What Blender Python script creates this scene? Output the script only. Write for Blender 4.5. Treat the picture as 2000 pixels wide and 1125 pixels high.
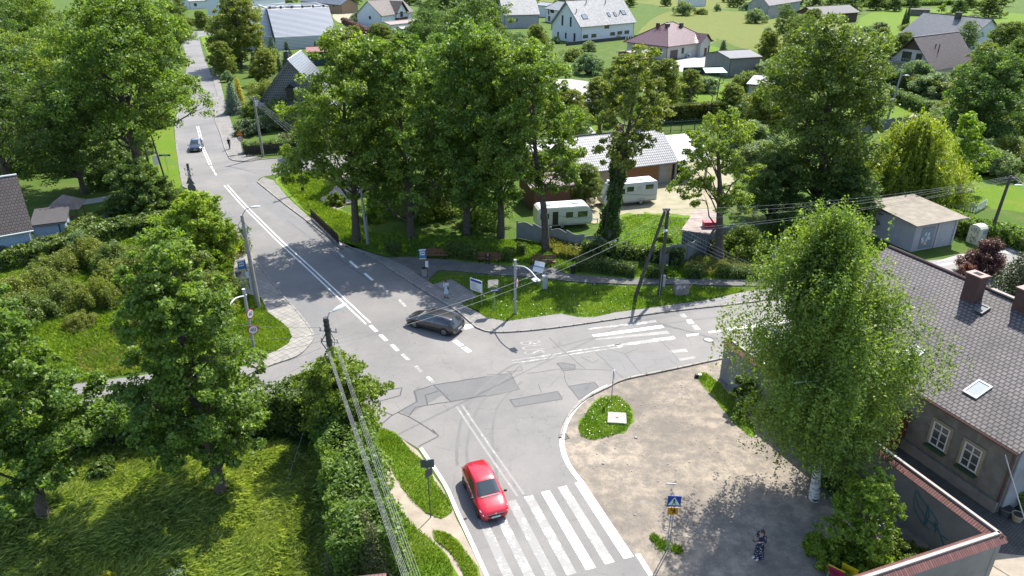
import bpy, bmesh, math, random
import numpy as np
from mathutils import Vector, Matrix, noise
R=math.radians
random.seed(7); RNG=np.random.default_rng(7)
for o in list(bpy.data.objects): bpy.data.objects.remove(o)
S=bpy.context.scene; COL=S.collection
# ---------------------------------------------------------------- camera
FPX=1400.; YH=-100.; CH=28.
TH=math.atan((562.5-YH)/FPX); sT,cT=math.sin(TH),math.cos(TH)
cam=bpy.data.cameras.new('camera'); co=bpy.data.objects.new('camera',cam); COL.objects.link(co)
cam.sensor_width=36; cam.lens=36*FPX/2000; cam.clip_end=3000; cam.clip_start=.1
co.location=(0,0,CH); co.rotation_euler=(math.pi/2-TH,0,0); S.camera=co
# ---------------------------------------------------------------- light
SUN_AZ=31; SUN_EL=53.5
w=bpy.data.worlds.new('World'); S.world=w; w.use_nodes=True
wn=w.node_tree; bg=wn.nodes['Background']; sky=wn.nodes.new('ShaderNodeTexSky')
sky.sky_type='NISHITA'; sky.sun_disc=False; sky.sun_elevation=R(SUN_EL); sky.sun_rotation=R(SUN_AZ)
sky.air_density=1.0; sky.dust_density=1.2
wn.links.new(sky.outputs[0],bg.inputs[0]); bg.inputs[1].default_value=.15
sl=bpy.data.lights.new('sun','SUN'); sl.energy=4.4; sl.angle=R(.5); sl.color=(1,.955,.88)
so=bpy.data.objects.new('sun',sl); COL.objects.link(so)
sd=Vector((math.sin(R(SUN_AZ))*math.cos(R(SUN_EL)),math.cos(R(SUN_AZ))*math.cos(R(SUN_EL)),math.sin(R(SUN_EL))))
so.rotation_euler=sd.to_track_quat('Z','Y').to_euler()
S.view_settings.view_transform='Standard'; S.view_settings.look='None'
S.view_settings.exposure=1.24; S.view_settings.gamma=1
# ---------------------------------------------------------------- photo pixel -> point in the place
def P(u,v,z=0.):
    a=u-1000; b=562.5-v
    d=(a,FPX*cT+b*sT,-FPX*sT+b*cT); t=(z-CH)/d[2]
    return Vector((d[0]*t,d[1]*t,z))
def PP(pts,z=0.): return [P(u,v,z) for u,v in pts]
def zoomed(pts,ox,oy,k): return [(ox+x/k,oy+y/k) for x,y in pts]
# ---------------------------------------------------------------- materials
MATS={}; KC=.74   # every painted, rendered or paved surface is a little darker than its sample
def kc(c): return tuple(x*KC for x in c[:3])
def newmat(name):
    m=bpy.data.materials.new(name); m.use_nodes=True
    return m,m.node_tree,m.node_tree.nodes['Principled BSDF']
def N(t,kind,**kw):
    n=t.nodes.new(kind)
    for k,v in kw.items():
        if k in n.inputs.keys(): n.inputs[k].default_value=v
        else: setattr(n,k,v)
    return n
def ramp(t,fac,stops):
    r=t.nodes.new('ShaderNodeValToRGB'); e=r.color_ramp.elements
    while len(e)<len(stops): e.new(.5)
    for x,(p,c) in zip(e,stops): x.position=p; x.color=(*c[:3],1)
    t.links.new(fac,r.inputs[0]); return r.outputs[0]
def coords(t,kind='pos'):
    if kind=='pos': return t.nodes.new('ShaderNodeNewGeometry').outputs['Position']
    return t.nodes.new('ShaderNodeTexCoord').outputs[{'uv':'UV','obj':'Object'}[kind]]
def noise_out(t,vec,scale,detail=4,rough=.6):
    n=N(t,'ShaderNodeTexNoise',Scale=scale,Detail=detail,Roughness=rough); t.links.new(vec,n.inputs['Vector']); return n.outputs[0]
def mixc(t,fac,a,b,bt='MIX'):
    m=t.nodes.new('ShaderNodeMix'); m.data_type='RGBA'; m.blend_type=bt
    for i,x in ((0,fac),(6,a),(7,b)):
        if hasattr(x,'is_linked'): t.links.new(x,m.inputs[i])
        else: m.inputs[i].default_value=x if i==0 else (*x[:3],1)
    return m.outputs[2]
def bump(t,bs,h,strength=.4,dist=.05):
    b=N(t,'ShaderNodeBump',Strength=strength,Distance=dist); t.links.new(h,b.inputs['Height']); t.links.new(b.outputs[0],bs.inputs['Normal'])
def pm(name,c,c2=None,scale=3.,rough=.7,bmp=0.,metal=0.,kind='obj',spec=.5,lo=.3,hi=.7,detail=5,coat=0,bdist=.03):
    if name in MATS: return MATS[name]
    m,t,b=newmat(name); MATS[name]=m
    b.inputs['Roughness'].default_value=rough; b.inputs['Metallic'].default_value=metal
    b.inputs['Specular IOR Level'].default_value=spec; b.inputs['Coat Weight'].default_value=coat
    c2=kc(c2 or tuple(x*.8 for x in c)); c=kc(c)
    v=coords(t,kind); n=noise_out(t,v,scale,detail)
    t.links.new(ramp(t,n,[(lo,c2),(hi,c)]),b.inputs['Base Color'])
    if bmp: bump(t,b,noise_out(t,v,scale*6,3),bmp,bdist)
    return m
def tilemat(name,c1,c2,mortar,bw,rh,ms=.02,rough=.6,bmp=.5,offset=.5,spec=.5,rot=0,stain=.25,kind='uv',nscale=1.2,freq=2,bdist=.03,metal=0):
    if name in MATS: return MATS[name]
    m,t,b=newmat(name); MATS[name]=m; c1=kc(c1); c2=kc(c2); mortar=kc(mortar)
    b.inputs['Roughness'].default_value=rough; b.inputs['Specular IOR Level'].default_value=spec; b.inputs['Metallic'].default_value=metal
    v=coords(t,kind); mp=N(t,'ShaderNodeMapping'); mp.inputs['Rotation'].default_value=(0,0,rot); t.links.new(v,mp.inputs[0]); v=mp.outputs[0]
    k=N(t,'ShaderNodeTexBrick'); k.offset=offset; k.offset_frequency=freq
    for n_,x in (('Scale',1),('Mortar Size',ms),('Mortar Smooth',.3),('Brick Width',bw),('Row Height',rh),('Bias',0)): k.inputs[n_].default_value=x
    k.inputs['Color1'].default_value=(*c1,1); k.inputs['Color2'].default_value=(*c2,1); k.inputs['Mortar'].default_value=(*mortar,1)
    t.links.new(v,k.inputs['Vector'])
    n=noise_out(t,v,nscale,6,.65); n2=noise_out(t,v,nscale*9,3)
    d=ramp(t,n,[(.3,(1-stain,)*3),(.65,(1,1,1))]); d2=ramp(t,n2,[(.3,(.86,)*3),(.7,(1.0,)*3)])
    c=mixc(t,1.,k.outputs['Color'],d,'MULTIPLY'); c=mixc(t,1.,c,d2,'MULTIPLY')
    t.links.new(c,b.inputs['Base Color'])
    inv=N(t,'ShaderNodeMath',operation='SUBTRACT'); inv.inputs[0].default_value=1; t.links.new(k.outputs['Fac'],inv.inputs[1])
    bump(t,b,inv.outputs[0],bmp,bdist)
    return m
def wavemat(name,c1,c2,period,rough=.5,axis='X',bmp=.6,metal=0,prof='SIN',spec=.5,stain=.2,bdist=.04):
    if name in MATS: return MATS[name]
    m,t,b=newmat(name); MATS[name]=m
    c1=kc(c1); c2=kc(c2)
    b.inputs['Roughness'].default_value=rough; b.inputs['Metallic'].default_value=metal; b.inputs['Specular IOR Level'].default_value=spec
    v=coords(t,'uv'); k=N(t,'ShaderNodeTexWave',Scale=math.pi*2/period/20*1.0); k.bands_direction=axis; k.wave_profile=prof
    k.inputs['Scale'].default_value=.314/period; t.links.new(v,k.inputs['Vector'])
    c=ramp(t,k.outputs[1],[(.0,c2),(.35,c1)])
    n=noise_out(t,v,1.1,6,.65); c=mixc(t,1.,c,ramp(t,n,[(.3,(1-stain,)*3),(.65,(1,1,1))]),'MULTIPLY')
    t.links.new(c,b.inputs['Base Color']); bump(t,b,k.outputs[1],bmp,bdist); return m
def flat(name,c,rough=.5,metal=0,spec=.5,coat=0,trans=0):
    if name in MATS: return MATS[name]
    m,t,b=newmat(name); MATS[name]=m; c=kc(c)
    v=coords(t,'obj'); n=noise_out(t,v,5,3)
    t.links.new(ramp(t,n,[(.25,tuple(x*.88 for x in c)),(.75,c)]),b.inputs['Base Color'])
    b.inputs['Roughness'].default_value=rough; b.inputs['Metallic'].default_value=metal
    b.inputs['Specular IOR Level'].default_value=spec; b.inputs['Coat Weight'].default_value=coat
    b.inputs['Coat Roughness'].default_value=.04
    return m
def leafmat(name,dark,bright,transl=.48,rough=.5,hue=.5,nscale=.35):
    if name in MATS: return MATS[name]
    m,t,b=newmat(name); MATS[name]=m
    g=t.nodes.new('ShaderNodeNewGeometry'); oi=t.nodes.new('ShaderNodeObjectInfo')
    c=ramp(t,g.outputs['Random Per Island'],[(0,dark),(.6,tuple((a+b_)/2 for a,b_ in zip(dark,bright))),(1,bright)])
    n=noise_out(t,g.outputs['Position'],nscale,3)
    c=mixc(t,1.,c,ramp(t,n,[(.35,(.72,.80,.75)),(.65,(1.12,1.1,.95))]),'MULTIPLY')
    c=mixc(t,1.,c,ramp(t,oi.outputs['Random'],[(0,(.86,.95,1.0)),(1,(1.12,1.03,.85))]),'MULTIPLY')
    t.links.new(c,b.inputs['Base Color']); b.inputs['Roughness'].default_value=rough
    b.inputs['Specular IOR Level'].default_value=.4
    tr=t.nodes.new('ShaderNodeBsdfTranslucent')
    c2=mixc(t,1.,c,(1.42,1.5,.5),'MULTIPLY'); t.links.new(c2,tr.inputs[0])
    mx=t.nodes.new('ShaderNodeMixShader'); mx.inputs[0].default_value=transl
    t.links.new(b.outputs[0],mx.inputs[1]); t.links.new(tr.outputs[0],mx.inputs[2])
    t.links.new(mx.outputs[0],t.nodes['Material Output'].inputs[0]); return m
# ---------------------------------------------------------------- mesh builder
class MB:
    def __init__(s): s.v=[]; s.f=[]; s.m=[]; s.mats=[]
    def mi(s,mat):
        if mat is None: return 0
        if mat not in s.mats: s.mats.append(mat)
        return s.mats.index(mat)
    def add(s,vs,fs,mat=None):
        b=len(s.v); s.v+=[tuple(v) for v in vs]; i=s.mi(mat)
        for f in fs: s.f.append([b+k for k in f]); s.m.append(i)
    def box(s,c,d,rz=0,mat=None,M=None):
        cx,cy,cz=c; hx,hy,hz=d[0]/2,d[1]/2,d[2]/2; ca,sa=math.cos(rz),math.sin(rz); vs=[]
        for z in (-hz,hz):
            for x,y in ((-hx,-hy),(hx,-hy),(hx,hy),(-hx,hy)):
                p=Vector((cx+x*ca-y*sa,cy+x*sa+y*ca,cz+z)); vs.append(M@p if M else p)
        s.add(vs,[(0,3,2,1),(4,5,6,7),(0,1,5,4),(1,2,6,5),(2,3,7,6),(3,0,4,7)],mat); return s
    def hexa(s,b4,t4,mat=None):
        s.add(list(b4)+list(t4),[(0,3,2,1),(4,5,6,7),(0,1,5,4),(1,2,6,5),(2,3,7,6),(3,0,4,7)],mat); return s
    def prism(s,pts,z0,z1,mat=None,top=True):
        n=len(pts); vs=[(p[0],p[1],z0) for p in pts]+[(p[0],p[1],z1) for p in pts]
        a=sum(pts[i][0]*pts[(i+1)%n][1]-pts[(i+1)%n][0]*pts[i][1] for i in range(n))
        if a<0: vs=vs[:n][::-1]+vs[n:][::-1]
        s.add(vs,[list(range(n))[::-1],list(range(n,2*n))]+[(i,(i+1)%n,n+(i+1)%n,n+i) for i in range(n)],mat); return s
    def sheet(s,pts,z,mat=None):
        n=len(pts); a=sum(pts[i][0]*pts[(i+1)%n][1]-pts[(i+1)%n][0]*pts[i][1] for i in range(n))
        q=[(p[0],p[1],z) for p in pts]
        if a<0: q=q[::-1]
        s.add(q,[list(range(n))],mat); return s
    def face(s,pts,mat=None): s.add(pts,[list(range(len(pts)))],mat); return s
    def tube(s,path,r,n=8,mat=None,cap=True):
        path=[Vector(p) for p in path]; k=len(path); rs=r if hasattr(r,'__len__') else [r]*k; vs=[]; pu=None
        for i,p in enumerate(path):
            d=(path[min(i+1,k-1)]-path[max(i-1,0)]).normalized()
            if pu is None: pu=d.orthogonal().normalized()
            u=(pu-d*pu.dot(d)); u=u.normalized() if u.length>1e-6 else d.orthogonal().normalized(); pu=u; w_=d.cross(u)
            for j in range(n):
                a=2*math.pi*j/n; vs.append(p+(u*math.cos(a)+w_*math.sin(a))*rs[i])
        fs=[(i*n+j,i*n+(j+1)%n,(i+1)*n+(j+1)%n,(i+1)*n+j) for i in range(k-1) for j in range(n)]
        if cap: fs+=[list(range(n))[::-1],[(k-1)*n+j for j in range(n)]]
        s.add(vs,fs,mat); return s
    def cyl(s,p0,p1,r0,r1=None,n=12,mat=None): return s.tube([p0,p1],[r0,r0 if r1 is None else r1],n,mat)
    def ball(s,c,r,mat=None,seg=12,rings=8):
        rx,ry,rz=r if hasattr(r,'__len__') else (r,)*3; vs=[(c[0],c[1],c[2]-rz)]
        for i in range(1,rings):
            a=-math.pi/2+math.pi*i/rings
            for j in range(seg):
                b=2*math.pi*j/seg; vs.append((c[0]+rx*math.cos(a)*math.cos(b),c[1]+ry*math.cos(a)*math.sin(b),c[2]+rz*math.sin(a)))
        vs.append((c[0],c[1],c[2]+rz)); L=len(vs)-1; fs=[(0,1+(j+1)%seg,1+j) for j in range(seg)]
        for i in range(rings-2):
            for j in range(seg): a=1+i*seg; fs.append((a+j,a+(j+1)%seg,a+seg+(j+1)%seg,a+seg+j))
        a=1+(rings-2)*seg; fs+=[(a+j,a+(j+1)%seg,L) for j in range(seg)]
        s.add(vs,fs,mat); return s
    def ribbon(s,pts,wd,z,mat=None,closed=False):
        pts=[Vector((p[0],p[1])) for p in pts]; k=len(pts); L=[];Rr=[]
        for i,p in enumerate(pts):
            d=(pts[min(i+1,k-1)]-pts[max(i-1,0)]); d=d.normalized() if d.length>0 else Vector((1,0)); n=Vector((-d.y,d.x))*wd/2
            L.append((p.x+n.x,p.y+n.y,z)); Rr.append((p.x-n.x,p.y-n.y,z))
        s.add(L+Rr,[(i,k+i,k+i+1,i+1) for i in range(k-1)],mat); return s
    def kerb(s,pts,wd,z0,z1,mat=None):
        pts=[Vector((p[0],p[1])) for p in pts]; k=len(pts); vs=[]
        for i,p in enumerate(pts):
            d=(pts[min(i+1,k-1)]-pts[max(i-1,0)]).normalized(); n=Vector((-d.y,d.x))*wd/2
            vs+=[(p.x+n.x,p.y+n.y,z0),(p.x+n.x,p.y+n.y,z1),(p.x-n.x,p.y-n.y,z1),(p.x-n.x,p.y-n.y,z0)]
        fs=[]
        for i in range(k-1):
            a=i*4; fs+=[(a+j,a+(j+1)%4,a+4+(j+1)%4,a+4+j) for j in range(3)]
        fs+=[(0,3,2,1),(k*4-4,k*4-3,k*4-2,k*4-1)]
        s.add(vs,fs,mat); return s
    def build(s,name,mat=None,parent=None,smooth=None,loc=None):
        me=bpy.data.meshes.new(name); me.from_pydata(s.v,[],s.f)
        ms=s.mats or [mat]
        if mat is not None and s.mats and None: pass
        for m in ms: me.materials.append(m)
        if len(ms)>1: me.polygons.foreach_set('material_index',s.m)
        uv=me.uv_layers.new(name='UVMap'); data=np.zeros((len(me.loops),2),np.float32)
        for p in me.polygons:
            n=p.normal
            if abs(n.z)>.995: t=Vector((1,0,0)); b=Vector((0,1,0))
            else:
                t=Vector((-n.y,n.x,0)).normalized(); b=n.cross(t)
            for li in p.loop_indices:
                q=me.vertices[me.loops[li].vertex_index].co; data[li]=(q.dot(t),q.dot(b))
        uv.data.foreach_set('uv',data.ravel())
        if smooth is not None:
            me.polygons.foreach_set('use_smooth',[True]*len(me.polygons)); me.set_sharp_from_angle(angle=R(smooth))
        o=bpy.data.objects.new(name,me); COL.objects.link(o)
        if parent: o.parent=parent
        if loc: o.location=loc
        return o
def props(o,label=None,cat=None,group=None,kind=None):
    if label: o['label']=label
    if cat: o['category']=cat
    if group: o['group']=group
    if kind: o['kind']=kind
    return o
def thing(name,label,cat,loc=(0,0,0),rz=0,group=None,scale=None):
    o=bpy.data.objects.new(name,None); COL.objects.link(o); o.empty_display_size=.2
    o.location=loc; o.rotation_euler=(0,0,rz)
    if scale: o.scale=scale if hasattr(scale,'__len__') else (scale,)*3
    return props(o,label,cat,group)
def dup(o,parent=None):
    c=o.copy(); COL.objects.link(c); c.parent=parent
    if parent is not None: c.matrix_parent_inverse=o.matrix_parent_inverse.copy()
    for ch in list(o.children): dup(ch,c)
    return c
def copy_thing(o,label,loc,rz=0,scale=None,group=None):
    c=dup(o); c.location=loc; c.rotation_euler=(0,0,rz); c['label']=label
    if scale: c.scale=scale if hasattr(scale,'__len__') else (scale,)*3
    if group: c['group']=group
    return c
def struct(name,mb,mat=None): return props(mb.build(name,mat),kind='structure')
def text(body,size,mat,parent,loc,rot,name='lettering',ext=.002,align='CENTER',sx=1):
    cu=bpy.data.curves.new(name,'FONT'); cu.body=body; cu.size=size; cu.extrude=ext; cu.align_x=align; cu.align_y='CENTER'
    o=bpy.data.objects.new(name,cu); COL.objects.link(o); bpy.context.view_layer.update()
    me=bpy.data.meshes.new_from_object(o.evaluated_get(bpy.context.evaluated_depsgraph_get()))
    bpy.data.objects.remove(o); me.materials.clear(); me.materials.append(mat)
    t=bpy.data.objects.new(name,me); COL.objects.link(t); t.parent=parent; t.location=loc; t.rotation_euler=rot; t.scale=(sx,1,1); return t
def wob(pts,amp,step,seed=0,closed=True):
    """break a polyline into short steps with an uneven edge"""
    r=random.Random(seed); out=[]; n=len(pts)
    for i in range(n if closed else n-1):
        a=Vector(pts[i][:2]); b=Vector(pts[(i+1)%n][:2]); k=max(1,int((b-a).length/step))
        for j in range(k):
            p=a.lerp(b,j/k); q=noise.noise_vector(Vector((p.x*.9+seed,p.y*.9,seed)))
            out.append((p.x+amp*(q.x+r.uniform(-.35,.35)),p.y+amp*(q.y+r.uniform(-.35,.35))))
    if not closed: out.append(tuple(pts[-1][:2]))
    return out
def smooth(pts,k=4,closed=False):
    out=[]; n=len(pts); V=[Vector(p[:2]) for p in pts]
    for i in range(n if closed else n-1):
        g=(lambda q:V[q%n]) if closed else (lambda q:V[max(0,min(n-1,q))])
        p0,p1,p2,p3=g(i-1),g(i),g(i+1),g(i+2)
        for j in range(k):
            t=j/k; out.append(tuple(.5*((2*p1)+(p2-p0)*t+(2*p0-5*p1+4*p2-p3)*t*t+(3*p1-p0-3*p2+p3)*t**3)))
    if not closed: out.append(tuple(V[-1]))
    return out
def inpoly(X,Y,poly):
    ins=np.zeros(len(X),bool); n=len(poly); j=n-1
    for i in range(n):
        xi,yi=poly[i][:2]; xj,yj=poly[j][:2]
        c=((yi>Y)!=(yj>Y))&(X<(xj-xi)*(Y-yi)/((yj-yi) or 1e-9)+xi); ins^=c; j=i
    return ins
def scatter(poly,n):
    xs=[p[0] for p in poly]; ys=[p[1] for p in poly]; a=[];
    A=(max(xs)-min(xs))*(max(ys)-min(ys)); tot=0; outx=[];outy=[]
    for _ in range(40):
        X=RNG.uniform(min(xs),max(xs),n); Y=RNG.uniform(min(ys),max(ys),n); k=inpoly(X,Y,poly)
        outx.append(X[k]); outy.append(Y[k]); tot+=k.sum()
        if tot>=n: break
    return np.concatenate(outx)[:n],np.concatenate(outy)[:n]
def quads_obj(name,V,mat,parent=None,k=4):
    """V: (n*k,3) array, k verts per face"""
    n=len(V)//k; me=bpy.data.meshes.new(name); me.vertices.add(len(V)); me.vertices.foreach_set('co',V.astype(np.float32).ravel())
    me.loops.add(len(V)); me.loops.foreach_set('vertex_index',np.arange(len(V),dtype=np.int32))
    me.polygons.add(n); me.polygons.foreach_set('loop_start',np.arange(0,len(V),k,dtype=np.int32)); me.update(calc_edges=True)
    me.materials.append(mat); o=bpy.data.objects.new(name,me); COL.objects.link(o)
    if parent: o.parent=parent
    return o
def unit(a): return a/np.maximum(np.linalg.norm(a,axis=1,keepdims=True),1e-9)
def leaf_quads(C,size,out=None,up=.45,wr=.62,outw=.7,hang=0):
    n=len(C); nn=RNG.normal(size=(n,3)); nn=unit(nn)
    nn[:,2]+=up
    if out is not None: nn+=out*outw
    nn=unit(nn); t=RNG.normal(size=(n,3));
    if hang: t[:,2]-=hang
    t=t-nn*(t*nn).sum(1,keepdims=True); t=unit(t); b=np.cross(nn,t)
    s=(size*RNG.choice([.55,.8,1.,1.2,1.5],n)*RNG.uniform(.85,1.15,n))[:,None]
    V=np.empty((n,4,3)); f=nn*s*.1
    V[:,0]=C-t*s*.5; V[:,1]=C+b*s*wr*.5+f-t*s*.05; V[:,2]=C+t*s*.5; V[:,3]=C-b*s*wr*.5+f-t*s*.05
    return V.reshape(-1,3)
def blades(X,Y,h,wd,lean=.4,z=0.,seed=0,wind=(0,0)):
    n=len(X); a=RNG.uniform(0,2*math.pi,n); H=h*RNG.uniform(.5,1.25,n); L=H*lean*RNG.uniform(.2,1.4,n)
    d=RNG.uniform(0,2*math.pi,n); dx=np.cos(d)*L+wind[0]*H; dy=np.sin(d)*L+wind[1]*H
    B=np.stack([X,Y,np.full(n,z)],1); w_=np.stack([np.cos(a),np.sin(a),np.zeros(n)],1)*(wd*RNG.uniform(.6,1.4,n))[:,None]/2
    M=B+np.stack([dx*.35,dy*.35,H*.6],1); T=B+np.stack([dx,dy,H*RNG.uniform(.75,1,n)],1)
    V=np.empty((n,4,3)); V[:,0]=B-w_; V[:,1]=B+w_; V[:,2]=T; V[:,3]=M-w_*.9
    return V.reshape(-1,3)
# ================================================================ ground, roads, paths
G_=(.085,.135,.018); 
def grassmat(name,dark,mid,lite,dry=None,bs=.9):
    m,t,b=newmat(name); MATS[name]=m
    v=coords(t,'pos'); a=noise_out(t,v,.35,6,.65); f=noise_out(t,v,7,5,.7); g=noise_out(t,v,1.6,5,.6)
    c=ramp(t,f,[(.3,dark),(.5,mid),(.72,lite)])
    c=mixc(t,ramp(t,g,[(.4,(0,0,0)),(.62,(.75,)*3)]),c,mid)
    if dry: c=mixc(t,ramp(t,a,[(.48,(0,0,0)),(.62,(.8,)*3)]),c,dry)
    t.links.new(c,b.inputs['Base Color']); b.inputs['Roughness'].default_value=.9; b.inputs['Specular IOR Level'].default_value=.08
    bump(t,b,f,bs,.12); return m
M_grass=grassmat('grass_rough',(.028,.055,.010),(.060,.105,.018),(.10,.155,.028),(.10,.12,.035))
M_lawn=grassmat('grass_lawn',(.055,.105,.009),(.085,.15,.011),(.125,.19,.02),(.12,.15,.022),.7)
M_verge=grassmat('grass_verge',(.050,.10,.010),(.10,.18,.018),(.16,.25,.03),(.16,.20,.045))
M_hay=grassmat('grass_dry',(.080,.098,.024),(.125,.138,.034),(.19,.185,.055),(.09,.13,.028),.9)
def asphalt(name,c,c2,dirt=(.26,.235,.20),sc=.18,speck=.16):
    m,t,b=newmat(name); MATS[name]=m; v=coords(t,'pos'); c=kc(c); c2=kc(c2); dirt=kc(dirt)
    a=noise_out(t,v,sc,7,.68); f=noise_out(t,v,38,3,.8); g=noise_out(t,v,1.3,6,.7)
    col=mixc(t,ramp(t,a,[(.36,(0,0,0)),(.66,(1,1,1))]),c2,c)
    col=mixc(t,ramp(t,g,[(.55,(0,0,0)),(.75,(.35,)*3)]),col,dirt)
    col=mixc(t,1.,col,ramp(t,f,[(.3,(1-speck*1.8,)*3),(.7,(1+speck,)*3)]),'MULTIPLY')
    # fine cracks
    w1=noise_out(t,v,.8,4,.6); vm=N(t,'ShaderNodeVectorMath',operation='MULTIPLY_ADD'); vm.inputs[1].default_value=(1,1,1)
    n3=N(t,'ShaderNodeTexNoise',Scale=.9,Detail=5,Roughness=.7); t.links.new(v,n3.inputs['Vector']); t.links.new(n3.outputs['Color'],vm.inputs[0]); t.links.new(v,vm.inputs[2])
    vo=N(t,'ShaderNodeTexVoronoi',Scale=.33); vo.feature='DISTANCE_TO_EDGE'; t.links.new(vm.outputs[0],vo.inputs['Vector'])
    cr=ramp(t,vo.outputs['Distance'],[(.0,(.62,)*3),(.012,(1,1,1))])
    msk=ramp(t,g,[(.42,(0,0,0)),(.56,(.8,)*3)]); cr2=mixc(t,msk,(1,1,1),cr); col=mixc(t,1.,col,cr2,'MULTIPLY')
    t.links.new(col,b.inputs['Base Color']); b.inputs['Roughness'].default_value=.72; b.inputs['Specular IOR Level'].default_value=.35
    bump(t,b,f,.25,.01); return m
M_asph=asphalt('asphalt_worn',(.265,.250,.233),(.188,.181,.173),sc=.14,speck=.2)
M_asph2=asphalt('asphalt_patch',(.165,.163,.16),(.14,.14,.14),(.19,.18,.17),.5,.12)
M_asph3=asphalt('asphalt_side',(.27,.255,.24),(.22,.21,.20),(.31,.28,.24),.6)
M_tar=flat('tar_seam',(.055,.055,.06),.5)
M_rubber=asphalt('tyre_marked_asphalt',(.185,.18,.175),(.165,.16,.155),(.18,.17,.16),.8,.12)
def paintmat(name,wear):
    m,t,b=newmat(name); v=coords(t,'pos'); MATS[name]=m
    mp=N(t,'ShaderNodeMapping'); mp.inputs['Rotation'].default_value=(0,0,R(18)); mp.inputs['Scale'].default_value=(1,4.5,1); t.links.new(v,mp.inputs[0]); n=noise_out(t,v,1.1,6,.72); f=noise_out(t,mp.outputs[0],3.2,6,.8)
    mx=N(t,'ShaderNodeMath',operation='ADD'); t.links.new(n,mx.inputs[0]); t.links.new(f,mx.inputs[1])
    fac=ramp(t,mx.outputs[0],[(wear/2-.03 if wear else 0,(0,0,0)),(wear/2+.05 if wear else .01,(1,1,1))]) if wear else None
    mm=N(t,'ShaderNodeMath',operation='MULTIPLY'); mm.inputs[1].default_value=.5; t.links.new(mx.outputs[0],mm.inputs[0])
    fac=ramp(t,mm.outputs[0],[(max(0,wear-.05),(0,0,0)),(wear+.03,(1,1,1))])
    t.links.new(mixc(t,fac,(.185,.178,.17),(.60,.59,.57)),b.inputs['Base Color']); b.inputs['Roughness'].default_value=.6; return m
M_wh=paintmat('road_paint',.40); M_whw=paintmat('road_paint_worn',.553); M_whf=paintmat('road_paint_faded',.59)
M_slab=tilemat('pavement_slabs',(.33,.315,.29),(.29,.275,.255),(.17,.16,.14),.5,.5,.022,.85,.5,0,.3,R(28),.3,'pos',.6)
M_slab2=tilemat('path_setts',(.27,.26,.245),(.22,.21,.20),(.10,.10,.085),.24,.12,.018,.85,.5,.5,.3,0,.3,'pos',.8)
M_slab3=tilemat('pavement_slabs_corner',(.42,.39,.35),(.37,.345,.31),(.19,.19,.12),.5,.5,.02,.85,.5,0,.3,R(38),.3,'pos',.6)
M_curb=tilemat('kerb_concrete',(.42,.39,.35),(.34,.32,.29),(.12,.11,.10),1.,1.,.03,.85,.3,0,.3,R(20),.3,'pos',.8)
def dirtmat():
    m,t,b=newmat('dirt'); v=coords(t,'pos'); a=noise_out(t,v,.16,7,.7); g=noise_out(t,v,1.1,7,.75); f=noise_out(t,v,24,4,.8)
    c=mixc(t,ramp(t,a,[(.38,(0,0,0)),(.6,(1,1,1))]),(.155,.132,.105),(.315,.262,.198))
    c=mixc(t,ramp(t,g,[(.42,(.75,)*3),(.6,(0,0,0))]),c,(.12,.105,.09))
    c=mixc(t,1.,c,ramp(t,f,[(.3,(.72,)*3),(.7,(1.18,)*3)]),'MULTIPLY')
    vo=N(t,'ShaderNodeTexVoronoi',Scale=5.5); vo.inputs['Randomness'].default_value=1; t.links.new(v,vo.inputs['Vector'])
    c=mixc(t,ramp(t,vo.outputs['Distance'],[(.05,(.8,)*3),(.09,(0,0,0))]),c,(.36,.33,.29))
    t.links.new(c,b.inputs['Base Color']); b.inputs['Roughness'].default_value=.95; bump(t,b,g,.6,.06); return m
M_dirt=dirtmat()
M_path=pm('trodden_earth',(.42,.36,.28),(.30,.25,.19),1.2,.95,.5,kind='pos')
M_sand=pm('straw_ground',(.40,.345,.25),(.26,.25,.13),.8,.95,.6,kind='pos',detail=8)
M_cob=tilemat('cobbles',(.17,.16,.15),(.12,.115,.11),(.05,.05,.04),.16,.12,.02,.85,.8,.5,.3,R(20),.3,'pos',.8)
M_drive=pm('driveway_paving',(.40,.385,.37),(.32,.31,.30),1.5,.8,.3,kind='pos')

g=MB(); g.sheet([(-900,-60),(900,-60),(900,1500),(-900,1500)],0); struct('ground',g,M_grass)
road=[(955,1150),(940,1090),(915,1050),(895,1005),(868,945),(840,905),(820,878),(790,860),(770,847),(740,833),(715,822),(690,818),(600,808),(480,806),(300,808),(100,815),(-200,840),
 (-200,785),(100,757),(300,730),(480,716),(506,722),(545,709),(578,697),(596,683),(612,660),(604,640),(580,609),(551,577),(529,550),(500,510),(470,470),(430,425),(395,385),(365,345),(352,317),(347,280),(345,250),(352,200),(362,160),(365,120),(360,95),(350,72),(300,70),(200,74),(200,66),(320,62),(420,60),(420,66),(388,72),(398,110),(414,150),(425,190),(420,230),(431,261),(438,286),(446,304),(454,313),(483,316),(530,309),(600,305),(690,301),(800,296),
 (800,322),(690,330),(630,333),(560,338),(515,345),(505,350),(503,356),(530,378),(560,402),(600,432),(640,462),(690,487),(735,508),(780,538),(830,570),(880,600),(905,618),(930,640),(965,650),(1050,645),(1150,632),(1300,610),(1475,590),(1640,562),(1800,545),(2100,512),
 (2100,620),(1800,650),(1640,665),(1475,686),(1420,697),(1330,718),(1260,730),(1220,740),(1190,755),(1150,775),(1120,800),(1103,825),(1094,855),(1096,885),(1110,915),(1135,950),(1180,1010),(1230,1070),(1290,1150)]
g=MB(); g.sheet(PP(road),.020); struct('road',g,M_asph)
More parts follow.
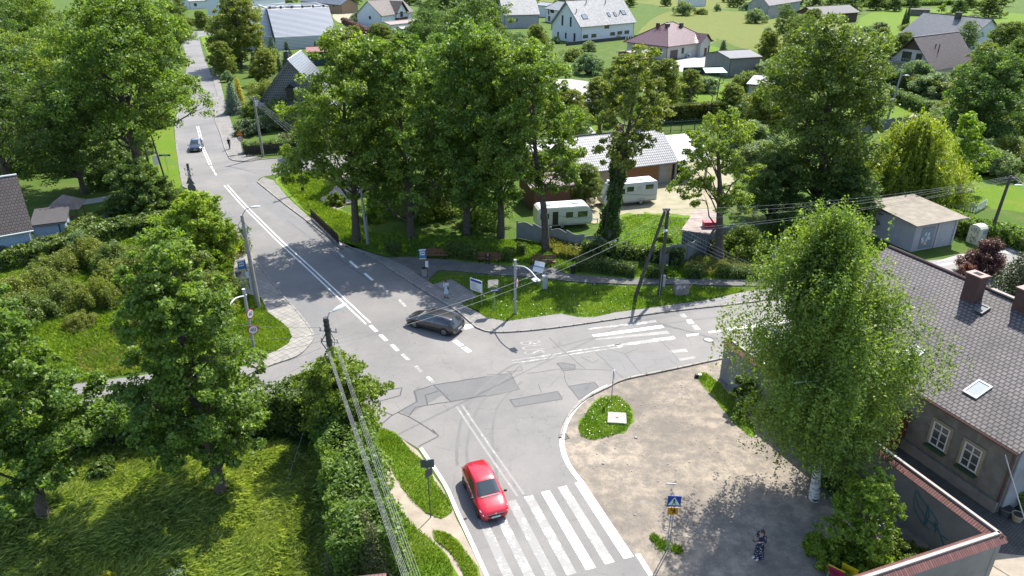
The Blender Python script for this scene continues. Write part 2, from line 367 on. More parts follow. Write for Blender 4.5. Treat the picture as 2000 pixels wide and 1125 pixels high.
# dirt yard by the junction
g=MB(); g.sheet(wob(PP([(1188,757),(1220,743),(1300,727),(1420,700),(1520,690),(1700,800),(1990,1040),(2000,1250),(1330,1250),(1290,1150),(1230,1070),(1180,1010),(1135,950),(1110,915),(1096,885),(1094,855),(1103,825),(1120,800),(1150,775)]),.03,.8),.012); struct('dirt_ground',g,M_dirt)
# pavements
rightkerb=[(503,356),(530,378),(560,402),(600,432),(640,462),(690,487),(735,508),(780,538),(830,570),(880,600),(905,618),(930,640)]
eastkerb=[(930,640),(965,650),(1050,645),(1150,632),(1300,610),(1475,590),(1640,562),(1800,545),(2100,512)]
def strip(name,edge,back,z,mat,step=.7,amp=.05):
    a=PP(edge); b=wob(PP(back),amp,step,3,False); g=MB(); g.prism([tuple(p[:2]) for p in a]+b,.002,z); return struct(name,g,mat)
strip('pavement',rightkerb,[(934,612),(905,597),(880,579),(835,550),(800,527),(770,511),(750,503),(700,487),(665,480),(610,430),(565,390),(535,354),(515,347)],.10,M_slab)
strip('pavement',eastkerb,[(2100,478),(1950,497),(1800,512),(1640,543),(1450,572),(1400,583),(1350,590),(1260,603),(1200,611),(1160,620),(1130,620),(1095,612),(1050,618),(990,628),(955,622),(934,612)],.095,M_asph3)
leftkerb=[(506,722),(545,709),(578,697),(596,683),(612,660),(604,640),(580,609),(551,577),(529,550),(500,510),(470,470),(445,441)]
strip('pavement',leftkerb,[(452,452),(463,480),(452,492),(445,505),(455,540),(480,575),(511,583),(522,611),(545,627),(564,643),(570,659),(564,672),(538,688),(503,700),(471,705)],.10,M_slab3)
strip('pavement',[(431,261),(438,286),(446,304),(454,313),(483,316)],[(512,309),(490,304),(474,288),(462,265),(452,240),(440,200),(430,160),(420,128),(412,130),(414,150),(425,190),(420,230)],.10,M_slab)
strip('pavement',[(365,345),(352,317),(347,280),(345,250),(352,200)],[(349,200),(341,250),(343,280),(348,317),(352,345),(356,365),(372,372)],.08,M_slab)
g=MB()
g.prism(wob(PP([(752,505),(800,503),(870,508),(950,517),(1030,524),(1042,516),(1090,520),(1092,533),(1130,538),(1230,545),(1320,544),(1420,548),(1500,546),(1560,533),(1600,518),(1650,520),(1640,548),(1560,560),(1500,560),(1420,559),(1320,556),(1230,557),(1130,552),(1050,543),(950,536),(890,530),(855,529),(835,549),(800,527)]),.05,.6,5),.003,.085); struct('footpath',g,M_slab2)
g=MB(); g.prism(wob(PP([(846,556),(882,545),(905,560),(934,580),(900,594),(880,577)]),.03,.6,6),.003,.088); struct('footpath',g,M_slab)
g=MB(); g.prism(PP([(1795,522),(1875,498),(1960,490),(1990,470),(2100,455),(2100,480),(1950,500),(1800,530)]),.003,.10); struct('driveway',g,M_drive)
# kerbstones
g=MB()
for e in (rightkerb,eastkerb,leftkerb,[(1188,757),(1150,776),(1120,801),(1103,826),(1094,856)],[(1188,757),(1220,742),(1300,725),(1420,699),(1475,687)],[(431,261),(438,286),(446,304),(454,313),(483,316),(530,310),(690,302)],[(425,190),(420,230),(431,261)]):
    g.kerb([p[:2] for p in (Vector((*q,0)) for q in smooth(PP(e),3))],.16,.0,.125)
struct('kerb',g,M_curb)
# verges
def patch(name,px,z,mat,seed=1,amp=.15,step=.35,sm=True):
    g=MB(); q=PP(px); q=smooth(q,3,True) if sm else q; g.sheet(wob(q,amp,step,seed),z); return struct(name,g,mat)
patch('trodden_ground',[(705,822),(740,838),(775,852),(815,880),(845,925),(868,960),(893,1015),(915,1062),(940,1100),(957,1150),(900,1165),(740,1165),(715,1000),(700,900)],.006,M_path,2,.05)
VER=[[(728,842),(752,838),(778,852),(802,880),(828,903),(850,940),(878,980),(884,1000),(862,1013),(832,1003),(800,975),(775,935),(752,890),(735,865)],
     [(700,850),(722,870),(735,905),(752,950),(785,1000),(815,1032),(850,1060),(880,1100),(900,1165),(745,1165),(712,1000)],
     [(845,1036),(880,1045),(912,1080),(932,1110),(938,1165),(915,1165),(905,1120),(880,1080),(855,1060)]]
for i,p in enumerate(VER): patch('verge_grass',p,.035+.004*i,M_verge,i+3)
ISL=[(840,552),(870,543),(950,542),(1050,549),(1130,557),(1230,562),(1320,562),(1420,565),(1452,566),(1440,574),(1400,584),(1350,592),(1260,604),(1200,612),(1160,621),(1130,621),(1095,614),(1050,620),(990,629),(950,622),(932,608),(905,597),(935,580),(905,560),(882,546),(850,556)]
patch('verge_grass',ISL,.11,M_verge,7,.06,.3,False)
ISL2=[(1130,835),(1150,800),(1175,778),(1205,775),(1228,790),(1236,815),(1225,840),(1195,852),(1160,860),(1135,852)]
patch('verge_grass',ISL2,.03,M_verge,8,.22)
patch('verge_grass',[(1362,730),(1378,728),(1405,750),(1440,790),(1475,840),(1460,850),(1420,810),(1385,765),(1365,745)],.03,M_verge,9,.2)
patch('verge_grass',[(538,352),(565,338),(640,335),(672,340),(650,370),(625,385),(640,400),(680,415),(720,455),(760,470),(1000,480),(1060,490),(1300,520),(1500,520),(1500,545),(1420,547),(1320,543),(1230,544),(1130,537),(1095,530),(1090,518),(1040,514),(1028,522),(950,516),(870,507),(800,501),(755,500),(700,485),(667,478),(612,428),(567,388)],.03,M_verge,10,.1)
patch('verge_grass',[(452,452),(463,480),(452,492),(445,505),(455,540),(480,575),(511,585),(522,611),(545,627),(564,643),(570,659),(564,672),(538,688),(503,700),(471,706),(300,724),(100,750),(-200,780),(-300,600),(0,480),(300,470),(400,420)],.03,M_verge,11,.1)
patch('trodden_ground',[(150,690),(180,672),(260,662),(300,668),(280,690),(200,705)],.038,M_sand,12,.4)
patch('trodden_ground',[(630,345),(700,330),(740,340),(700,380),(660,410),(625,390),(650,372)],.036,M_path,13,.3)
patch('verge_grass',[(290,205),(342,200),(340,250),(343,280),(348,317),(352,345),(350,368),(300,372),(280,300)],.03,M_lawn,14,.1)
patch('lawn',[(-200,880),(50,860),(300,850),(560,850),(700,1000),(740,1165),(-200,1165)],.02,M_grass,15,.1)
# yards, lawns and fields behind
patch('yard_ground',[(1110,420),(1170,350),(1290,330),(1350,300),(1415,295),(1430,330),(1425,390),(1360,430),(1300,440),(1180,435)],.010,M_sand,20,.6)
patch('lawn',[(1190,430),(1240,415),(1320,420),(1365,425),(1335,470),(1300,510),(1180,500),(1170,470)],.016,M_verge,21,.8)
patch('lawn',[(1050,215),(1135,205),(1170,260),(1190,300),(1060,320)],.010,M_lawn,22)
patch('lawn',[(1320,200),(1350,150),(1440,165),(1500,190),(1440,215),(1330,205)],.010,M_lawn,23)
patch('lawn',[(1640,235),(1690,190),(1770,200),(1790,215),(1770,235),(1690,245)],.010,M_lawn,24)
patch('driveway',[(1740,190),(1810,212),(1880,235),(1850,250),(1770,240),(1785,215)],.012,M_sand,25)
patch('lawn',[(1850,360),(1880,345),(2000,350),(2150,370),(2150,430),(1960,410),(1870,395)],.010,M_lawn,26)
patch('meadow',[(1240,100),(1270,40),(1330,20),(1470,25),(1700,55),(1690,100),(1480,100),(1400,75),(1390,85)],.010,M_hay,27)
patch('meadow',[(1000,10),(1240,5),(1330,20),(1480,12),(1480,2),(1000,-8)],.011,M_hay,27)
patch('lawn',[(1660,65),(1700,25),(1800,16),(1980,26),(2100,40),(2100,60),(1960,60),(1730,130),(1690,110)],.014,M_lawn,28)
patch('lawn',[(1385,90),(1425,100),(1430,108),(1395,115)],.014,M_lawn,29)
patch('driveway',[(1300,125),(1384,106),(1425,118),(1400,135),(1330,140)],.012,M_drive,30)
patch('driveway',[(1090,155),(1170,165),(1180,200),(1150,210),(1090,190)],.012,M_drive,31)
patch('footpath',[(1118,222),(1128,220),(1165,262),(1158,268)],.015,M_drive,32,.05)
patch('driveway',[(660,58),(690,55),(725,80),(720,95),(670,95)],.012,M_drive,33)
patch('driveway',[(650,28),(690,24),(700,35),(665,45)],.012,M_sand,34)
patch('lawn',[(392,72),(404,66),(425,70),(440,110),(412,115)],.012,M_verge,35,.1)
patch('driveway',[(1100,35),(1085,70),(1110,75),(1115,60)],.012,M_sand,36)
patch('footpath',[(120,395),(180,388),(300,372),(370,385),(370,392),(300,380),(180,398),(120,405)],.033,M_drive,37,.05)
yard=[P(1420,690),P(1430,740),P(1703,905),P(1990,1120),P(2020,1300),P(2500,1300),P(2300,900),P(1900,560),P(1600,600)]
g=MB(); g.sheet(yard,.016); struct('yard_ground',g,M_cob)
g=MB(); g.sheet([P(1925,1078),P(1990,1085),P(2400,1100),P(2400,1400),P(1800,1400)],.024); struct('driveway',g,M_path)
# ---------------------------------------------------------------- road markings
def mark(mb,px,z=.026): mb.sheet(PP(px),z)
def line(mb,px,wd,z=.026,k=3): mb.ribbon(smooth(PP(px),k),wd,z)
def off(pts,d):
    V=[Vector(p[:2]) for p in pts]; o=[]
    for i,p in enumerate(V):
        t=(V[min(i+1,len(V)-1)]-V[max(i-1,0)]).normalized(); o.append((p.x-t.y*d,p.y+t.x*d))
    return o
g=MB()
c=smooth(PP([(386,247),(390.5,264),(396,288),(403,304),(411,322)]),3)
for d in (-.15,.15): g.ribbon(off(c,d),.11,.026)
c=smooth(PP([(441,362),(475,400),(500,425),(537,462),(557,481),(600,520),(645,562),(719,632)]),3)
for d in (-.2,.2): g.ribbon(off(c,d),.14,.026)
def dash(mb,u,v,dx,dy,wd): mb.ribbon(PP([(u-dx,v-dy),(u+dx,v+dy)]),wd,.026)
for u,v in ((413.5,327),(417,333),(421,340)): dash(g,u,v,1.6,2.4,.2)
for u,v in ((729.5,642),(749,660),(771,679.5)): dash(g,u,v,6,6,.30)
for u,v in ((691,517),(720,541)): dash(g,u,v,8,7,.25)
mark(g,zoomed([(1735,430),(1765,415),(1825,458),(1790,470)],450,560,4)); mark(g,zoomed([(1800,480),(1840,470),(1888,505),(1855,520)],450,560,4)); mark(g,[(903,636),(921,633),(925,640),(908,644)])
q=zoomed([(825,378),(1370,300),(1390,322),(840,395)],950,560,4); mark(g,q)
mark(g,zoomed([(1560,262),(1600,258),(1625,288),(1580,292)],950,560,4)); mark(g,zoomed([(1562,375),(1660,366),(1660,378),(1566,390)],950,560,4)); mark(g,zoomed([(1730,352),(1825,340),(1830,352),(1740,364)],950,560,4))
for dv in (0,3): line(g,[(1420,642+dv),(1475,635+dv),(1600,617+dv)],.13)
line(g,[(1188,754),(1165,765),(1143,780),(1122,800),(1106,826),(1098,856),(1100,882),(1112,911),(1137,944)],.30,.0315)
line(g,[(822,876),(868,945),(893,1000),(922,1062),(955,1135)],.22,.0315)
mark(g,zoomed([(1145,960),(1185,955),(1290,1125),(1250,1125)],950,840,3.948))
struct('road_marking',g,M_wh)
g=MB(); f=MB(); gs=MB()
for k in range(7):
    a0=(680-130*k,410+36*k); b0=(1060-146*k,997+43*k)
    q=zoomed([a0,(a0[0]+66,a0[1]-17),(b0[0]+76,b0[1]-20),b0],950,840,3.948)
    if k in (0,2): mark(gs,q)
    elif k in (1,3,5): mark(g,q)
    else: mark(f,q)
mark(g,zoomed([(785,330),(1320,262),(1335,280),(800,337)],950,560,4)); mark(g,zoomed([(1000,455),(1465,385),(1485,412),(1020,470)],950,560,4)); mark(f,zoomed([(850,410),(1410,345),(1435,370),(860,418)],950,560,4))
mark(f,zoomed([(1430,500),(1555,485),(1575,510),(1450,522)],950,560,4)); mark(f,zoomed([(1495,565),(1620,545),(1640,560),(1520,582)],950,560,4)); mark(g,zoomed([(1600,305),(1640,298),(1675,335),(1630,340)],950,560,4)); mark(g,zoomed([(1505,215),(1545,210),(1570,240),(1530,245)],950,560,4))
for u,v in ((792,698),(817.5,721),(841,742)): dash(g,u,v,6,6,.28)
for u,v in ((665,497),(750,564),(786,592)): dash(g,u,v,7,7,.25)
c=smooth(PP([(1000,707),(1060,699),(1120,689),(1180,680),(1215,675)]),2)
for d in (-.2,.2): g.ribbon(off(c,d),.13,.026)
c=PP([(897,793),(950,872),(1017,968)])
for d in (-.2,.2): f.ribbon(off(c,d),.14,.026)
for k in range(6): line(g,[(1148+13*k,978+17*k),(1153+13*k,986+17*k)],.12,.0345)
for k in range(4): line(g,[(364-k*.5,383-k*4),(380-k,380-k*4)],.35)
struct('road_marking',gs,M_wh); struct('road_marking',g,M_whw); struct('road_marking',f,M_whf)
def road_text(body,px,size,rz,mat,stretch=2.2):
    o=text(body,size,mat,None,(0,0,0),(0,0,0),'road_marking',.0005); p=P(*px); o.location=(p.x,p.y,.03); o.rotation_euler=(0,0,rz); o.scale=(1,stretch,1); props(o,kind='structure')
road_text('BUS',(1037,679),1.25,R(-80),M_whf,1.9)
# repair patches and tar seams
g=MB(); z=.0225
PT=[[(550,603),(590,595),(690,612),(692,648),(600,658)],[(185,885),(560,820),(595,880),(225,938)],[(640,780),(845,748),(875,785),(722,885)]]
PT=[zoomed(p,950,560,4) for p in PT]+[[(850,752),(950,735),(997,730),(1014,761),(950,774),(880,785)],[(806,764),(850,754),(866,772),(832,790),(797,812),(780,804),(812,786)]]
for i,p in enumerate(PT): g.sheet(wob(PP(p),.06,.3,i),z)
struct('road_patch',g,M_asph2)
g=MB()
for i,p in enumerate([zoomed([(850,515),(930,480),(1080,525),(1215,685),(1075,725)],950,560,4),zoomed([(1090,525),(1420,505),(1540,600),(1390,640),(1215,685)],950,560,4),
    [(574,560),(600,585),(640,605),(655,640),(645,665),(610,640),(560,585)],[(480,345),(500,355),(560,410),(640,470),(690,500),(660,505),(560,440),(490,380)]]): g.sheet(wob(PP(p),.05,.4,i+9),.0222)
struct('road_patch',g,asphalt('asphalt_patch_old',(.215,.21,.205),(.19,.185,.18),(.22,.21,.2),.5,.12))
g=MB()
seams=[zoomed(s,450,560,4) for s in ([(1030,828),(1085,828),(1340,793),(1330,850),(1170,895),(1170,965),(1265,1005),(1310,985),(1460,900),(1435,815),(1590,770),(1720,900),(1540,925),(1450,945),(1390,1015),(1310,985)],[(1085,830),(1095,900),(1170,895)],[(1265,1005),(1175,1080)],[(1390,1015),(1470,1060),(1560,1120),(1600,1150)],[(1590,770),(2000,705)],[(1720,900),(2000,850)],[(1520,850),(1620,820)],[(1520,850),(1540,925)])]
seams+=[zoomed([(1560,0),(1610,50),(1450,130)],450,840,3.948)]
for p in PT[:3]: seams.append(p+[p[0]])
for i,s in enumerate(seams): g.ribbon(wob(PP(s),.05,.3,i,False),.09,.0285)
for i,s in enumerate([zoomed(s,950,560,4) for s in ([(850,515),(1075,725)],[(1080,525),(1215,685)],[(930,480),(1080,525)],[(490,400),(560,470),(740,615),(770,640)],[(1335,400),(1430,490),(1500,580)],[(870,570),(830,600),(740,550)],[(600,660),(620,740),(640,780)],[(0,690),(190,680),(255,805),(0,860)],[(155,665),(200,680),(265,615),(280,655),(160,668)],[(1090,525),(1190,485)],[(300,600),(480,570),(520,520)],[(410,760),(430,830)],[(320,680),(620,640),(980,655)])]): g.ribbon(wob(PP(s),.06,.3,i+30,False),.045,.0280)
struct('tar_seam',g,M_tar)
g=MB()
for s,wd in (([(893,910),(893,870),(905,810),(935,765),(990,720),(1060,690)],.2),([(915,915),(912,870),(928,810),(955,768),(1000,730)],.2),([(975,960),(965,890),(962,840),(975,790),(1020,745)],.18),([(560,430),(640,490),(740,560)],.25),([(1080,680),(1250,640),(1480,610)],.2)): line(g,s,wd,.0242,5)
struct('tyre_marks',g,M_rubber)
def disc_px(u,v,r,z,mat,name,label,cat):
    p=P(u,v); g=MB(); pts=[(p.x+r*math.cos(a*math.pi/12),p.y+r*math.sin(a*math.pi/12)) for a in range(24)]
    root=thing(name,label,cat,(p.x,p.y,0)); g=MB(); g.prism([(q[0]-p.x,q[1]-p.y) for q in pts],z-.015,z); g.build('cover',mat,root)
    g=MB(); g.tube([(r*1.05*math.cos(a*math.pi/12),r*1.05*math.sin(a*math.pi/12),z) for a in range(25)],.03,6); g.build('rim',pm('cast_iron',(.13,.12,.11),None,8,.7),root)
disc_px(1384,664,.38,.034,pm('concrete_pale',(.42,.40,.37),(.33,.31,.29),3,.85,.3),'manhole_cover','round manhole cover in the road past the far crossing','manhole')
root=thing('access_slab','square pale concrete slab lying in the grass island by the dirt yard','concrete slab',P(1205,820),R(-8))
g=MB(); g.prism([(-.62,-.6),(.62,-.55),(.58,.62),(-.6,.58)],.0,.18); g.build('slab',MATS['concrete_pale'],root)
g=MB(); g.box((0,0,.185),(.16,.1,.02)); g.build('handle',flat('rust',(.16,.09,.05),.8),root)
p=P(1105,858); root=thing('storm_drain','rectangular iron drain grate beside the kerb of the grass island','drain',(p.x,p.y,.02),R(20))
g=MB(); g.box((0,0,.01),(.5,.05,.03)); g.box((0,.5,.01),(.5,.05,.03)); g.box((-.25,.25,.01),(.05,.5,.03)); g.box((.25,.25,.01),(.05,.5,.03))
for i in range(5): g.box((-.17+i*.085,.25,.008),(.03,.5,.02))
g.build('grate',MATS['cast_iron'],root)
# ================================================================ trees
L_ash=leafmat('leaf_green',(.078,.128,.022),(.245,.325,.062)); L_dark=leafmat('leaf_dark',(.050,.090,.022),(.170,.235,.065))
L_lime=leafmat('leaf_lime',(.12,.19,.022),(.30,.40,.055)); L_olive=leafmat('leaf_olive',(.085,.115,.025),(.25,.28,.07))
L_birch=leafmat('leaf_birch',(.090,.135,.022),(.27,.34,.075),.45); L_grey=leafmat('leaf_grey',(.09,.13,.075),(.27,.34,.22))
L_willow=leafmat('leaf_willow',(.14,.19,.020),(.36,.43,.06),.4); L_spr=leafmat('needle_green',(.03,.055,.022),(.085,.13,.05),.15)
L_blue=leafmat('needle_blue',(.09,.14,.13),(.24,.32,.30),.1); L_gold=leafmat('needle_gold',(.38,.28,.02),(.62,.46,.03),.2)
L_thuja=leafmat('thuja',(.075,.085,.025),(.19,.19,.07),.15); L_box=leafmat('hedge_leaf',(.045,.08,.016),(.16,.225,.04),.35)
L_plum=leafmat('leaf_plum',(.07,.025,.03),(.22,.09,.09),.25); L_yel=leafmat('leaf_yellow',(.25,.24,.02),(.48,.45,.05))
L_reed=leafmat('grass_blade',(.085,.15,.016),(.27,.37,.06),.35); L_hay=leafmat('grass_blade_long',(.12,.185,.035),(.44,.49,.21),.35,nscale=.45)
L_weed=leafmat('weed_blade',(.14,.15,.05),(.34,.33,.14),.3)
M_bark=pm('bark',(.17,.135,.105),(.075,.06,.048),3,.95,1.2,bdist=.08); M_bark2=pm('bark_pale',(.16,.14,.115),(.07,.06,.05),3,.95,1,bdist=.06)
def birchbark():
    m,t,b=newmat('birch_bark'); v=coords(t,'obj'); mp=N(t,'ShaderNodeMapping'); mp.inputs['Scale'].default_value=(1,1,5); t.links.new(v,mp.inputs[0])
    n=noise_out(t,mp.outputs[0],1.6,5,.7); t.links.new(ramp(t,n,[(.42,(.03,.028,.025)),(.5,(.55,.53,.49))]),b.inputs['Base Color']); b.inputs['Roughness'].default_value=.8; return m
M_birch=birchbark()
M_twig=pm('twig',(.10,.08,.06),None,4,.9)
def limb(mb,a,b,r0,r1,seg=5,wig=.12,sag=.0,n=7):
    a=Vector(a); b=Vector(b); L=(b-a).length; pts=[];rs=[]; ph=random.random()*9
    for i in range(seg+1):
        t=i/seg; p=a.lerp(b,t); q=noise.noise_vector(p*.35+Vector((ph,ph,0)))*wig*L*math.sin(math.pi*min(1,t*1.0))
        p=p+q; p.z+=sag*L*math.sin(math.pi*t); pts.append(p); rs.append(r0+(r1-r0)*t**.8)
    mb.tube(pts,rs,n,None); return pts
def trunk_flare(mb,pts,r0,r1,n=10):
    k=len(pts); rs=[r0*(1-(i/(k-1))**.9)+r1*(i/(k-1))**.9 for i in range(k)]; rs[0]*=1.16
    mb.tube(pts,rs,n)
LS=.80; LN=1.02
def deciduous(name,label,loc,H,Rc,zb,leaf,nleaf,lsize,seed,nl=40,shape=.5,lr=.27,bark=None,trunk_r=.3,lean=(0,0),fork=.35,clump=12,group=None,rz=0,scale=None,up=.45,hang=.15,cat='tree',flat_=.75,density=1.,wild=.25):
    """tapered trunk, limbs to every lobe, foliage clumps of small leaves"""
    global RNG; random.seed(seed); RNG=np.random.default_rng(seed)
    root=thing(name,label,cat,loc,rz,group,scale); tr=MB(); bark=bark or M_bark; lsize*=LS; nleaf=int(nleaf*LN)
    hf=zb+(H-zb)*fork; base=Vector((0,0,-.1)); top=Vector((lean[0],lean[1],H*.86))
    sp=[]; 
    for i in range(9):
        t=i/8; p=base.lerp(top,t); p+=noise.noise_vector(Vector((seed*.7,0,t*2.2)))*Vector((1,1,0))*min(.9,H*.04)*t*2; sp.append(p)
    trunk_flare(tr,sp,trunk_r,trunk_r*.18)
    def trunk_at(z):
        for i in range(8):
            if sp[i+1].z>=z: 
                f=(z-sp[i].z)/(sp[i+1].z-sp[i].z); return sp[i].lerp(sp[i+1],max(0,f))
        return sp[-1]
    lob=[]
    for i in range(nl):
        t=(i+.5)/nl; z=zb+(H-zb)*(.08+.88*t)
        prof=math.sin(math.pi*min(1,max(.03,(t*.90+.06)))**shape)**.5
        a=i*2.39996+random.uniform(-.5,.5); rr=Rc*prof*random.uniform(.42,1.0 if i%3 else .75)*(1-lr*.6)
        q=trunk_at(z); r=Rc*lr*random.uniform(.7,1.3)*(.75+.4*prof)
        lob.append((Vector((q.x+rr*math.cos(a),q.y+rr*math.sin(a),z+random.uniform(-.5,.5))),r))
    for c,r in lob:
        h=math.hypot(c.x,c.y); z0=max(zb*.75,c.z-h*random.uniform(.55,.95)-r*.4); z0=min(z0,H*.8); q=trunk_at(z0)
        rb=trunk_r*max(.12,(1-z0/H))*.42*random.uniform(.7,1.1)
        pts=limb(tr,q,c,rb,max(.02,rb*.22),5,wild,.06,6)
        for k in range(3):
            d=Vector((random.gauss(0,1),random.gauss(0,1),random.gauss(.2,.7))).normalized()*r*.95
            limb(tr,pts[3+k%2],c+d,rb*.3,.012,3,.15,0,4)
    tr.build('trunk',bark,root,60)
    tot=sum(r*r for _,r in lob); V=[]
    for c,r in lob:
        n=int(nleaf*density*r*r/tot); k=max(3,int(clump*random.uniform(.7,1.3)))
        d=RNG.normal(size=(k,3)); d[:,2]=d[:,2]*.8+.25; d=unit(d); cc=np.array(c)+d*r*RNG.uniform(.55,1.05,(k,1))*np.array([1.12,1.12,flat_])
        idx=RNG.integers(0,k,n); sr=r*RNG.uniform(.22,.42,k)
        o=RNG.normal(size=(n,3)); o=unit(o)*(RNG.uniform(0,1,(n,1))**.45); C=cc[idx]+o*sr[idx][:,None]*np.array([1.15,1.15,.75])
        outd=unit(C-np.array(c)); V.append(leaf_quads(C,lsize,outd,up,.66,.6,hang))
    quads_obj('crown',np.concatenate(V),leaf,root); return root
def drooping(name,label,loc,H,Rc,zb,leaf,nstr,per,lsize,seed,L=(1.5,3.5),bark=None,trunk_r=.3,lean=(0,0),nl=36,shape=.55,rz=0,cat='tree',top_dense=.35,sp=.10,arch=.4,group=None,limbs_r=1.,lw=.55,hg=1.,rv=(.55,1.0)):
    global RNG; random.seed(seed); RNG=np.random.default_rng(seed)
    root=thing(name,label,cat,loc,rz,group); tr=MB(); base=Vector((0,0,-.1)); top=Vector((lean[0],lean[1],H*.97)); spn=[]
    for i in range(11):
        t=i/10; p=base.lerp(top,t)+noise.noise_vector(Vector((seed*.7,3,t*2.5)))*Vector((1,1,0))*.5*t; spn.append(p)
    trunk_flare(tr,spn,trunk_r,.03)
    def at(z):
        for i in range(10):
            if spn[i+1].z>=z: return spn[i].lerp(spn[i+1],max(0,(z-spn[i].z)/(spn[i+1].z-spn[i].z)))
        return spn[-1]
    tips=[]
    for i in range(nl):
        t=(i+.5)/nl; z=zb+(H-zb)*(.16+.8*t); pr=math.sin(math.pi*max(.03,t*.9+.1)**shape)**.7
        a=i*2.39996+random.uniform(-.4,.4); rr=Rc*pr*random.uniform(*rv); z+=random.uniform(-.7,.7); q=at(max(zb,z-rr*.75)); e=at(z)+Vector((rr*math.cos(a),rr*math.sin(a),0))
        pts=limb(tr,q,e,max(.03,trunk_r*.3*(1-t)*limbs_r),.015,6,.14,.10,6); tips+= [(p,rr) for p in pts[2:]]
    tr.build('trunk',bark,root,60)
    V=[]; nt=len(tips)
    for s in range(nstr):
        p,rr=tips[random.randrange(nt)]; o=Vector((random.gauss(0,1),random.gauss(0,1),random.gauss(0,.6)))*(.09*Rc+.25)
        p=p+o; hz=Vector((p.x,p.y,0)); hd=hz.normalized() if hz.length>.1 else Vector((1,0,0)); l=random.uniform(*L)*(.6+.5*min(1,rr/Rc)); l=min(l,max(.3,p.z-.25*zb-.3))
        t=RNG.uniform(0,1,per)**.85; C=np.empty((per,3)); ar=arch*random.uniform(.3,1.4)
        C[:,0]=p.x+hd.x*ar*(1-(1-t)**2)+RNG.normal(0,sp,per); C[:,1]=p.y+hd.y*ar*(1-(1-t)**2)+RNG.normal(0,sp,per); C[:,2]=p.z-l*t**1.25+RNG.normal(0,sp,per)
        o=np.tile(np.array([hd.x,hd.y,.2]),(per,1)); V.append(leaf_quads(C,lsize,o,.35,lw,.6,hg))
    quads_obj('crown',np.concatenate(V),leaf,root); return root
def conifer(name,label,loc,H,Rb,leaf,n,ls,seed,rz=0,cat='tree',col=.9,group=None,z0=.05):
    global RNG; random.seed(seed); RNG=np.random.default_rng(seed)
    root=thing(name,label,cat,loc,rz,group); tr=MB(); tr.tube([(0,0,-.1),(0,0,H*.95)],[H*.02+.04,.02],7)
    V=[]; tiers=int(H*3.2); 
    for i in range(tiers):
        t=i/tiers; z=H*(z0+(1-z0)*t); r=Rb*(1-t)**col*random.uniform(.85,1.1)+.08; nb=max(5,int(11*(1-t)+4))
        for j in range(nb):
            a=j*2*math.pi/nb+i*.7+random.uniform(-.2,.2); e=Vector((math.cos(a)*r,math.sin(a)*r,z-r*.28))
            if i%2==0 and r>.4: tr.tube([(0,0,z+.05),e*.8+Vector((0,0,.2*z))],[.02,.008],4)
            m=max(4,int(n/(tiers*9)*(.3+r/Rb))); u=RNG.uniform(.1,1,m)**.6; C=np.array([e.x,e.y,0])*u[:,None]; C[:,2]=z+(e.z-z)*u; w_=.10+.16*r*(1-u*.6)
            C+=RNG.normal(size=(m,3))*w_[:,None]*np.array([1,1,.5]); V.append(leaf_quads(C,ls,np.tile([math.cos(a),math.sin(a),.5],(m,1)),.3,.42,.5))
    tr.build('trunk',M_bark,root); quads_obj('crown',np.concatenate(V),leaf,root); return root
def bush(name,label,loc,Rc,H,leaf,n,ls,seed,rz=0,cat='bush',stems=7,lumps=12,scale=None,group=None,up=.45,spiky=0):
    global RNG; random.seed(seed); RNG=np.random.default_rng(seed)
    root=thing(name,label,cat,loc,rz,group,scale); st=MB(); V=[]
    L=[]
    for i in range(lumps):
        a=i*2.4+random.uniform(-.4,.4); q=math.sqrt((i+.5)/lumps); r=Rc*random.uniform(.30,.46)
        z=H*(1-.62*q**1.6)*random.uniform(.8,1)-r*.6; L.append((Vector((Rc*.72*q*math.cos(a),Rc*.72*q*math.sin(a),max(r*.35,z))),r))
    for i,(c,r) in enumerate(L): limb(st,(random.uniform(-.15,.15)*Rc,random.uniform(-.15,.15)*Rc,-.05),c+Vector((0,0,r*.4)),.02+.02*H,.01,4,.15,0,5)
    st.build('trunk',M_twig,root)
    tot=sum(r*r for _,r in L)
    for c,r in L:
        m=int(n*r*r/tot); k=9; d=RNG.normal(size=(k,3)); d[:,2]+=.35; d=unit(d); cc=np.array(c)+d*r*RNG.uniform(.5,1.0,(k,1))
        idx=RNG.integers(0,k,m); o=unit(RNG.normal(size=(m,3)))*(RNG.uniform(0,1,(m,1))**.4)*r*.42; 
        if spiky: o[:,2]*=1+spiky
        C=cc[idx]+o; C[:,2]=np.maximum(C[:,2],.03); V.append(leaf_quads(C,ls,unit(C-np.array(c)),up,.6,.6))
    quads_obj('crown',np.concatenate(V),leaf,root); return root
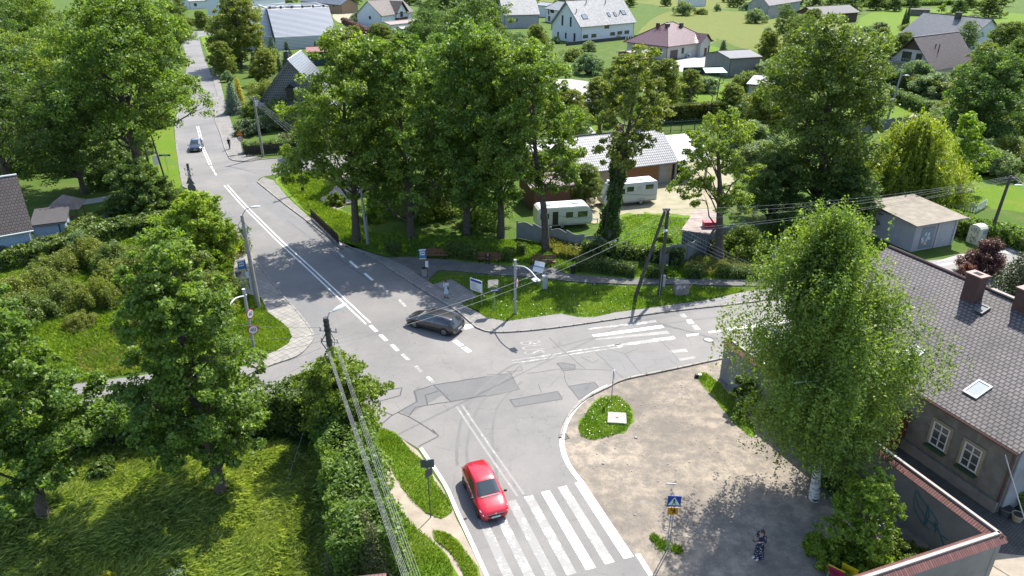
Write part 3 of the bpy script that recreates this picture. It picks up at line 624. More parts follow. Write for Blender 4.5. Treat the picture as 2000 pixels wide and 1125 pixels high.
def hedge(name,label,px,wd,H,leaf,dens,ls,seed,cat='hedge',rough=.15,core=True,group=None,world=False,cap=1):
    """clipped hedge along a line; local frame at the first point"""
    global RNG; RNG=np.random.default_rng(seed); pts=[Vector(p[:2]) for p in (px if world else PP(px))]; o=pts[0].copy(); root=thing(name,label,cat,(o.x,o.y,0),0,group)
    pts=[p-o for p in pts]; V=[]; cb=MB()
    for a,b in zip(pts[:-1],pts[1:]):
        d=b-a; L=d.length; d/=L; nn=Vector((-d.y,d.x)); area=L*(wd+2*H)+2*wd*H; m=int(area*dens)
        r=RNG.uniform(0,1,m); s=RNG.uniform(-.02*L-.1,L*1.02+.1,m); top=wd/(wd+2*H); t1=(1-top)/2
        x=np.where(r<t1,-wd/2,np.where(r<2*t1,wd/2,RNG.uniform(-wd/2,wd/2,m))); z=np.where(r<2*t1,RNG.uniform(.03,H,m),H)
        nx=np.where(r<t1,-1.,np.where(r<2*t1,1.,0.)); nz=np.where(r<2*t1,0.25,1.)
        wv=np.array([noise.noise(Vector((float(q)*.9+seed,float(w_)*1.1,float(k)*.9))) for q,w_,k in zip(s[::1],z,x)])*rough*2.2 if m<60000 else 0
        dep=wv-np.abs(RNG.normal(0,rough*.8,m)); x=x+nx*dep; z=np.maximum(.02,z+np.where(nz==1,dep,0))
        # ends
        C=np.stack([a.x+d.x*s+nn.x*x,a.y+d.y*s+nn.y*x,z],1); O=np.stack([nn.x*nx,nn.y*nx,nz],1); V.append(leaf_quads(C,ls,O,.3,.62,.9))
        me=int(wd*H*dens*1.3)
        for q,sg in ((a,-1),(b,1)):
            xx=RNG.uniform(-wd/2,wd/2,me); zz=RNG.uniform(.02,H,me); sh=RNG.uniform(-.15,.05,me)
            C=np.stack([q.x+nn.x*xx+d.x*sg*sh,q.y+nn.y*xx+d.y*sg*sh,zz],1); V.append(leaf_quads(C,ls,np.tile([d.x*sg,d.y*sg,.2],(me,1)),.3,.62,.9))
        if core: k_=min(.12+rough*1.7,wd*.35,H*.4); cb.box(((a.x+b.x)/2,(a.y+b.y)/2,(H-k_)/2),(max(.1,L-.1),max(.2,wd-2*k_),H-k_),math.atan2(d.y,d.x))
    if core: cb.build('trunk',pm('hedge_dark_core',(.030,.030,.014),(.015,.017,.008),6,.95,.5),root)  # near-black box, no stem: the hedge's inner shade is put into its colour
    quads_obj('crown',np.concatenate(V),leaf,root); return root
def stuffblades(name,px,n,h,wd,mat,seed,z=.03,lean=.5,wind=(0,0),world=False,thin=None):
    global RNG; RNG=np.random.default_rng(seed); poly=PP(px); X,Y=scatter(poly,n)
    if thin:
        k=np.array([noise.noise(Vector((x*thin,y*thin,seed)))+RNG.uniform(-.15,.15)>-.05 for x,y in zip(X,Y)]); X,Y=X[k],Y[k]
    hh=h*(1+.5*np.array([noise.noise(Vector((x*.5,y*.5,seed*1.3))) for x,y in zip(X,Y)]))
    if wind!=(0,0):
        an=np.array([noise.noise(Vector((x*.28,y*.28,4.)))*3.2 for x,y in zip(X,Y)]); ca,sa=np.cos(an),np.sin(an)
        wind=((wind[0]*ca-wind[1]*sa)*2.2,(wind[0]*sa+wind[1]*ca)*2.2)
    o=quads_obj(name,blades(X,Y,hh,wd,lean,z,seed,wind),mat); return props(o,kind='stuff')
# ================================================================ the trees where they stand
D=deciduous
# prototypes placed themselves, then copied
ashA=D('ash_tree','tall ash with a forked dark trunk beside the steel pole at the bend',P(697,474),20,6.6,6.0,L_ash,46000,.30,11,nl=44,trunk_r=.45,lean=(.7,-.3),group='tall trees in the park strip')
ashB=D('ash_tree','tall ash with an open crown behind the clipped hedge and first bench',P(912,456),22.0,6.6,2.6,L_ash,50000,.30,12,nl=42,trunk_r=.40,lean=(.3,0),group='tall trees in the park strip')
ashC=D('ash_tree','tall ash with a straight bare trunk in front of the caravan',P(1066,491),20.5,5.6,6.0,L_ash,33000,.29,13,nl=38,trunk_r=.42,lean=(-1.4,.6),shape=.7,group='tall trees in the park strip')
g_='tall trees in the park strip'
copy_thing(ashB,'tall broad tree between the bend pole and the first bench',P(803,466),2.1,(1.0,1.0,.95),g_)
copy_thing(ashA,'tall tree behind the caravan end of the park strip',P(978,464),1.2,(.9,.9,.97),g_)
copy_thing(ashC,'slender tree in the second row behind the blue bus stop sign',P(860,392),3.9,(1.05,1.05,.95),g_)
copy_thing(ashB,'tree in the second row beside the grey gabled house',P(760,340),4.6,(.85,.85,.80),g_)
copy_thing(ashA,'tree in the second row hiding the brown sheds',P(940,345),5.2,(.95,.95,.9),g_)
darkA=D('shade_tree','dark rounded tree whose top reaches the upper edge left of the white house',P(925,262),22.5,7.4,4,L_dark,34000,.34,21,nl=44,trunk_r=.4,shape=.6,group='trees between the gardens')
g2='trees between the gardens'
copy_thing(darkA,'dark tree behind the white cars and the plum hedge',P(850,205),1.7,(.8,.8,.8),g2)
copy_thing(darkA,'dark tree between the grey house and the street trees',P(1010,205),3.1,(.75,.75,.62),g2)
D('fork_tree','ivy covered trunk with a thin open crown between the two white caravans',P(1183,492),20,4.2,8.5,L_olive,21000,.27,31,nl=30,trunk_r=.45,lean=(2.0,.6),shape=.65,lr=.25,wild=.3)
D('fork_tree','bent tree with sparse leaves and a dead limb beside the metal container',P(1402,512),14.8,4.6,4.5,L_ash,15000,.27,32,nl=22,trunk_r=.48,lean=(-1.0,.5),fork=.5,lr=.24,wild=.45,shape=.8)
D('chestnut_tree','huge dense dark green tree right of the garage forecourt',P(1590,425),21,7.6,3.0,L_dark,60000,.33,33,nl=60,trunk_r=.5,lean=(-1,0),shape=.8,density=1.,lr=.28,up=.5)
# west side: big old trees
oak=D('oak_tree','huge old oak with heavy limbs overhanging the far road',P(278,372),23,10.3,7.0,L_ash,72000,.34,41,nl=64,trunk_r=.75,lean=(1.0,1),shape=.55,lr=.24,wild=.3,group='old trees west of the road')
g3='old trees west of the road'
copy_thing(oak,'broad green tree at the left edge behind the big oak',P(95,300),2.4,(.82,.82,.74),g3)
copy_thing(oak,'tall light green tree filling the upper left corner',P(95,175),3.9,(.9,.9,.85),g3)
copy_thing(oak,'tall tree above the oak, left of the far road',P(250,205),5.1,(.85,.85,.85),g3)
copy_thing(darkA,'dark shade tree beside the blue cottage roof',P(20,372),.7,(1.1,1.1,.85),g3)
copy_thing(darkA,'dark tree standing in the shade behind the gazebo',P(165,378),2.2,(.9,.9,.62),g3)
copy_thing(oak,'distant tree at the top left corner of the view',P(-60,120),1.0,(.9,.9,.9),g3)
copy_thing(darkA,'tree left of the small crossing at the top of the far road',P(290,118),1.3,(1,1,.75),g3)
copy_thing(oak,'tree overhanging the far end of the road from the left',P(352,112),2.0,(.62,.62,.5),g3)
copy_thing(darkA,'tree behind the others at the upper left edge',P(20,235),4.3,(1.1,1.1,1.0),g3)
# near left
D('maple_tree','dense maple at the left edge over the long grass',P(92,1020),13.4,4.3,2.3,L_ash,76000,.235,51,nl=60,trunk_r=.34,lean=(-.9,1.2),shape=.55,lr=.24,density=1,up=.5,flat_=.7)
D('maple_tree','dense conical maple with a thick short trunk in the long grass',P(436,974),15.2,4.0,2.0,L_ash,72000,.225,52,nl=62,trunk_r=.36,lean=(-.9,.9),shape=.42,lr=.26,up=.5,flat_=.7)
D('young_maple','young maple with reddish tips behind the tall hedge by the utility pole',P(672,868),6.3,2.9,.8,L_ash,26000,.20,53,nl=24,trunk_r=.12,shape=.7,lr=.34,density=1)
D('walnut_tree','bright yellow green tree beside the road across from the bus stop',P(405,530),7.4,4.0,1.2,L_lime,28000,.27,54,nl=36,trunk_r=.2,shape=.62,lr=.30)
D('young_tree','small dark tree standing close to the road past the walnut',P(285,425),6.5,3.6,1.0,L_dark,26000,.28,55,nl=28,trunk_r=.18,shape=.6,lr=.32)
D('willow_scrub','feathery pale green self sown tree on the rough plot',P(395,640),6.5,2.2,1.0,L_olive,26000,.17,56,nl=28,trunk_r=.10,shape=.7,lr=.30)
bA=bush('willow_bush','pale feathery willow bush in the middle of the rough plot',P(262,560),3.2,3.0,L_olive,15000,.17,61,spiky=.5,group='scrub on the rough plot')
for i,(u,v,s,rz,lb) in enumerate([(175,520,.9,1,'silvery willow bush next to the blue wall'),(60,630,.8,2,'willow bush at the left edge of the rough plot'),(420,600,1.0,3,'willow bush beside the clearing near the left pavement'),(345,500,1.1,4,'willow bush under the yellow green walnut'),(130,600,.75,5,'low willow bush left of the clearing')]):
    copy_thing(bA,lb,P(u,v),rz,s)
for i,(u,v,s) in enumerate([(80,570,.8),(200,600,.7),(230,530,.9),(300,600,.8),(380,560,1.0),(110,540,.8),(430,500,.9),(310,520,1.0),(30,590,.8),(260,640,.6),(160,640,.5)]):
    copy_thing(bA,'feathery self sown bush in the overgrown rough plot',P(u,v),i*1.1,(s*random.uniform(.8,1.2),s,s*random.uniform(.8,1.3)),'scrub on the rough plot')
bG=bush('grey_bush','silvery grey bush with upright shoots by the blue cottage annex',P(160,500),1.7,2.6,L_grey,6000,.15,62,spiky=.8,group='silvery bushes')
copy_thing(bG,'silvery grey bush between laurels and willow scrub',P(232,505),2,.7)
# laurel/hedge mass left
hedge('laurel_hedge','broad dark laurel hedge running from the cottage toward the road',[(-40,535),(120,500),(240,462),(330,448)],3.0,1.9,L_box,95,.24,71,rough=.28)
hedge('laurel_hedge','upper dark hedge behind the gazebo',[(130,478),(220,440),(330,412),(365,405)],2.0,1.8,L_dark,85,.24,72,rough=.28)
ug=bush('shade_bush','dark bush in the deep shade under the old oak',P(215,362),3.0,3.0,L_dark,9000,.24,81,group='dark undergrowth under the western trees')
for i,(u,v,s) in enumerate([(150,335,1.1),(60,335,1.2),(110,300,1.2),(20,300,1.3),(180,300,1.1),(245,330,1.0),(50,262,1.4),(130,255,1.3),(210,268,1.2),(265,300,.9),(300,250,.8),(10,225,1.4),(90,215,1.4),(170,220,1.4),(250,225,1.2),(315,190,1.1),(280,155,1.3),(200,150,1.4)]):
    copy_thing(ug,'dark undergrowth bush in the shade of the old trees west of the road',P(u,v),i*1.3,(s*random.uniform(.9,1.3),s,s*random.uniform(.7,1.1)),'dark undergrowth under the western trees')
# near hedges
hedge('tall_hedge','tall thick hedge along the dirt path by the near road',[(655,832),(676,905),(700,1000),(716,1090),(722,1150)],3.0,3.3,L_ash,200,.17,73,rough=.45)
hedge('dark_hedge','dark overgrown hedge behind the two maples',[(150,880),(280,862),(420,845),(560,835),(620,838)],2.2,3.0,L_box,120,.18,74,rough=.3)
conifer('thuja','brownish thuja cone at the lower end of the tall hedge',P(722,1112),3.9,.7,L_thuja,9000,.09,75,cat='conifer',group='thujas by the red roof')
conifer('thuja','taller dull green thuja next to the dark slatted fence',P(738,1150),4.3,.75,L_thuja,12000,.09,76,cat='conifer',group='thujas by the red roof')
conifer('thuja','small thuja between the tall hedge and the long grass',P(668,1135),3.4,.8,L_thuja,8000,.09,77,cat='conifer',group='thujas by the red roof')
bush('shrub','yellow leaved shrub tip at the bottom edge in the long grass',P(215,1160),.8,1.3,L_yel,1500,.12,78)
bush('shrub','bluish spiky shrub at the bottom edge in the long grass',P(345,1140),.8,.8,L_grey,1500,.14,79,spiky=1)
bush('shrub','dark rounded shrub under the conical maple',P(205,935),.95,1.3,L_dark,3500,.14,80)
# birch and maple by the wall
drooping('birch_tree','big weeping birch with white limbs leaning over the boundary wall',P(1590,975),16.9,4.5,2.4,L_birch,5800,30,.135,91,L=(1.0,3.4),bark=M_birch,trunk_r=.27,lean=(-1.0,1.4),nl=34,shape=.85,rv=(.45,1.08),sp=.085,arch=.35,limbs_r=1.3,lw=.6,hg=.5)
bm=D('small_maple','bright green young maple in front of the boundary wall',P(1668,1085),4.9,1.75,.3,L_lime,9000,.21,92,nl=18,trunk_r=.07,shape=.8,lr=.36,up=.8)
bush('shrub','bright green shrub at the foot of the young maple',P(1622,1096),1.5,1.1,L_lime,6500,.17,93)
bush('shrub','light green shrub between the young maple and the wall',P(1700,1118),1.25,1.3,L_lime,4500,.15,94)
bush('shrub','dark weeds along the foot of the boundary wall',P(1752,1085),1.2,.7,L_dark,4000,.13,95)
bush('ivy_bush','dark bush at the far end of the boundary wall beside the dirt yard',P(1450,800),1.1,2.9,L_box,7000,.15,96,lumps=9)
bush('ivy_bush','dark shrub under the birch against the boundary wall',P(1635,955),1.5,1.6,L_dark,7000,.15,97)
# right side
drooping('weeping_willow','bright yellow green weeping willow in front of the lawn',P(1765,405),11.0,5.8,2.4,L_willow,2300,34,.34,98,L=(3.0,6.5),trunk_r=.4,nl=40,shape=.5,sp=.09,arch=.9,lw=.28,hg=2.5)
D('round_tree','light green tree at the right shoulder of the weeping willow',P(1860,372),9.5,3.6,1.5,L_lime,17000,.27,99,nl=26,trunk_r=.2,shape=.6)
mid=D('garden_tree','large dark green tree mass below the brown gabled house',P(1900,298),14.5,7.2,1.5,L_dark,40000,.34,101,nl=50,trunk_r=.4,shape=.5,group='garden trees on the right')
g4='garden trees on the right'
copy_thing(mid,'large tree at the right edge beside the slate blue roof',P(1990,215),1.1,(.95,.95,.95),g4)
copy_thing(mid,'dark tree at the right edge above the lawn',P(2040,300),2.9,(.9,.9,.85),g4)
copy_thing(mid,'yellowish tree in the upper right corner',P(2010,120),4,(.9,.9,.8),g4)
copy_thing(mid,'round tree behind the chestnut next to the meadow',P(1540,215),.5,(.72,.72,.8),g4)
copy_thing(mid,'green tree between the chestnut and the container fence',P(1500,435),2.2,(.62,.62,.55),g4)
copy_thing(mid,'shaded tree right of the chestnut above the stop',P(1640,450),3.3,(.6,.6,.5),g4)
bR=bush('round_bush','bluish round tree on the lawn at the right edge',P(1942,345),3.4,4.2,L_grey,13000,.2,102,cat='small tree',group='rounded garden shrubs')
g5='rounded garden shrubs'
for u,v,s,rz,lb in [(1725,112,1.25,1,'silvery round tree beside the dark garden shelter'),(1620,95,1.4,2,'pale green bushy tree in front of the dark shed'),(1330,175,.8,3,'grey green bush by the green canopy'),(1150,100,.8,4,'grey shrub at the foot of the white house'),(1475,45,1.5,5,'green bush in the far meadow near the pink roof house'),(1335,30,1.7,6,'far green bush at the meadow top')]:
    copy_thing(bR,lb,P(u,v),rz,s)
gt=D('garden_tree','olive green tree in front of the white and cream houses',P(1290,218),9.5,4.6,.8,L_olive,34000,.27,103,nl=40,trunk_r=.2,shape=.5,lr=.28,group='garden trees in the middle')
g6='garden trees in the middle'
for u,v,s,rz,lb in [(1210,205,1.0,1,'olive tree left of the cream house shed'),(1160,232,.75,2,'light tree behind the ivy trunk'),(1345,195,.62,3,'small round tree above the clipped yellow hedge'),(1500,128,.9,5,'bright tree in front of the pink roofed house'),(1555,100,1.0,4,'bright bushy tree left of the dark shed'),(1755,120,.8,.5,'bright green tree at the gable of the brown roofed house'),(472,132,1.85,2,'yellowish broad tree beside the grey clad building'),(445,62,.8,4,'small tree by the far crossing'),(745,130,1.1,3,'tree in front of the small garage of the balcony house'),(700,190,1.35,5,'light green tree between red roofed shed and street trees'),(820,130,1.2,1,'tree right of the balcony house')]:
    copy_thing(gt,lb,P(u,v),rz,s,g6)
# conifers and shrubs behind
c1=conifer('spruce','dark green spruce in front of the grey clad building',P(566,140),7.5,2.1,L_spr,11000,.22,111,group='spruces and firs')
for u,v,s,rz,lb in [(500,150,.8,1,'spruce left of the grey clad building'),(548,150,.65,2,'small spruce beside the dark green shed'),(617,100,.4,3,'tiny fir tip on the hedge behind the red roof'),(1770,47,1.0,0,'slim dark conifer on the far lawn')]:
    copy_thing(c1,lb,P(u,v),rz,s if lb[0:4]!='slim' else (.55,.55,1.1))
cb=conifer('blue_spruce','blue spruce at the verge of the far road',P(458,222),6.0,1.9,L_blue,11000,.2,112,group='spruces and firs')
copy_thing(cb,'blue spruce beside the grey clad building corner',P(535,118),1,1.1)
conifer('golden_cypress','golden yellow cypress by the blue spruce',P(470,205),5.5,.75,L_gold,6000,.16,113,col=.6,cat='conifer')
bush('dark_shrub','spreading dark juniper behind the warning sign',P(490,262),3.0,2.8,L_spr,9000,.2,114)
bush('dark_shrub','olive shrub row between the conifers and the gabled house',P(520,185),4.5,3.2,L_olive,14000,.22,115)
bush('dark_shrub','large dark shrub group left of the gabled house',P(505,225),3.6,3.4,L_dark,12000,.22,116)
bush('golden_shrub','golden leaved shrub in front of the gabled house wall',P(575,285),3.0,1.9,L_thuja,9000,.18,117)
copy_thing(gt,'yellow green tree in front of the dark gabled house',P(607,300),1.9,(.62,.62,.8),g6)
copy_thing(c1,'dark cypress on the far lawn left of the grey hut',P(1764,50),2,(.45,.45,.9))
conifer('brown_conifer','brownish conifer beside the silvery tree',P(1712,80),5.5,1.5,L_thuja,5000,.24,118)
D('apple_tree','small bright fruit tree on the far right lawn',P(1838,28),5,2.4,1.4,L_lime,5000,.3,119,nl=14,trunk_r=.1,group='fruit trees on the far lawn')
conifer('topiary','small dark pointed topiary on the cream house lawn',P(1411,106),4.2,1.2,L_spr,3500,.22,120,col=.5,cat='conifer')
# far tree line
ft=D('far_tree','distant dark tree behind the far lawn',P(1640,18),15,7.5,.5,L_dark,22000,.5,121,nl=36,trunk_r=.3,shape=.45,group='distant tree line')
g7='distant tree line'
nf=['left of the fruit trees','right of the pink roofed house','above the long grey hut','by the top edge of the view','beyond the grey clad roof','behind the balcony house','over the cream house meadow','near the far right corner','past the slate roof','behind the distant meadow','next to the far left roof','beyond the plum hedge','behind the white gabled house','past the silvery tree','above the far crossing']
for i,(u,v,s) in enumerate([(1700,12,.9),(1555,12,.8),(1750,6,1.0),(1640,4,1.1),(1430,4,.9),(690,8,.8),(870,25,1.0),(1950,12,.9),(1890,20,.6),(1250,-2,.9),(335,40,.8),(960,30,.9),(1340,2,.6),(1810,4,.7),(430,8,.7)]):
    copy_thing(ft,'distant tree '+nf[i],P(u,v),i*1.7,(s*random.uniform(.9,1.2),s,s*.8),g7)
for i,(u,v,s) in enumerate([(1590,22,.7),(1660,26,.75),(1710,20,.8),(1745,22,.6),(1500,30,.7),(1440,14,.7),(1120,20,.6),(1040,28,.8),(990,22,.8),(920,34,.8),(800,10,.8),(640,8,.7),(560,8,.7),(340,24,.9),(300,60,.9),(1870,30,.6),(1930,34,.8),(1780,14,.6),(1300,12,.5),(1230,14,.5)]):
    copy_thing(ft,'dark tree in the belts between the far fields and houses',P(u,v),i*1.3+.4,(s*1.1,s,s*.75),g7)
for i,(u,v,s) in enumerate([(1180,-14,1.0),(1300,-16,1.1),(1420,-14,1.0),(1540,-14,1.1),(1690,-16,1.1),(1840,-12,1.1),(1980,-10,1.1),(1060,-14,1.1),(760,-12,1.0),(880,-8,1.1),(600,-14,1.0),(480,-10,.9)]):
    copy_thing(ft,'hazy distant tree on the horizon side',P(u,v),i*2.1,(s*1.3,s,s),'backmost tree belt')
# garden bushes and small trees that fill the plots between the far houses
g8='garden bushes among the far houses'
for i,(u,v,s_) in enumerate([(405,48,1.5),(425,58,1.3),(372,50,1.2),(560,175,1.2),(445,160,1.0),(452,128,1.2),(700,42,1.1),(835,44,1.6),(862,60,1.7),(905,70,1.6),(895,40,1.5),(955,55,1.5),(1060,98,1.3),(1085,85,1.2),(1120,118,1.3),(1150,145,1.4),(1180,170,1.4),(1068,140,1.5),(1040,120,1.6),(1235,150,1.1),(1262,160,1.0),(1380,180,1.0),(1442,205,1.3),(1460,180,1.3),(1470,250,1.4),(1510,150,1.5),(1525,185,1.6),(1600,135,1.7),(1640,125,1.4),(1660,150,1.5),(1690,120,1.5),(1700,150,1.6),(1645,175,1.8),(1690,200,1.6),(1735,168,1.4),(1780,172,1.5),(1820,185,1.5),(1860,175,1.6),(1770,60,1.0),(1690,80,1.4),(1715,62,1.2),(1850,40,1.2),(1900,46,1.3),(1590,30,1.8),(1520,30,1.5),(1460,20,1.4),(1400,22,1.3),(1370,28,1.2),(1560,55,1.5),(1500,70,1.4),(1100,8,1.6),(1160,4,1.6),(820,12,1.7),(740,18,1.5),(650,12,1.6),(560,14,1.6),(1880,235,1.7),(1850,250,1.3),(1830,262,1.3),(1960,330,1.4),(1895,330,1.2),(780,150,1.6),(730,165,1.5),(560,215,1.3),(590,240,1.2),(545,250,1.2),(1050,230,1.5),(1085,250,1.2),(1010,260,1.7),(1455,300,1.3),(1480,330,1.4),(1445,280,1.2)]):
    copy_thing((bR,bG,bA)[i%3] if i%5 else bR,'leafy bush in the hedges and gardens between the far houses',P(u,v),i*1.3,(s_*random.uniform(.8,1.25),s_,s_*random.uniform(.7,1.15)),g8)
g9='garden trees among the far houses'
for i,(u,v,s_) in enumerate([(440,150,.85),(520,165,.8),(395,58,.7),(840,75,1.1),(880,95,1.1),(960,85,1.0),(1050,110,.9),(1560,140,1.1),(1610,165,1.2),(1660,190,1.0),(1580,75,1.0),(1530,85,1.0),(1720,100,.7),(1950,150,1.3),(1900,190,1.1),(1880,110,.8),(640,110,.6),(690,125,1.0),(1142,398,.5),(1120,330,.7),(1105,285,.9),(1420,240,.7),(1490,270,.9),(1235,190,.8)]):
    copy_thing((gt,darkA)[i%4==3],'garden tree between the plots of the far houses',P(u,v),i*1.9,s_*(1 if i%4!=3 else .55),g9)
# clipped hedges of the park path
tb=1.15
for i,(px,wd,h,lb) in enumerate([([(1172,530),(1240,540)],1.3,1.25,'clipped hedge block right of the waste bin on the park path'),([(1130,526),(1164,531)],1.3,1.2,'clipped hedge block left of the footpath gap'),([(1266,541),(1300,543)],1.2,1.2,'clipped hedge block between the legs of the wooden pole'),([(1342,542),(1368,543)],1.1,1.1,'clipped cube hedge behind the stone cabinet'),([(1402,540),(1510,545)],1.2,1.1,'long clipped hedge right of the stone cabinet'),([(1012,497),(1025,498)],.9,1.2,'small clipped cube bush beside the middle bench'),([(758,492),(778,499)],1.0,1.2,'clipped cube bush left of the first bench'),([(874,500),(930,507)],1.4,1.3,'clipped hedge between the first two benches'),([(985,508),(1000,510)],1.2,1.2,'clipped bush right of the person on the bench')]):
    hedge('clipped_hedge',lb,px,wd,h,L_box,230,.12,130+i,rough=.13,group='clipped hedges along the park path')
hedge('yellow_hedge','tall clipped hedge with a yellow top beside the container yard garden',[(1292,242),(1370,236),(1445,232)],1.6,3.2,leafmat('leaf_yel2',(.07,.085,.01),(.20,.19,.02)),70,.24,141,rough=.16)
hedge('plum_hedge','dark purple hedge sloping beside the white cars',[(672,45),(720,68),(790,92)],2.0,2.0,L_plum,45,.3,142,rough=.3)
hedge('green_hedge','thick green hedge behind the donation bin',[(1822,438),(1890,462),(1960,476),(2040,500)],2.6,1.9,L_ash,100,.22,143,rough=.3)
hedge('green_hedge','long grey green hedge in front of the brown roofed house',[(1695,165),(1760,172),(1850,195)],2.2,3.0,L_olive,50,.3,144,rough=.35)
hedge('green_hedge','dark hedge between the clothing lines and the willow',[(1720,185),(1810,225),(1880,232)],2.2,2.2,L_dark,60,.28,145,rough=.35)
hedge('green_hedge','clipped green hedge by the far left driveway',[(395,48),(432,46)],3,3.0,L_ash,30,.4,146,rough=.3)
hedge('green_hedge','low hedge edging the far lawn',[(1690,14),(1850,10),(1960,14)],3,2.4,L_ash,18,.5,147,rough=.4)
hedge('green_hedge','round clipped hedge left of the far plywood house',[(668,26),(690,22)],2.6,2.4,L_spr,30,.35,148,rough=.3)
hedge('roadside_hedge','dark fence side hedge under the gabled house',[(478,300),(530,296),(600,292),(690,288)],1.3,1.6,L_dark,90,.2,149,rough=.25)
hedge('park_hedge','dark undergrowth hedge in front of the concrete fence',[(1140,505),(1200,512),(1330,522)],1.2,2.0,L_dark,90,.2,150,rough=.35)
bush('purple_bush','dark purple leaved bush next to the donation bin',P(1915,535),2.2,3.2,L_plum,16000,.14,151,spiky=.4)
bush('purple_bush','smaller purple bush behind the brick chimney',P(1885,560),1.3,2.4,L_plum,7000,.14,152,spiky=.4)
conifer('dark_yew','dark olive conifer at the right edge behind the shingle roof',P(1988,620),6.5,3.4,leafmat('yew',(.03,.045,.012),(.10,.12,.03),.15),30000,.17,153,col=.5,cat='conifer')
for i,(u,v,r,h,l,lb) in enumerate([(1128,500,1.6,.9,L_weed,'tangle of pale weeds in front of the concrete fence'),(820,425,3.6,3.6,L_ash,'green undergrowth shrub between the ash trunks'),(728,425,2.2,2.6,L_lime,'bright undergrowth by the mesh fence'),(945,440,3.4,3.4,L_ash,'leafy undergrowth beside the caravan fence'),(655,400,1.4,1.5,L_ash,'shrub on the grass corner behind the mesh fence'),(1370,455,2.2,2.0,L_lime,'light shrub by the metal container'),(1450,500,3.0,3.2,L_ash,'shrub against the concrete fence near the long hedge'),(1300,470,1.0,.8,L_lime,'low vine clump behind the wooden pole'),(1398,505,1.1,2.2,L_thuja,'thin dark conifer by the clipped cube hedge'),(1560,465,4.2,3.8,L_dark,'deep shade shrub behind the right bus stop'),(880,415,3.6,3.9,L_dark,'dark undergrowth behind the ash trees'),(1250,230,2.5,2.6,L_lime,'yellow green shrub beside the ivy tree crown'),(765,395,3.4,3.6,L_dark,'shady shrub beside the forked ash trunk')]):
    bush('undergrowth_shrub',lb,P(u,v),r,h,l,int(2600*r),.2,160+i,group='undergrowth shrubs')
bush('ivy','dark ivy wrapped thickly round the trunk between the caravans',P(1184,490),.95,9.0,L_dark,1,.2,180) if 0 else None
RNG=np.random.default_rng(180); r0=thing('ivy','dark ivy wrapped thickly round the trunk between the two caravans','ivy',P(1183,491))
n=26000; z=RNG.uniform(0,1,n)**.9*11.5; a=RNG.uniform(0,6.283,n); rad=(.95-.045*z)*(1+.35*np.sin(a*2+z*.9)+.3*np.sin(a*3-z*1.7)+.25*np.sin(z*2.6+a))*RNG.uniform(.4,1.1,n)
C=np.stack([rad*np.cos(a)+.16*z*.62,rad*np.sin(a)+.05*z,z],1); quads_obj('foliage',leaf_quads(C,.21,np.stack([np.cos(a),np.sin(a),.3*np.ones(n)],1),.3),L_dark,r0)
q=MB(); q.tube([(.35,-.3,0),(.6,-.35,4),(1.3,-.1,9)],[.06,.05,.02],6); q.tube([(-.4,-.2,0),(-.1,-.4,5),(.8,-.2,10)],[.06,.05,.02],6); q.build('stem',M_twig,r0)
# ---------------------------------------------------------------- grasses
n_=np
stuffblades('long_grass',[(-60,890),(120,880),(300,880),(420,880),(560,880),(640,940),(700,1165),(-120,1165)],150000,.55,.032,L_hay,201,.02,1.0,(.25,-.15),thin=None)
stuffblades('verge_blades',VER[0],9000,.13,.03,L_reed,202,.035)
stuffblades('verge_blades',VER[1],14000,.15,.03,L_reed,203,.035)
stuffblades('verge_blades',VER[2],3500,.13,.03,L_reed,204,.04)
stuffblades('verge_blades',ISL,42000,.16,.045,L_reed,205,.11,.5)
stuffblades('verge_blades',ISL2,6500,.17,.03,L_reed,206,.03)
stuffblades('verge_blades',[(1362,730),(1378,728),(1405,750),(1440,790),(1475,840),(1460,850),(1420,810),(1385,765),(1365,745)],2500,.16,.03,L_reed,207)
stuffblades('verge_blades',[(452,490),(463,480),(455,540),(480,575),(511,585),(522,611),(545,627),(564,643),(570,659),(564,672),(538,688),(503,700),(471,706),(430,690),(430,500)],26000,.22,.04,L_reed,208,.03,.6)
stuffblades('plot_grass',[(150,748),(0,765),(-120,640),(-60,545),(110,508),(230,475),(330,455),(440,455),(455,540),(480,640),(470,700),(300,724)],95000,.42,.055,L_reed,209,.03,.6)
stuffblades('plot_grass',[(150,700),(170,640),(330,640),(420,690),(300,722),(160,738)],12000,.38,.05,L_weed,210,.03,.5)
stuffblades('park_grass',[(640,430),(720,455),(1000,470),(1500,515),(1500,545),(1230,540),(1095,528),(1030,515),(870,505),(755,498),(700,482),(667,475)],50000,.30,.06,L_reed,211,.03,.6)
stuffblades('park_weeds',[(1070,478),(1170,500),(1180,515),(1090,505)],9000,.75,.07,L_weed,212,.03,.5)
stuffblades('park_weeds',[(1330,505),(1420,500),(1500,520),(1490,542),(1340,540)],8000,.6,.06,L_weed,213,.03,.5)
stuffblades('corner_grass',[(545,353),(565,338),(640,337),(668,342),(650,370),(625,390),(640,405),(680,420),(720,455),(760,475),(700,485),(612,428)],16000,.32,.07,L_reed,214,.03,.6)
stuffblades('yard_grass',[(1190,430),(1250,418),(1365,428),(1335,470),(1300,510),(1180,500)],16000,.14,.06,L_reed,215,.016)
stuffblades('wall_foot_grass',[(1690,1120),(1740,1060),(1850,1090),(1900,1075),(1800,1120),(1720,1150)],7000,.3,.04,L_reed,216,.015)
for i,(u,v,r) in enumerate([(1295,1065,.45),(1322,1075,.25),(1278,1052,.2),(1372,738,.3)]):
    p=P(u,v); X=RNG.normal(p.x,r*.45,700); Y=RNG.normal(p.y,r*.45,700); props(quads_obj('grass_tuft',blades(X,Y,.2,.025,.6,.01),L_reed),kind='stuff')
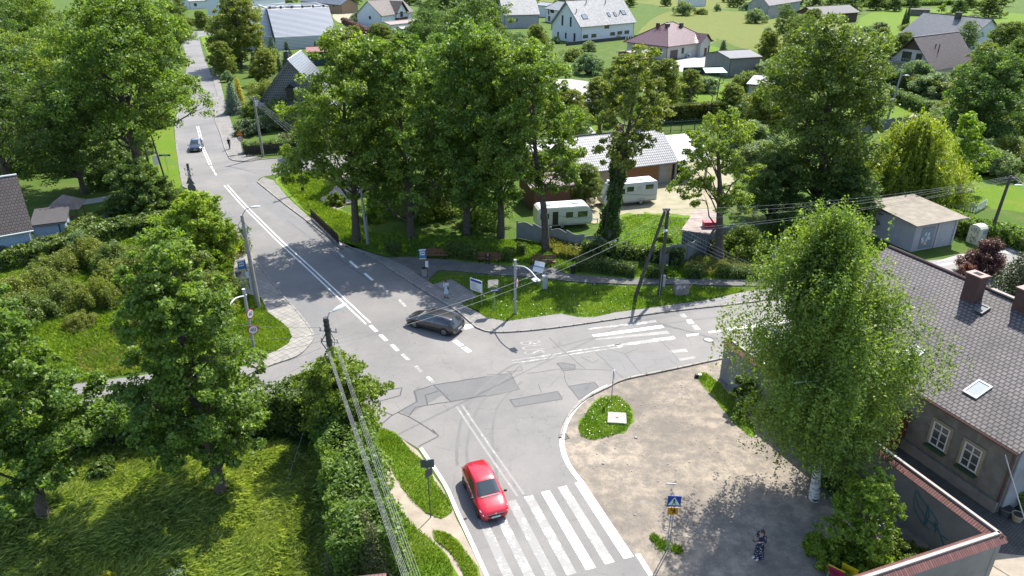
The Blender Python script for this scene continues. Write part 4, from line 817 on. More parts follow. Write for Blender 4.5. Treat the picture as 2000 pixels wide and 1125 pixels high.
# daisies and pebbles
X,Y=scatter(PP(ISL2),60); V=leaf_quads(np.stack([X,Y,np.full(len(X),.17)],1),.07,None,3.,.9); props(quads_obj('daisies',V,flat('petal',(.8,.8,.75),.6)),kind='stuff')
X,Y=scatter(PP(ISL),130); V=leaf_quads(np.stack([X,Y,np.full(len(X),.25)],1),.08,None,3.,.9); props(quads_obj('daisies',V,MATS['petal']),kind='stuff')
g=MB(); random.seed(5)
X,Y=scatter(PP([(1190,770),(1400,720),(1680,900),(1600,1125),(1300,1125),(1110,900)]),260)
for x,y in zip(X,Y):
    r=random.uniform(.02,.06)*(2 if random.random()<.05 else 1); g.ball((x,y,.012+r*.3),(r,r*random.uniform(.6,1),r*.5),None,6,4)
props(g.build('pebbles',pm('pebble',(.5,.47,.43),(.33,.31,.28),6,.9)),kind='stuff')
# ================================================================ buildings
M_glass=flat('window_glass',(.035,.045,.055),.06,0,.9); M_frameW=flat('frame_white',(.75,.75,.73),.45); M_frameD=flat('frame_dark',(.03,.03,.032),.45)
M_white=pm('render_white',(.78,.79,.80),(.70,.71,.72),.8,.85,.1); M_cream=pm('render_cream',(.68,.62,.55),(.60,.54,.48),.8,.85,.1)
M_grey=pm('render_grey',(.40,.40,.38),(.28,.28,.27),.7,.9,.2); M_brickR=tilemat('brick_red',(.17,.055,.04),(.12,.04,.033),(.13,.11,.10),.25,.075,.012,.85,.4)
M_conc=pm('concrete',(.42,.41,.38),(.30,.29,.27),2,.9,.3); M_dark=flat('dark_trim',(.03,.03,.035),.5); M_brown=flat('brown_trim',(.085,.04,.03),.5)
M_pipe=flat('gutter_brown',(.10,.05,.04),.4); M_zinc=flat('zinc',(.35,.36,.37),.4,.6); M_wood=pm('wood_plank',(.30,.15,.07),(.20,.10,.05),6,.7,.3)
T_grey=tilemat('tiles_grey',(.44,.445,.44),(.27,.275,.27),(.13,.13,.13),.6,.35,.03,.5,.8,.5,.5,0,.2,nscale=.5)
T_white=tilemat('tiles_pale_profiled',(.50,.50,.50),(.43,.43,.44),(.07,.07,.08),.30,.40,.045,.35,1.,0,.6,0,.12,bdist=.06)
T_brown=tilemat('tiles_brown',(.17,.125,.11),(.12,.085,.075),(.035,.03,.03),.33,.36,.04,.6,1,.5,.4,bdist=.05)
T_red=tilemat('tiles_red_brown',(.20,.065,.055),(.15,.05,.045),(.05,.02,.02),.4,.38,.035,.32,1,.5,.7,bdist=.04)
T_black=tilemat('tiles_black',(.085,.088,.095),(.06,.063,.07),(.30,.30,.32),.36,.40,.05,.35,1,.5,.6)
T_blue=tilemat('tiles_slate_blue',(.16,.17,.19),(.12,.13,.15),(.05,.05,.06),.33,.36,.04,.42,1,.5,.5)
T_dbrown=tilemat('tiles_dark_brown',(.085,.065,.06),(.06,.048,.045),(.02,.018,.018),.3,.34,.04,.5,1,.5,.4)
def opening(parent,M,w,h,frame,glass=None,cols=2,fw=.08,name='window',sill=None,depth=.05,rows=1,label=None):
    """M maps local (x along wall, y out of the wall, z up) to the parent's frame; centre at origin"""
    f=MB()
    for x in (-w/2+fw/2,w/2-fw/2): f.box((x,depth/2,0),(fw,depth,h),0,None,M)
    for z in (-h/2+fw/2,h/2-fw/2): f.box((0,depth/2-.002,z),(w-2*fw,depth-.004,fw),0,None,M)
    for i in range(1,cols): f.box((-w/2+w*i/cols,depth/2-.004,0),(fw*.8,depth-.01,h-2*fw),0,None,M)
    for i in range(1,rows): f.box((0,depth/2-.006,-h/2+h*i/rows),(w-2*fw,depth-.014,fw*.7),0,None,M)
    o=f.build(name,frame,parent)
    p=MB(); p.box((0,.012,0),(w-fw,.02,h-fw),0,None,M); p.build('pane',glass or M_glass,o)
    if sill: q=MB(); q.box((0,depth*.9,-h/2-.05),(w+.16,depth*2.4,.06),0,None,M); q.build('sill',sill,o)
    return o
def panel(parent,M,w,h,mat,name='door',depth=.06,frame=None,handle=True,fd=.09):
    g=MB(); g.box((0,depth/2,0),(w,depth,h),0,None,M); o=g.build(name,mat,parent)
    if frame:
        f=MB()
        for x in (-w/2-fd/2,w/2+fd/2): f.box((x,depth*.7,0),(fd,depth*1.4,h),0,None,M)
        f.box((0,depth*.7,h/2+fd/2),(w+2*fd,depth*1.4,fd),0,None,M); f.build('frame',frame,o)
    if handle: q=MB(); q.box((w*.38,depth+.03,0),(.12,.05,.03),0,None,M); q.build('handle',M_zinc,o)
    return o
def wallM(L,W,face,x,z):
    if face=='front': return Matrix.Translation((x,0,z))@Matrix.Rotation(math.pi,4,'Z')
    if face=='left': return Matrix.Translation((0,x,z))@Matrix.Rotation(math.pi/2,4,'Z')
    if face=='right': return Matrix.Translation((L,x,z))@Matrix.Rotation(-math.pi/2,4,'Z')
    return Matrix.Translation((x,W,z))
def slab(mb,a,b,c,d,th):
    """roof plane: a,b along the eave, c,d along the ridge (counter clockwise from outside)"""
    n=((b-a).cross(d-a)).normalized(); mb.hexa([p-n*th for p in (a,b,c,d)],[a,b,c,d])
def house(name,label,loc,rz,L,W,hw,hr,roofm,wallm,trim=None,oh=.5,ridge='x',cat='house',og=.35,wins=(),gable=None,ridge_off=.5,th=.14,group=None,gutter=True,hip=0.):
    root=thing(name,label,cat,loc,rz,0 or group); trim=trim or M_dark
    g=MB(); g.box((L/2,W/2,hw/2),(L,W,hw)); 
    k=(hr-hw)
    if ridge=='x':
        ym=W*ridge_off
        if not hip:
            g2=MB(); zb=hw+.001
            for x0,x1 in ((0,.25),(L-.25,L)): g.hexa([Vector((x0,0,zb)),Vector((x1,0,zb)),Vector((x1,W,zb)),Vector((x0,W,zb))],[Vector((x0,ym-.02,hr-.12)),Vector((x1,ym-.02,hr-.12)),Vector((x1,ym+.02,hr-.12)),Vector((x0,ym+.02,hr-.12))])
        r=MB(); sf=k/ym; sb=k/(W-ym)
        slab(r,Vector((-og,-oh,hw-oh*sf+.02)),Vector((L+og,-oh,hw-oh*sf+.02)),Vector((L+og-hip,ym,hr)),Vector((-og+hip,ym,hr)),th)
        slab(r,Vector((L+og,W+oh,hw-oh*sb+.02)),Vector((-og,W+oh,hw-oh*sb+.02)),Vector((-og+hip,ym,hr)),Vector((L+og-hip,ym,hr)),th)
        if hip:
            for sg in (0,1):
                x0=-og if not sg else L+og; x1=hip-og if not sg else L+og-hip
                A=Vector((x0,-oh,hw-oh*sf+.02)); B=Vector((x0,W+oh,hw-oh*sb+.02)); T=Vector((x1,ym,hr)); 
                vs=[B,A,T] if not sg else [A,B,T]; r.add(vs+[v-Vector((0,0,th)) for v in vs],[(0,1,2),(5,4,3),(0,3,4,1),(1,4,5,2),(2,5,3,0)])
    else:
        xm=L*.5; zb=hw+.001
        for y0,y1 in ((0,.25),(W-.25,W)): g.hexa([Vector((0,y0,zb)),Vector((L,y0,zb)),Vector((L,y1,zb)),Vector((0,y1,zb))],[Vector((xm-.02,y0,hr-.12)),Vector((xm+.02,y0,hr-.12)),Vector((xm+.02,y1,hr-.12)),Vector((xm-.02,y1,hr-.12))])
        r=MB(); s=k/xm
        slab(r,Vector((-oh,W+og,hw-oh*s+.02)),Vector((-oh,-og,hw-oh*s+.02)),Vector((xm,-og,hr)),Vector((xm,W+og,hr)),th)
        slab(r,Vector((L+oh,-og,hw-oh*s+.02)),Vector((L+oh,W+og,hw-oh*s+.02)),Vector((xm,W+og,hr)),Vector((xm,-og,hr)),th)
    g.build('wall',wallm,root); rf=r.build('roof',roofm,root)
    t=MB()
    if ridge=='x':
        t.tube([(-og+hip,W*ridge_off,hr+.03),(L+og-hip,W*ridge_off,hr+.03)],.11,6)
        if gutter: t.tube([(-og,-oh-.06,hw-oh*sf-.08),(L+og,-oh-.06,hw-oh*sf-.08)],.08,6); t.tube([(.1,-oh-.05,hw-oh*sf-.1),(.1,-.07,hw-oh*sf-.4),(.1,-.07,.1)],.05,6); t.tube([(L-.1,-oh-.05,hw-oh*sf-.1),(L-.1,-.07,hw-oh*sf-.4),(L-.1,-.07,.1)],.05,6)
    else: t.tube([(L/2,-og,hr+.03),(L/2,W+og,hr+.03)],.11,6)
    t.build('trim',trim,rf)
    for q in wins:
        face,x,z,w_,h_=q[:5]; kind=q[5] if len(q)>5 else 'w'; M=wallM(L,W,face,x,z)
        if kind=='w': opening(root,M,w_,h_,M_frameD if len(q)<7 else q[6],None,1 if w_<1.2 else 2,.07,sill=None)
        elif kind=='d': panel(root,M,w_,h_,q[6] if len(q)>6 else M_brown)
        elif kind=='g': panel(root,M,w_,h_,q[6],'garage_door',.05,None,False)
    root['_d']=0; del root['_d']
    return root,rf
def chimney(parent,x,y,z0,h,w_,d,mat,cap=None):
    g=MB(); g.box((x,y,z0+h/2),(w_,d,h)); o=g.build('chimney',mat,parent)
    c=MB(); c.box((x,y,z0+h+.04),(w_+.14,d+.14,.08)); c.build('cap',cap or M_conc,o)
    p=MB(); p.box((x,y,z0+h+.09),(w_*.5,d*.5,.02)); p.build('flue',flat('soot',(.01,.01,.01),.9),o); return o
def on_roof(L,W,hw,hr,oh,x,y,ridge_off=.5):
    """frame on the front roof plane at plan point x,y"""
    ym=W*ridge_off; s=(hr-hw)/ym; a=math.atan(s); return Matrix.Translation((x,y,hw+y*s+.03))@Matrix.Rotation(a,4,'X')
def skylight(parent,M,w_,h_,frame,glass=None,pop=.1):
    f=MB(); t=.09
    f.box((-w_/2+t/2,0,pop/2),(t,h_,pop),0,None,M); f.box((w_/2-t/2,0,pop/2),(t,h_,pop),0,None,M)
    f.box((0,-h_/2+t/2,pop/2-.002),(w_-2*t,t,pop-.004),0,None,M); f.box((0,h_/2-t/2,pop/2-.002),(w_-2*t,t,pop-.004),0,None,M)
    o=f.build('skylight',frame,parent); g=MB(); g.box((0,0,pop*.35),(w_-t,h_-t,pop*.5),0,None,M); g.build('pane',glass or flat('skylight_glass',(.22,.26,.28),.08,0,.9),o); return o
def ang(a,b): return math.atan2(b[1]-a[1],b[0]-a[0])
# ---- big shingle roofed house, bottom right -----------------------------------
hA=Vector((24.1,36.4,0)); hB=Vector((26.6,30.3,0)); dv=(hB-hA).normalized(); rz=math.atan2(dv.y,dv.x); Lh=16.4; st=hB-dv*Lh
M_sh=tilemat('shingle_hex',(.215,.185,.18),(.165,.145,.14),(.045,.04,.042),.30,.27,.04,.75,.9,.5,.45,0,.4,nscale=.5)
M_oldw=pm('old_render',(.25,.232,.205),(.14,.128,.112),1.3,.95,.9,detail=8,bdist=.03)
Wd=16.; root,rf=house('old_house','large old grey house with brown hexagonal shingle roof and two skylights beside the walled yard',(st.x,st.y,0),rz,Lh,Wd,4.75,8.25,M_sh,M_oldw,M_pipe,.65,'x',og=.35,th=.16)
for o in list(rf.children): pass
def rp(x,y): return on_roof(Lh,Wd,4.75,8.25,.65,x,y)
def inv(pt):  # world -> house local
    q=Vector(pt)-st; return Vector((q.dot(dv),q.dot(Vector((-dv.y,dv.x,0))),q.z))
def roofhit(u,v):
    # intersect the view ray with the front roof plane
    s=3.5/8.; lo,hi=4.5,8.3
    for _ in range(30):
        m=(lo+hi)/2; q=inv(P(u,v,m)); 
        if q.z>4.75+q.y*s: hi=m
        else: lo=m
    q=inv(P(u,v,m)); return q.x,q.y
for (u,v,w_,h_) in ((1783,692,.85,1.25),(1909,762,.85,1.25)):
    x,y=roofhit(u,v); skylight(rf,rp(x,y),w_,h_,M_frameW,flat('skylight_sky',(.42,.47,.50),.1,0,.9))
x,y=roofhit(1918,606); skylight(rf,rp(x,y),.6,.75,flat('lead',(.12,.12,.125),.5,.3),flat('old_pane',(.16,.18,.18),.3),.12)
for (u,v) in ((1884,590),(1985,612)):
    x,y=roofhit(u,v); chimney(rf,x,y+.5,7.4,1.95,.95,.72,M_brickR,tilemat('brick_cap',(.42,.2,.17),(.35,.16,.13),(.3,.25,.2),.25,.12,.02))
x0,y0=roofhit(1905,590); x1,y1=roofhit(1975,610)
g=MB(); g.box(((x0+x1)/2+.2,8.0,8.34),(2.6,.28,.10)); g.build('ridge_board',pm('weathered_board',(.45,.40,.36),(.28,.24,.2),5,.9,.5),rf)
M_cas=flat('casement_white',(.72,.71,.68),.5); M_sillg=tilemat('sill_green',(.03,.10,.04),(.02,.075,.03),(.07,.07,.05),.16,.5,.025,.35)
def wallpt(u,v):
    lo,hi=0.,6.
    for _ in range(30):
        m=(lo+hi)/2
        if inv(P(u,v,m)).y>0: lo=m
        else: hi=m
    q=inv(P(u,v,m)); return q.x,q.z
M_plas=pm('reveal_ochre',(.36,.31,.20),(.28,.24,.16),2,.9,.2)
for u,v in ((1836,852),(1897,893)):
    x,z=wallpt(u,v); z=max(z,1.9); M=wallM(Lh,Wd,'front',x,z); w_,h_=1.05,1.55
    f=MB()
    for xx in (-w_/2-.08,w_/2+.08): f.box((xx,.035,0),(.16,.07,h_+.1),0,None,M)
    f.box((0,.035,h_/2+.12),(w_+.32,.07,.14),0,None,M); sr=f.build('surround',M_plas,root)
    o=opening(root,M,w_,h_,M_cas,flat('old_glass',(.06,.07,.075),.12,0,.9),2,.085,rows=1,depth=.07)
    
    for cx,zz,ww,dd,hh in ((0,h_*.2,w_-.1,.06,.08),(-w_/4,-h_*.18,w_/2-.1,.03,.04),(w_/4,-h_*.18,w_/2-.1,.03,.04)): q=MB(); q.box((cx,.045,zz),(ww,dd,hh),0,None,M); q.build('glazing_bar',M_cas,o)
    q=MB(); q.box((0,.17,-h_/2-.12),(w_+.2,.34,.10),0,None,M); q.build('sill',M_sillg,o)
x,z=wallpt(1742,838); M=wallM(Lh,Wd,'front',x,1.35); pc=MB(); pc.box((0,.5,1.1),(1.9,1.0,.12),0,None,M); pc.box((-.9,.5,-.1),(.10,1.,2.3),0,None,M); pc.box((.9,.5,-.1),(.10,1.,2.3),0,None,M); pc.box((0,.9,-1.1),(1.9,.12,.5),0,None,M)
pc.build('porch',flat('oxblood_wood',(.13,.03,.022),.6),root); panel(root,M@Matrix.Translation((0,0,-.15)),1.0,2.1,flat('oxblood_door',(.09,.02,.018),.6),'door',.05)
g=MB(); g.box((Lh/2,-.12,.35),(Lh-.1,.2,.7)); g.build('plinth',pm('plinth',(.26,.24,.22),(.17,.16,.15),2,.9,.6),root)
# whitish gable wall pieces + awning on the near gable
g=MB(); g.box((Lh+.06,Wd/2,2.3),(.08,Wd-.3,4.5)); g.build('gable_render',pm('gable_grey',(.36,.37,.40),(.28,.29,.31),3,.95,1.2),root)
g=MB(); g.hexa([Vector((Lh+.1,1.2,3.0)),Vector((Lh+1.2,1.2,2.75)),Vector((Lh+1.2,3.4,2.75)),Vector((Lh+.1,3.4,3.0))],[Vector((Lh+.1,1.2,3.06)),Vector((Lh+1.2,1.2,2.81)),Vector((Lh+1.2,3.4,2.81)),Vector((Lh+.1,3.4,3.06))]); g.build('awning',wavemat('awning_blue',(.16,.28,.42),(.10,.2,.33),.25,.5,'Y',.3),root)
# stains
g=MB()
for (u,v) in ((1865,830),(1915,845),(1780,790)):
    x,z=wallpt(u,v); M=wallM(Lh,Wd,'front',x,z); g.prism([(0,0)],0,0) if 0 else None
    pts=[Vector((a,b,0)) for a,b in ((-.12,.6),(.1,.7),(.16,.1),(.10,-.5),(-.02,-.8),(-.1,-.2))]; g.face([M@Vector((-p.x,.006,p.y)) for p in pts])
g.build('repair_plaster',pm('plaster_patch',(.27,.26,.24),(.2,.19,.17),3,.95),root)
# ---- boundary wall with tile coping -------------------------------------------
wp=[P(1423,664,3.2),P(1703,862,3.2),P(1950,1044,3.2),P(1660,1140,3.2)]; wp=[Vector((p.x,p.y,0)) for p in wp]
o=wp[0]; root=thing('boundary_wall','long grey rendered boundary wall capped with red brick tiles and a teal scrawl','wall',o); q=[p-o for p in wp]
M_wall=pm('wall_render',(.31,.295,.275),(.20,.19,.175),.55,.95,.35,detail=8); M_cope=tilemat('coping_tiles',(.30,.12,.10),(.20,.075,.065),(.07,.04,.035),.13,2.,.018,.6,1,0,.4,0,.3,bdist=.03)
M_mort=pm('mortar_pale',(.52,.46,.42),(.40,.35,.31),5,.9,.5)
g=MB(); c1=MB(); c2=MB(); base=MB()
for a,b in zip(q[:-1],q[1:]):
    d=(b-a); L=d.length; d/=L; n=Vector((-d.y,d.x,0)); H=3.05; ex=.18
    g.box(tuple((a+b)/2+Vector((0,0,H/2))),(L+ex*2,.34,H),math.atan2(d.y,d.x))
    for s in (1,-1):
        A=a-d*ex; B=b+d*ex; lo=n*s*.42; hi=n*s*.03
        vs=[A+lo+Vector((0,0,H-.02)),B+lo+Vector((0,0,H-.02)),B+hi+Vector((0,0,H+.24)),A+hi+Vector((0,0,H+.24))]
        if s>0: vs=[vs[1],vs[0],vs[3],vs[2]]
        slab(c1,*vs,.05)
    c2.box(tuple((a+b)/2+Vector((0,0,H+.25))),(L+.1,.15,.10),math.atan2(d.y,d.x))
g.build('wall',M_wall,root); c1.build('coping',M_cope,root); c2.build('ridge_mortar',M_mort,root)
a,b=q[1],q[2]; d=(b-a).normalized(); n=Vector((-d.y,d.x,0)); n=n if (n.y<0 or n.x<0) else -n
if n.x>0: n=-n
T=MB()
def scr(pts,r=.028):
    T.tube([a+d*(3.6+x)+n*.185+Vector((0,0,z)) for x,z in pts],r,5)
scr([(0,2.3),(-.25,2.5),(-.3,2.2),(.1,1.7),(.7,1.35),(1.2,1.3),(1.3,1.6),(.9,1.9),(.2,2.2),(0,2.3)]); scr([(-.3,2.0),(-.1,1.4),(.5,.95),(1.0,.9)]); scr([(.55,2.2),(.6,1.5),(.62,.95)]); scr([(.5,2.1),(.75,1.7),(.7,1.0)])
scr([(1.0,1.4),(1.6,1.1),(2.0,1.15)]); scr([(1.1,1.6),(1.3,1.0),(1.2,1.5),(1.9,.7),(2.4,.2)]); scr([(2.4,.2),(2.2,.3)]); scr([(2.4,.2),(2.35,.6),(2.75,.45)])
T.build('graffiti',flat('teal_paint',(.02,.17,.20),.6),root)
# ---- left blue cottage ---------------------------------------------------------
M_blue=pm('render_blue',(.34,.44,.58),(.28,.37,.50),2,.9,.3)
e0,e1=P(-60,463,3.5),P(55,443,3.5); d=(e1-e0).normalized(); st2=e0-d*8; rz2=math.atan2(d.y,d.x)
root,rf=house('blue_cottage','blue rendered cottage with a dark tiled roof at the left edge',(st2.x,st2.y,0),rz2,(e1-st2).length,9.,3.6,7.6,T_dbrown,M_blue,M_frameW,.4,wins=[('right',3,1.6,1,1.2,'w',M_frameW)])
e0,e1=P(60,440,2.7),P(124,432,2.7); rz3=ang(e0,e1); root=thing('annex','low blue annex with a flat dark felt roof beside the cottage','annex',(e0.x,e0.y,0),rz3); L=(e1-e0).length
g=MB(); g.box((L/2,2.1,1.3),(L,4.2,2.6)); g.build('wall',M_blue,root); g=MB(); g.hexa([Vector((-.1,-.3,2.62)),Vector((L+.3,-.3,2.62)),Vector((L+.3,4.5,2.9)),Vector((-.1,4.5,2.9))],[Vector((-.1,-.3,2.76)),Vector((L+.3,-.3,2.76)),Vector((L+.3,4.5,3.04)),Vector((-.1,4.5,3.04))]); g.build('roof',pm('felt_dark',(.07,.065,.065),(.05,.045,.045),2,.8,.2),root)
g=MB(); g.tube([(L-.5,-.08,2.5),(L-.5,-.08,.1)],.05,6); g.tube([(0,-.36,2.6),(L+.2,-.36,2.6)],.06,6); g.build('gutter',M_dark,root)
p=P(138,436); root=thing('gazebo','small garden gazebo with a weathered pyramid roof on posts','gazebo',p,R(15)); g=MB()
for sx,sy in ((-1,-1),(1,-1),(1,1),(-1,1)): q_=MB(); q_.box((sx*1.3,sy*1.3,1.1),(.12,.12,2.2)); q_.build('post',M_wood,root)
g.add([(-1.75,-1.75,2.1),(1.75,-1.75,2.1),(1.75,1.75,2.1),(-1.75,1.75,2.1),(0,0,3.4)],[(0,1,4),(1,2,4),(2,3,4),(3,0,4),(3,2,1,0)]); g.build('roof',pm('old_felt',(.26,.21,.18),(.16,.13,.115),1.5,.85,.3),root)
g=MB(); g.box((0,0,.75),(1.4,.8,.06)); g.box((0,0,.36),(.12,.12,.72)); g.build('table',M_wood,root)
# ---- gabled house with black tiles --------------------------------------------
e0,e1=P(503,201,4.2),P(640,199,4.2); rz4=ang(e0,e1); L=(e1-e0).length
M_gb=pm('render_bluegrey',(.60,.63,.65),(.50,.53,.55),1,.9,.2)
root,rf=house('gabled_house','grey house with a steep black tiled gable and small dormer by the far junction',(e0.x,e0.y+.5,0),rz4,L,11.,4.3,11.2,T_black,M_gb,M_frameW,.6,'y',og=.5)
g=MB(); g.face([Vector((.4,-.04,4.35)),Vector((L-.4,-.04,4.35)),Vector((L/2,-.04,10.6))]); 
g=MB(); th_=.05; g.add([(.2,-.06,4.3),(L-.2,-.06,4.3),(L/2,-.06,10.7),(.2,0,4.3),(L-.2,0,4.3),(L/2,0,10.7)],[(0,1,2),(0,3,4,1),(1,4,5,2),(2,5,3,0)]); g.build('tile_hanging',tilemat('tiles_hung',(.10,.10,.108),(.075,.075,.08),(.36,.36,.38),.36,.40,.055,.35),root)
g=MB(); slab(g,Vector((-.5,-1.3,3.75)),Vector((L+.5,-1.3,3.75)),Vector((L+.5,-.05,4.55)),Vector((-.5,-.05,4.55)),.1); g.build('lean_roof',T_black,root)
g=MB(); g.box((L/2,-.45,5.9),(1.7,.8,1.7)); dm=g.build('dormer',M_frameD,root); g=MB(); slab(g,Vector((L/2-1.2,-1.1,6.5)),Vector((L/2,-1.1,7.5)),Vector((L/2,0,7.5)),Vector((L/2-1.2,0,6.5)),.1); slab(g,Vector((L/2,-1.1,7.5)),Vector((L/2+1.2,-1.1,6.5)),Vector((L/2+1.2,0,6.5)),Vector((L/2,0,7.5)),.1); g.build('dormer_roof',T_black,dm)
chimney(rf,L/2-.5,1.6,10.2,2.1,.6,.6,flat('chimney_dark',(.05,.05,.055),.5),M_zinc)
# ---- modern clad building -------------------------------------------------------
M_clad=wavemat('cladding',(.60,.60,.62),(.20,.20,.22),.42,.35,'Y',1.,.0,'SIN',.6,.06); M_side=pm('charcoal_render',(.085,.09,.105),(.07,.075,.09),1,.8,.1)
e0,e1=P(540,98),P(660,91); e0.z=e1.z=0; rz5=ang(e0,e1); L=(e1-e0).length
root=thing('clad_building','modern flat roofed building wrapped in pale horizontal cladding with charcoal sides','building',(e0.x,e0.y,0),rz5)
def shell(x0,x1,y0,y1,h,sl,nm):
    g=MB(); A=[Vector((x0,y0,0)),Vector((x1,y0,0)),Vector((x1,y1,0)),Vector((x0,y1,0))]
    B=[Vector((x0,y0+.02,3.6)),Vector((x1,y0+.02,3.6)),Vector((x1,y1,3.6)),Vector((x0,y1,3.6))]; C=[Vector((x0,y0+sl,h)),Vector((x1,y0+sl,h)),Vector((x1,y1,h)),Vector((x0,y1,h))]
    vs=A+B+C; g.add(vs,[(0,1,5,4),(4,5,9,8)],M_clad); g.add(vs,[(1,2,6,5),(5,6,10,9),(3,0,4,7),(7,4,8,11),(2,3,7,6),(6,7,11,10)],M_side); g.add(vs,[(8,9,10,11)],M_conc)
    return g.build(nm,None,root)
w0=shell(0,L,0,22,11.2,6.,'front_volume'); shell(-8,-.05,3.5,20,11.3,4.,'rear_volume')
p_=MB()
for x0,x1,y0,y1 in ((-8.1,L+.1,21.7,22.1),): p_.box(((x0+x1)/2,(y0+y1)/2,11.5),(x1-x0,y1-y0,.6))
p_.box((0.15,14,11.45),(.3,15.4,.5)); p_.box((L-.15,14,11.45),(.3,15.4,.5)); p_.box((-7.85,13,11.55),(.3,12,.5)); p_.build('parapet',M_frameW,root)
random.seed(3)
for i in range(6):
    g=MB(); x=2+i*(L-5)/5; g.box((x,9+random.uniform(0,3),11.5),(2.4,1.6,.5)); g.build('roof_unit',M_frameW if i%2 else M_zinc,root)
for i in range(7):
    g=MB(); g.cyl((1+i*3.3,7,11.3),(1+i*3.3,7,12.0),.35,None,10); g.build('vent',M_dark,root)
g=MB(); 
for i in range(5): g.box((-5+i*4,16,11.55),(3,2.4,.1))
g.build('solar_panel',flat('solar',(.03,.05,.12),.15,0,.9),root)
# ---- long white gabled house ----------------------------------------------------
e0,e1=P(1134,84),P(1268,70); rz6=ang(e0,e1); L=25.5; W6=14
W_=[('front',2.1,1.9,2.3,1.1),('front',6,1.9,2.3,1.1),('front',12.0,4.3,2.2,1.1),('front',15,1.9,2.3,1.1),('front',18.5,2.0,2.3,1.1),('front',22,2.0,2.3,1.1),('left',3.0,1.4,.9,2.8,'d',M_frameD),('left',7.2,1.7,.8,1.9),('left',11.,1.7,.8,1.9),('left',5,6.2,.8,3.0),('left',9,6.4,.8,3.2)]
root,rf=house('white_house','long white two storey house with a pale grey tiled gable roof',(e0.x,e0.y,0),rz6,L,W6,5.5,12.6,T_grey,M_white,M_dark,.5,'x',og=.8,wins=W_,th=.3)
for x,y,w_ in ((3.5,2.2,2.2),(15.0,2.3,1.1),(18,2.3,1.1),(22.5,2.6,1.9)): skylight(rf,on_roof(L,W6,5.5,12.6,.5,x,y),w_,1.7,M_frameD,flat('sky_pane_blue',(.20,.26,.32),.1,0,.9),.15)
for x,y in ((1,3.6),(7.5,5.8),(16.5,5.6),(20.5,2.4)):
    g=MB(); M=on_roof(L,W6,5.5,12.6,.5,x,y); g.tube([M@Vector((0,0,0)),M@Vector((0,0,0))+Vector((0,-.1,1.1))],.13,8); g.build('vent_pipe',M_dark,rf)
g=MB(); g.box((17.5,-.5,.7),(1.3,.5,1.0)); g.build('heat_pump',M_zinc,root)
g=MB(); g.box((L/2-3,-2.6,.55),(L+12,.2,1.1)); props(g.build('garden_fence',flat('fence_black',(.025,.027,.03),.6)),'dark solid garden fence in front of the white house','fence').parent=None
bpy.data.objects['garden_fence'].matrix_world=Matrix.Translation((e0.x,e0.y,0))@Matrix.Rotation(rz6,4,'Z')
# ---- cream bungalow with hip roof ------------------------------------------------
k0=P(1301,118); kl=P(1252,104); kr=P(1384,106); ux=(kr-k0).normalized(); rz7=math.atan2(ux.y,ux.x); L=(kr-k0).length; Wc=14.5; hc=3.9
root=thing('cream_bungalow','cream bungalow with a red brown hipped tile roof and a brown garage door','house',(k0.x,k0.y,0),rz7)
g=MB(); g.box((L/2,Wc/2,hc/2),(L,Wc,hc)); g.box((L*.80,-.6,1.95),(4.4,1.4,3.9)); g.build('wall',M_cream,root)
r=MB(); oh=.8; ax=L/2; ay=Wc/2; z0=hc-.15; z1=9.0
A=[Vector((-oh,-oh,z0)),Vector((L+oh,-oh,z0)),Vector((L+oh,Wc+oh,z0)),Vector((-oh,Wc+oh,z0))]; r1=Vector((ax-1.2,ay,z1)); r2=Vector((ax+1.2,ay,z1))
r.add(A+[r1,r2],[(0,1,5,4),(1,2,5),(2,3,4,5),(3,0,4),(3,2,1,0)])
zz=6.3; c0=Vector((L*.80-2.7,-1.9,z0)); c3=Vector((L*.80+2.7,-1.9,z0)); cr=Vector((L*.8,-1.9,zz-.2)); back=Vector((L*.8,2.6,zz-.2))
r.add([c0,c3,cr,back,Vector((L*.80-2.7,2,z0)),Vector((L*.80+2.7,2,z0))],[(0,2,3,4),(2,1,5,3)])
rf=r.build('roof',T_red,root); g=MB(); g.add([Vector((L*.8-2.2,-1.35,3.9)),Vector((L*.8+2.2,-1.35,3.9)),Vector((L*.8,-1.35,5.7))],[(0,1,2)]); g.build('porch_gable',M_cream,root)
g=MB()
for a,b in ((A[0],r1),(A[1],r2),(A[3],r1),(r1,r2),(A[2],r2)): g.tube([a+Vector((0,0,.03)),b+Vector((0,0,.05))],.12,6)
for a,b in ((A[0],A[1]),(A[3],A[0]),(A[1],A[2])): g.tube([a-Vector((0,0,.08)),b-Vector((0,0,.08))],.1,6)
g.tube([A[0]-Vector((0,0,.1)),Vector((-.1,-.1,3.2)),Vector((-.1,-.1,.1))],.07,6); g.build('gutter',M_brown,rf)
chimney(rf,-.2+ax-2.6,ay-1.2,6.2,2.6,1.3,.8,M_brickR,M_frameW); chimney(rf,ax+2.5,ay-2.0,6.3,2.4,.9,.8,flat('chimney_brown',(.10,.06,.05),.6)); chimney(rf,ax-3.6,ay+1.6,7.0,1.8,.8,.8,M_brickR)
panel(root,wallM(L,Wc,'front',3.2,1.25),3.3,2.5,flat('garage_brown',(.09,.06,.05),.5),'garage_door',.05,None,False)
opening(root,wallM(L,Wc,'front',7.1,2.0),1.0,1.6,M_frameD,None,1); panel(root,Matrix.Translation((L*.8+.3,-1.3,1.1))@Matrix.Rotation(math.pi,4,'Z'),1.1,2.2,M_brown); opening(root,Matrix.Translation((L*.8+1.8,-1.3,1.8))@Matrix.Rotation(math.pi,4,'Z'),.6,1.9,M_frameD,None,1)
for y in (2.2,4.6,8.2): opening(root,wallM(L,Wc,'left',y,2.2),.7,1.5,M_frameD,None,1)
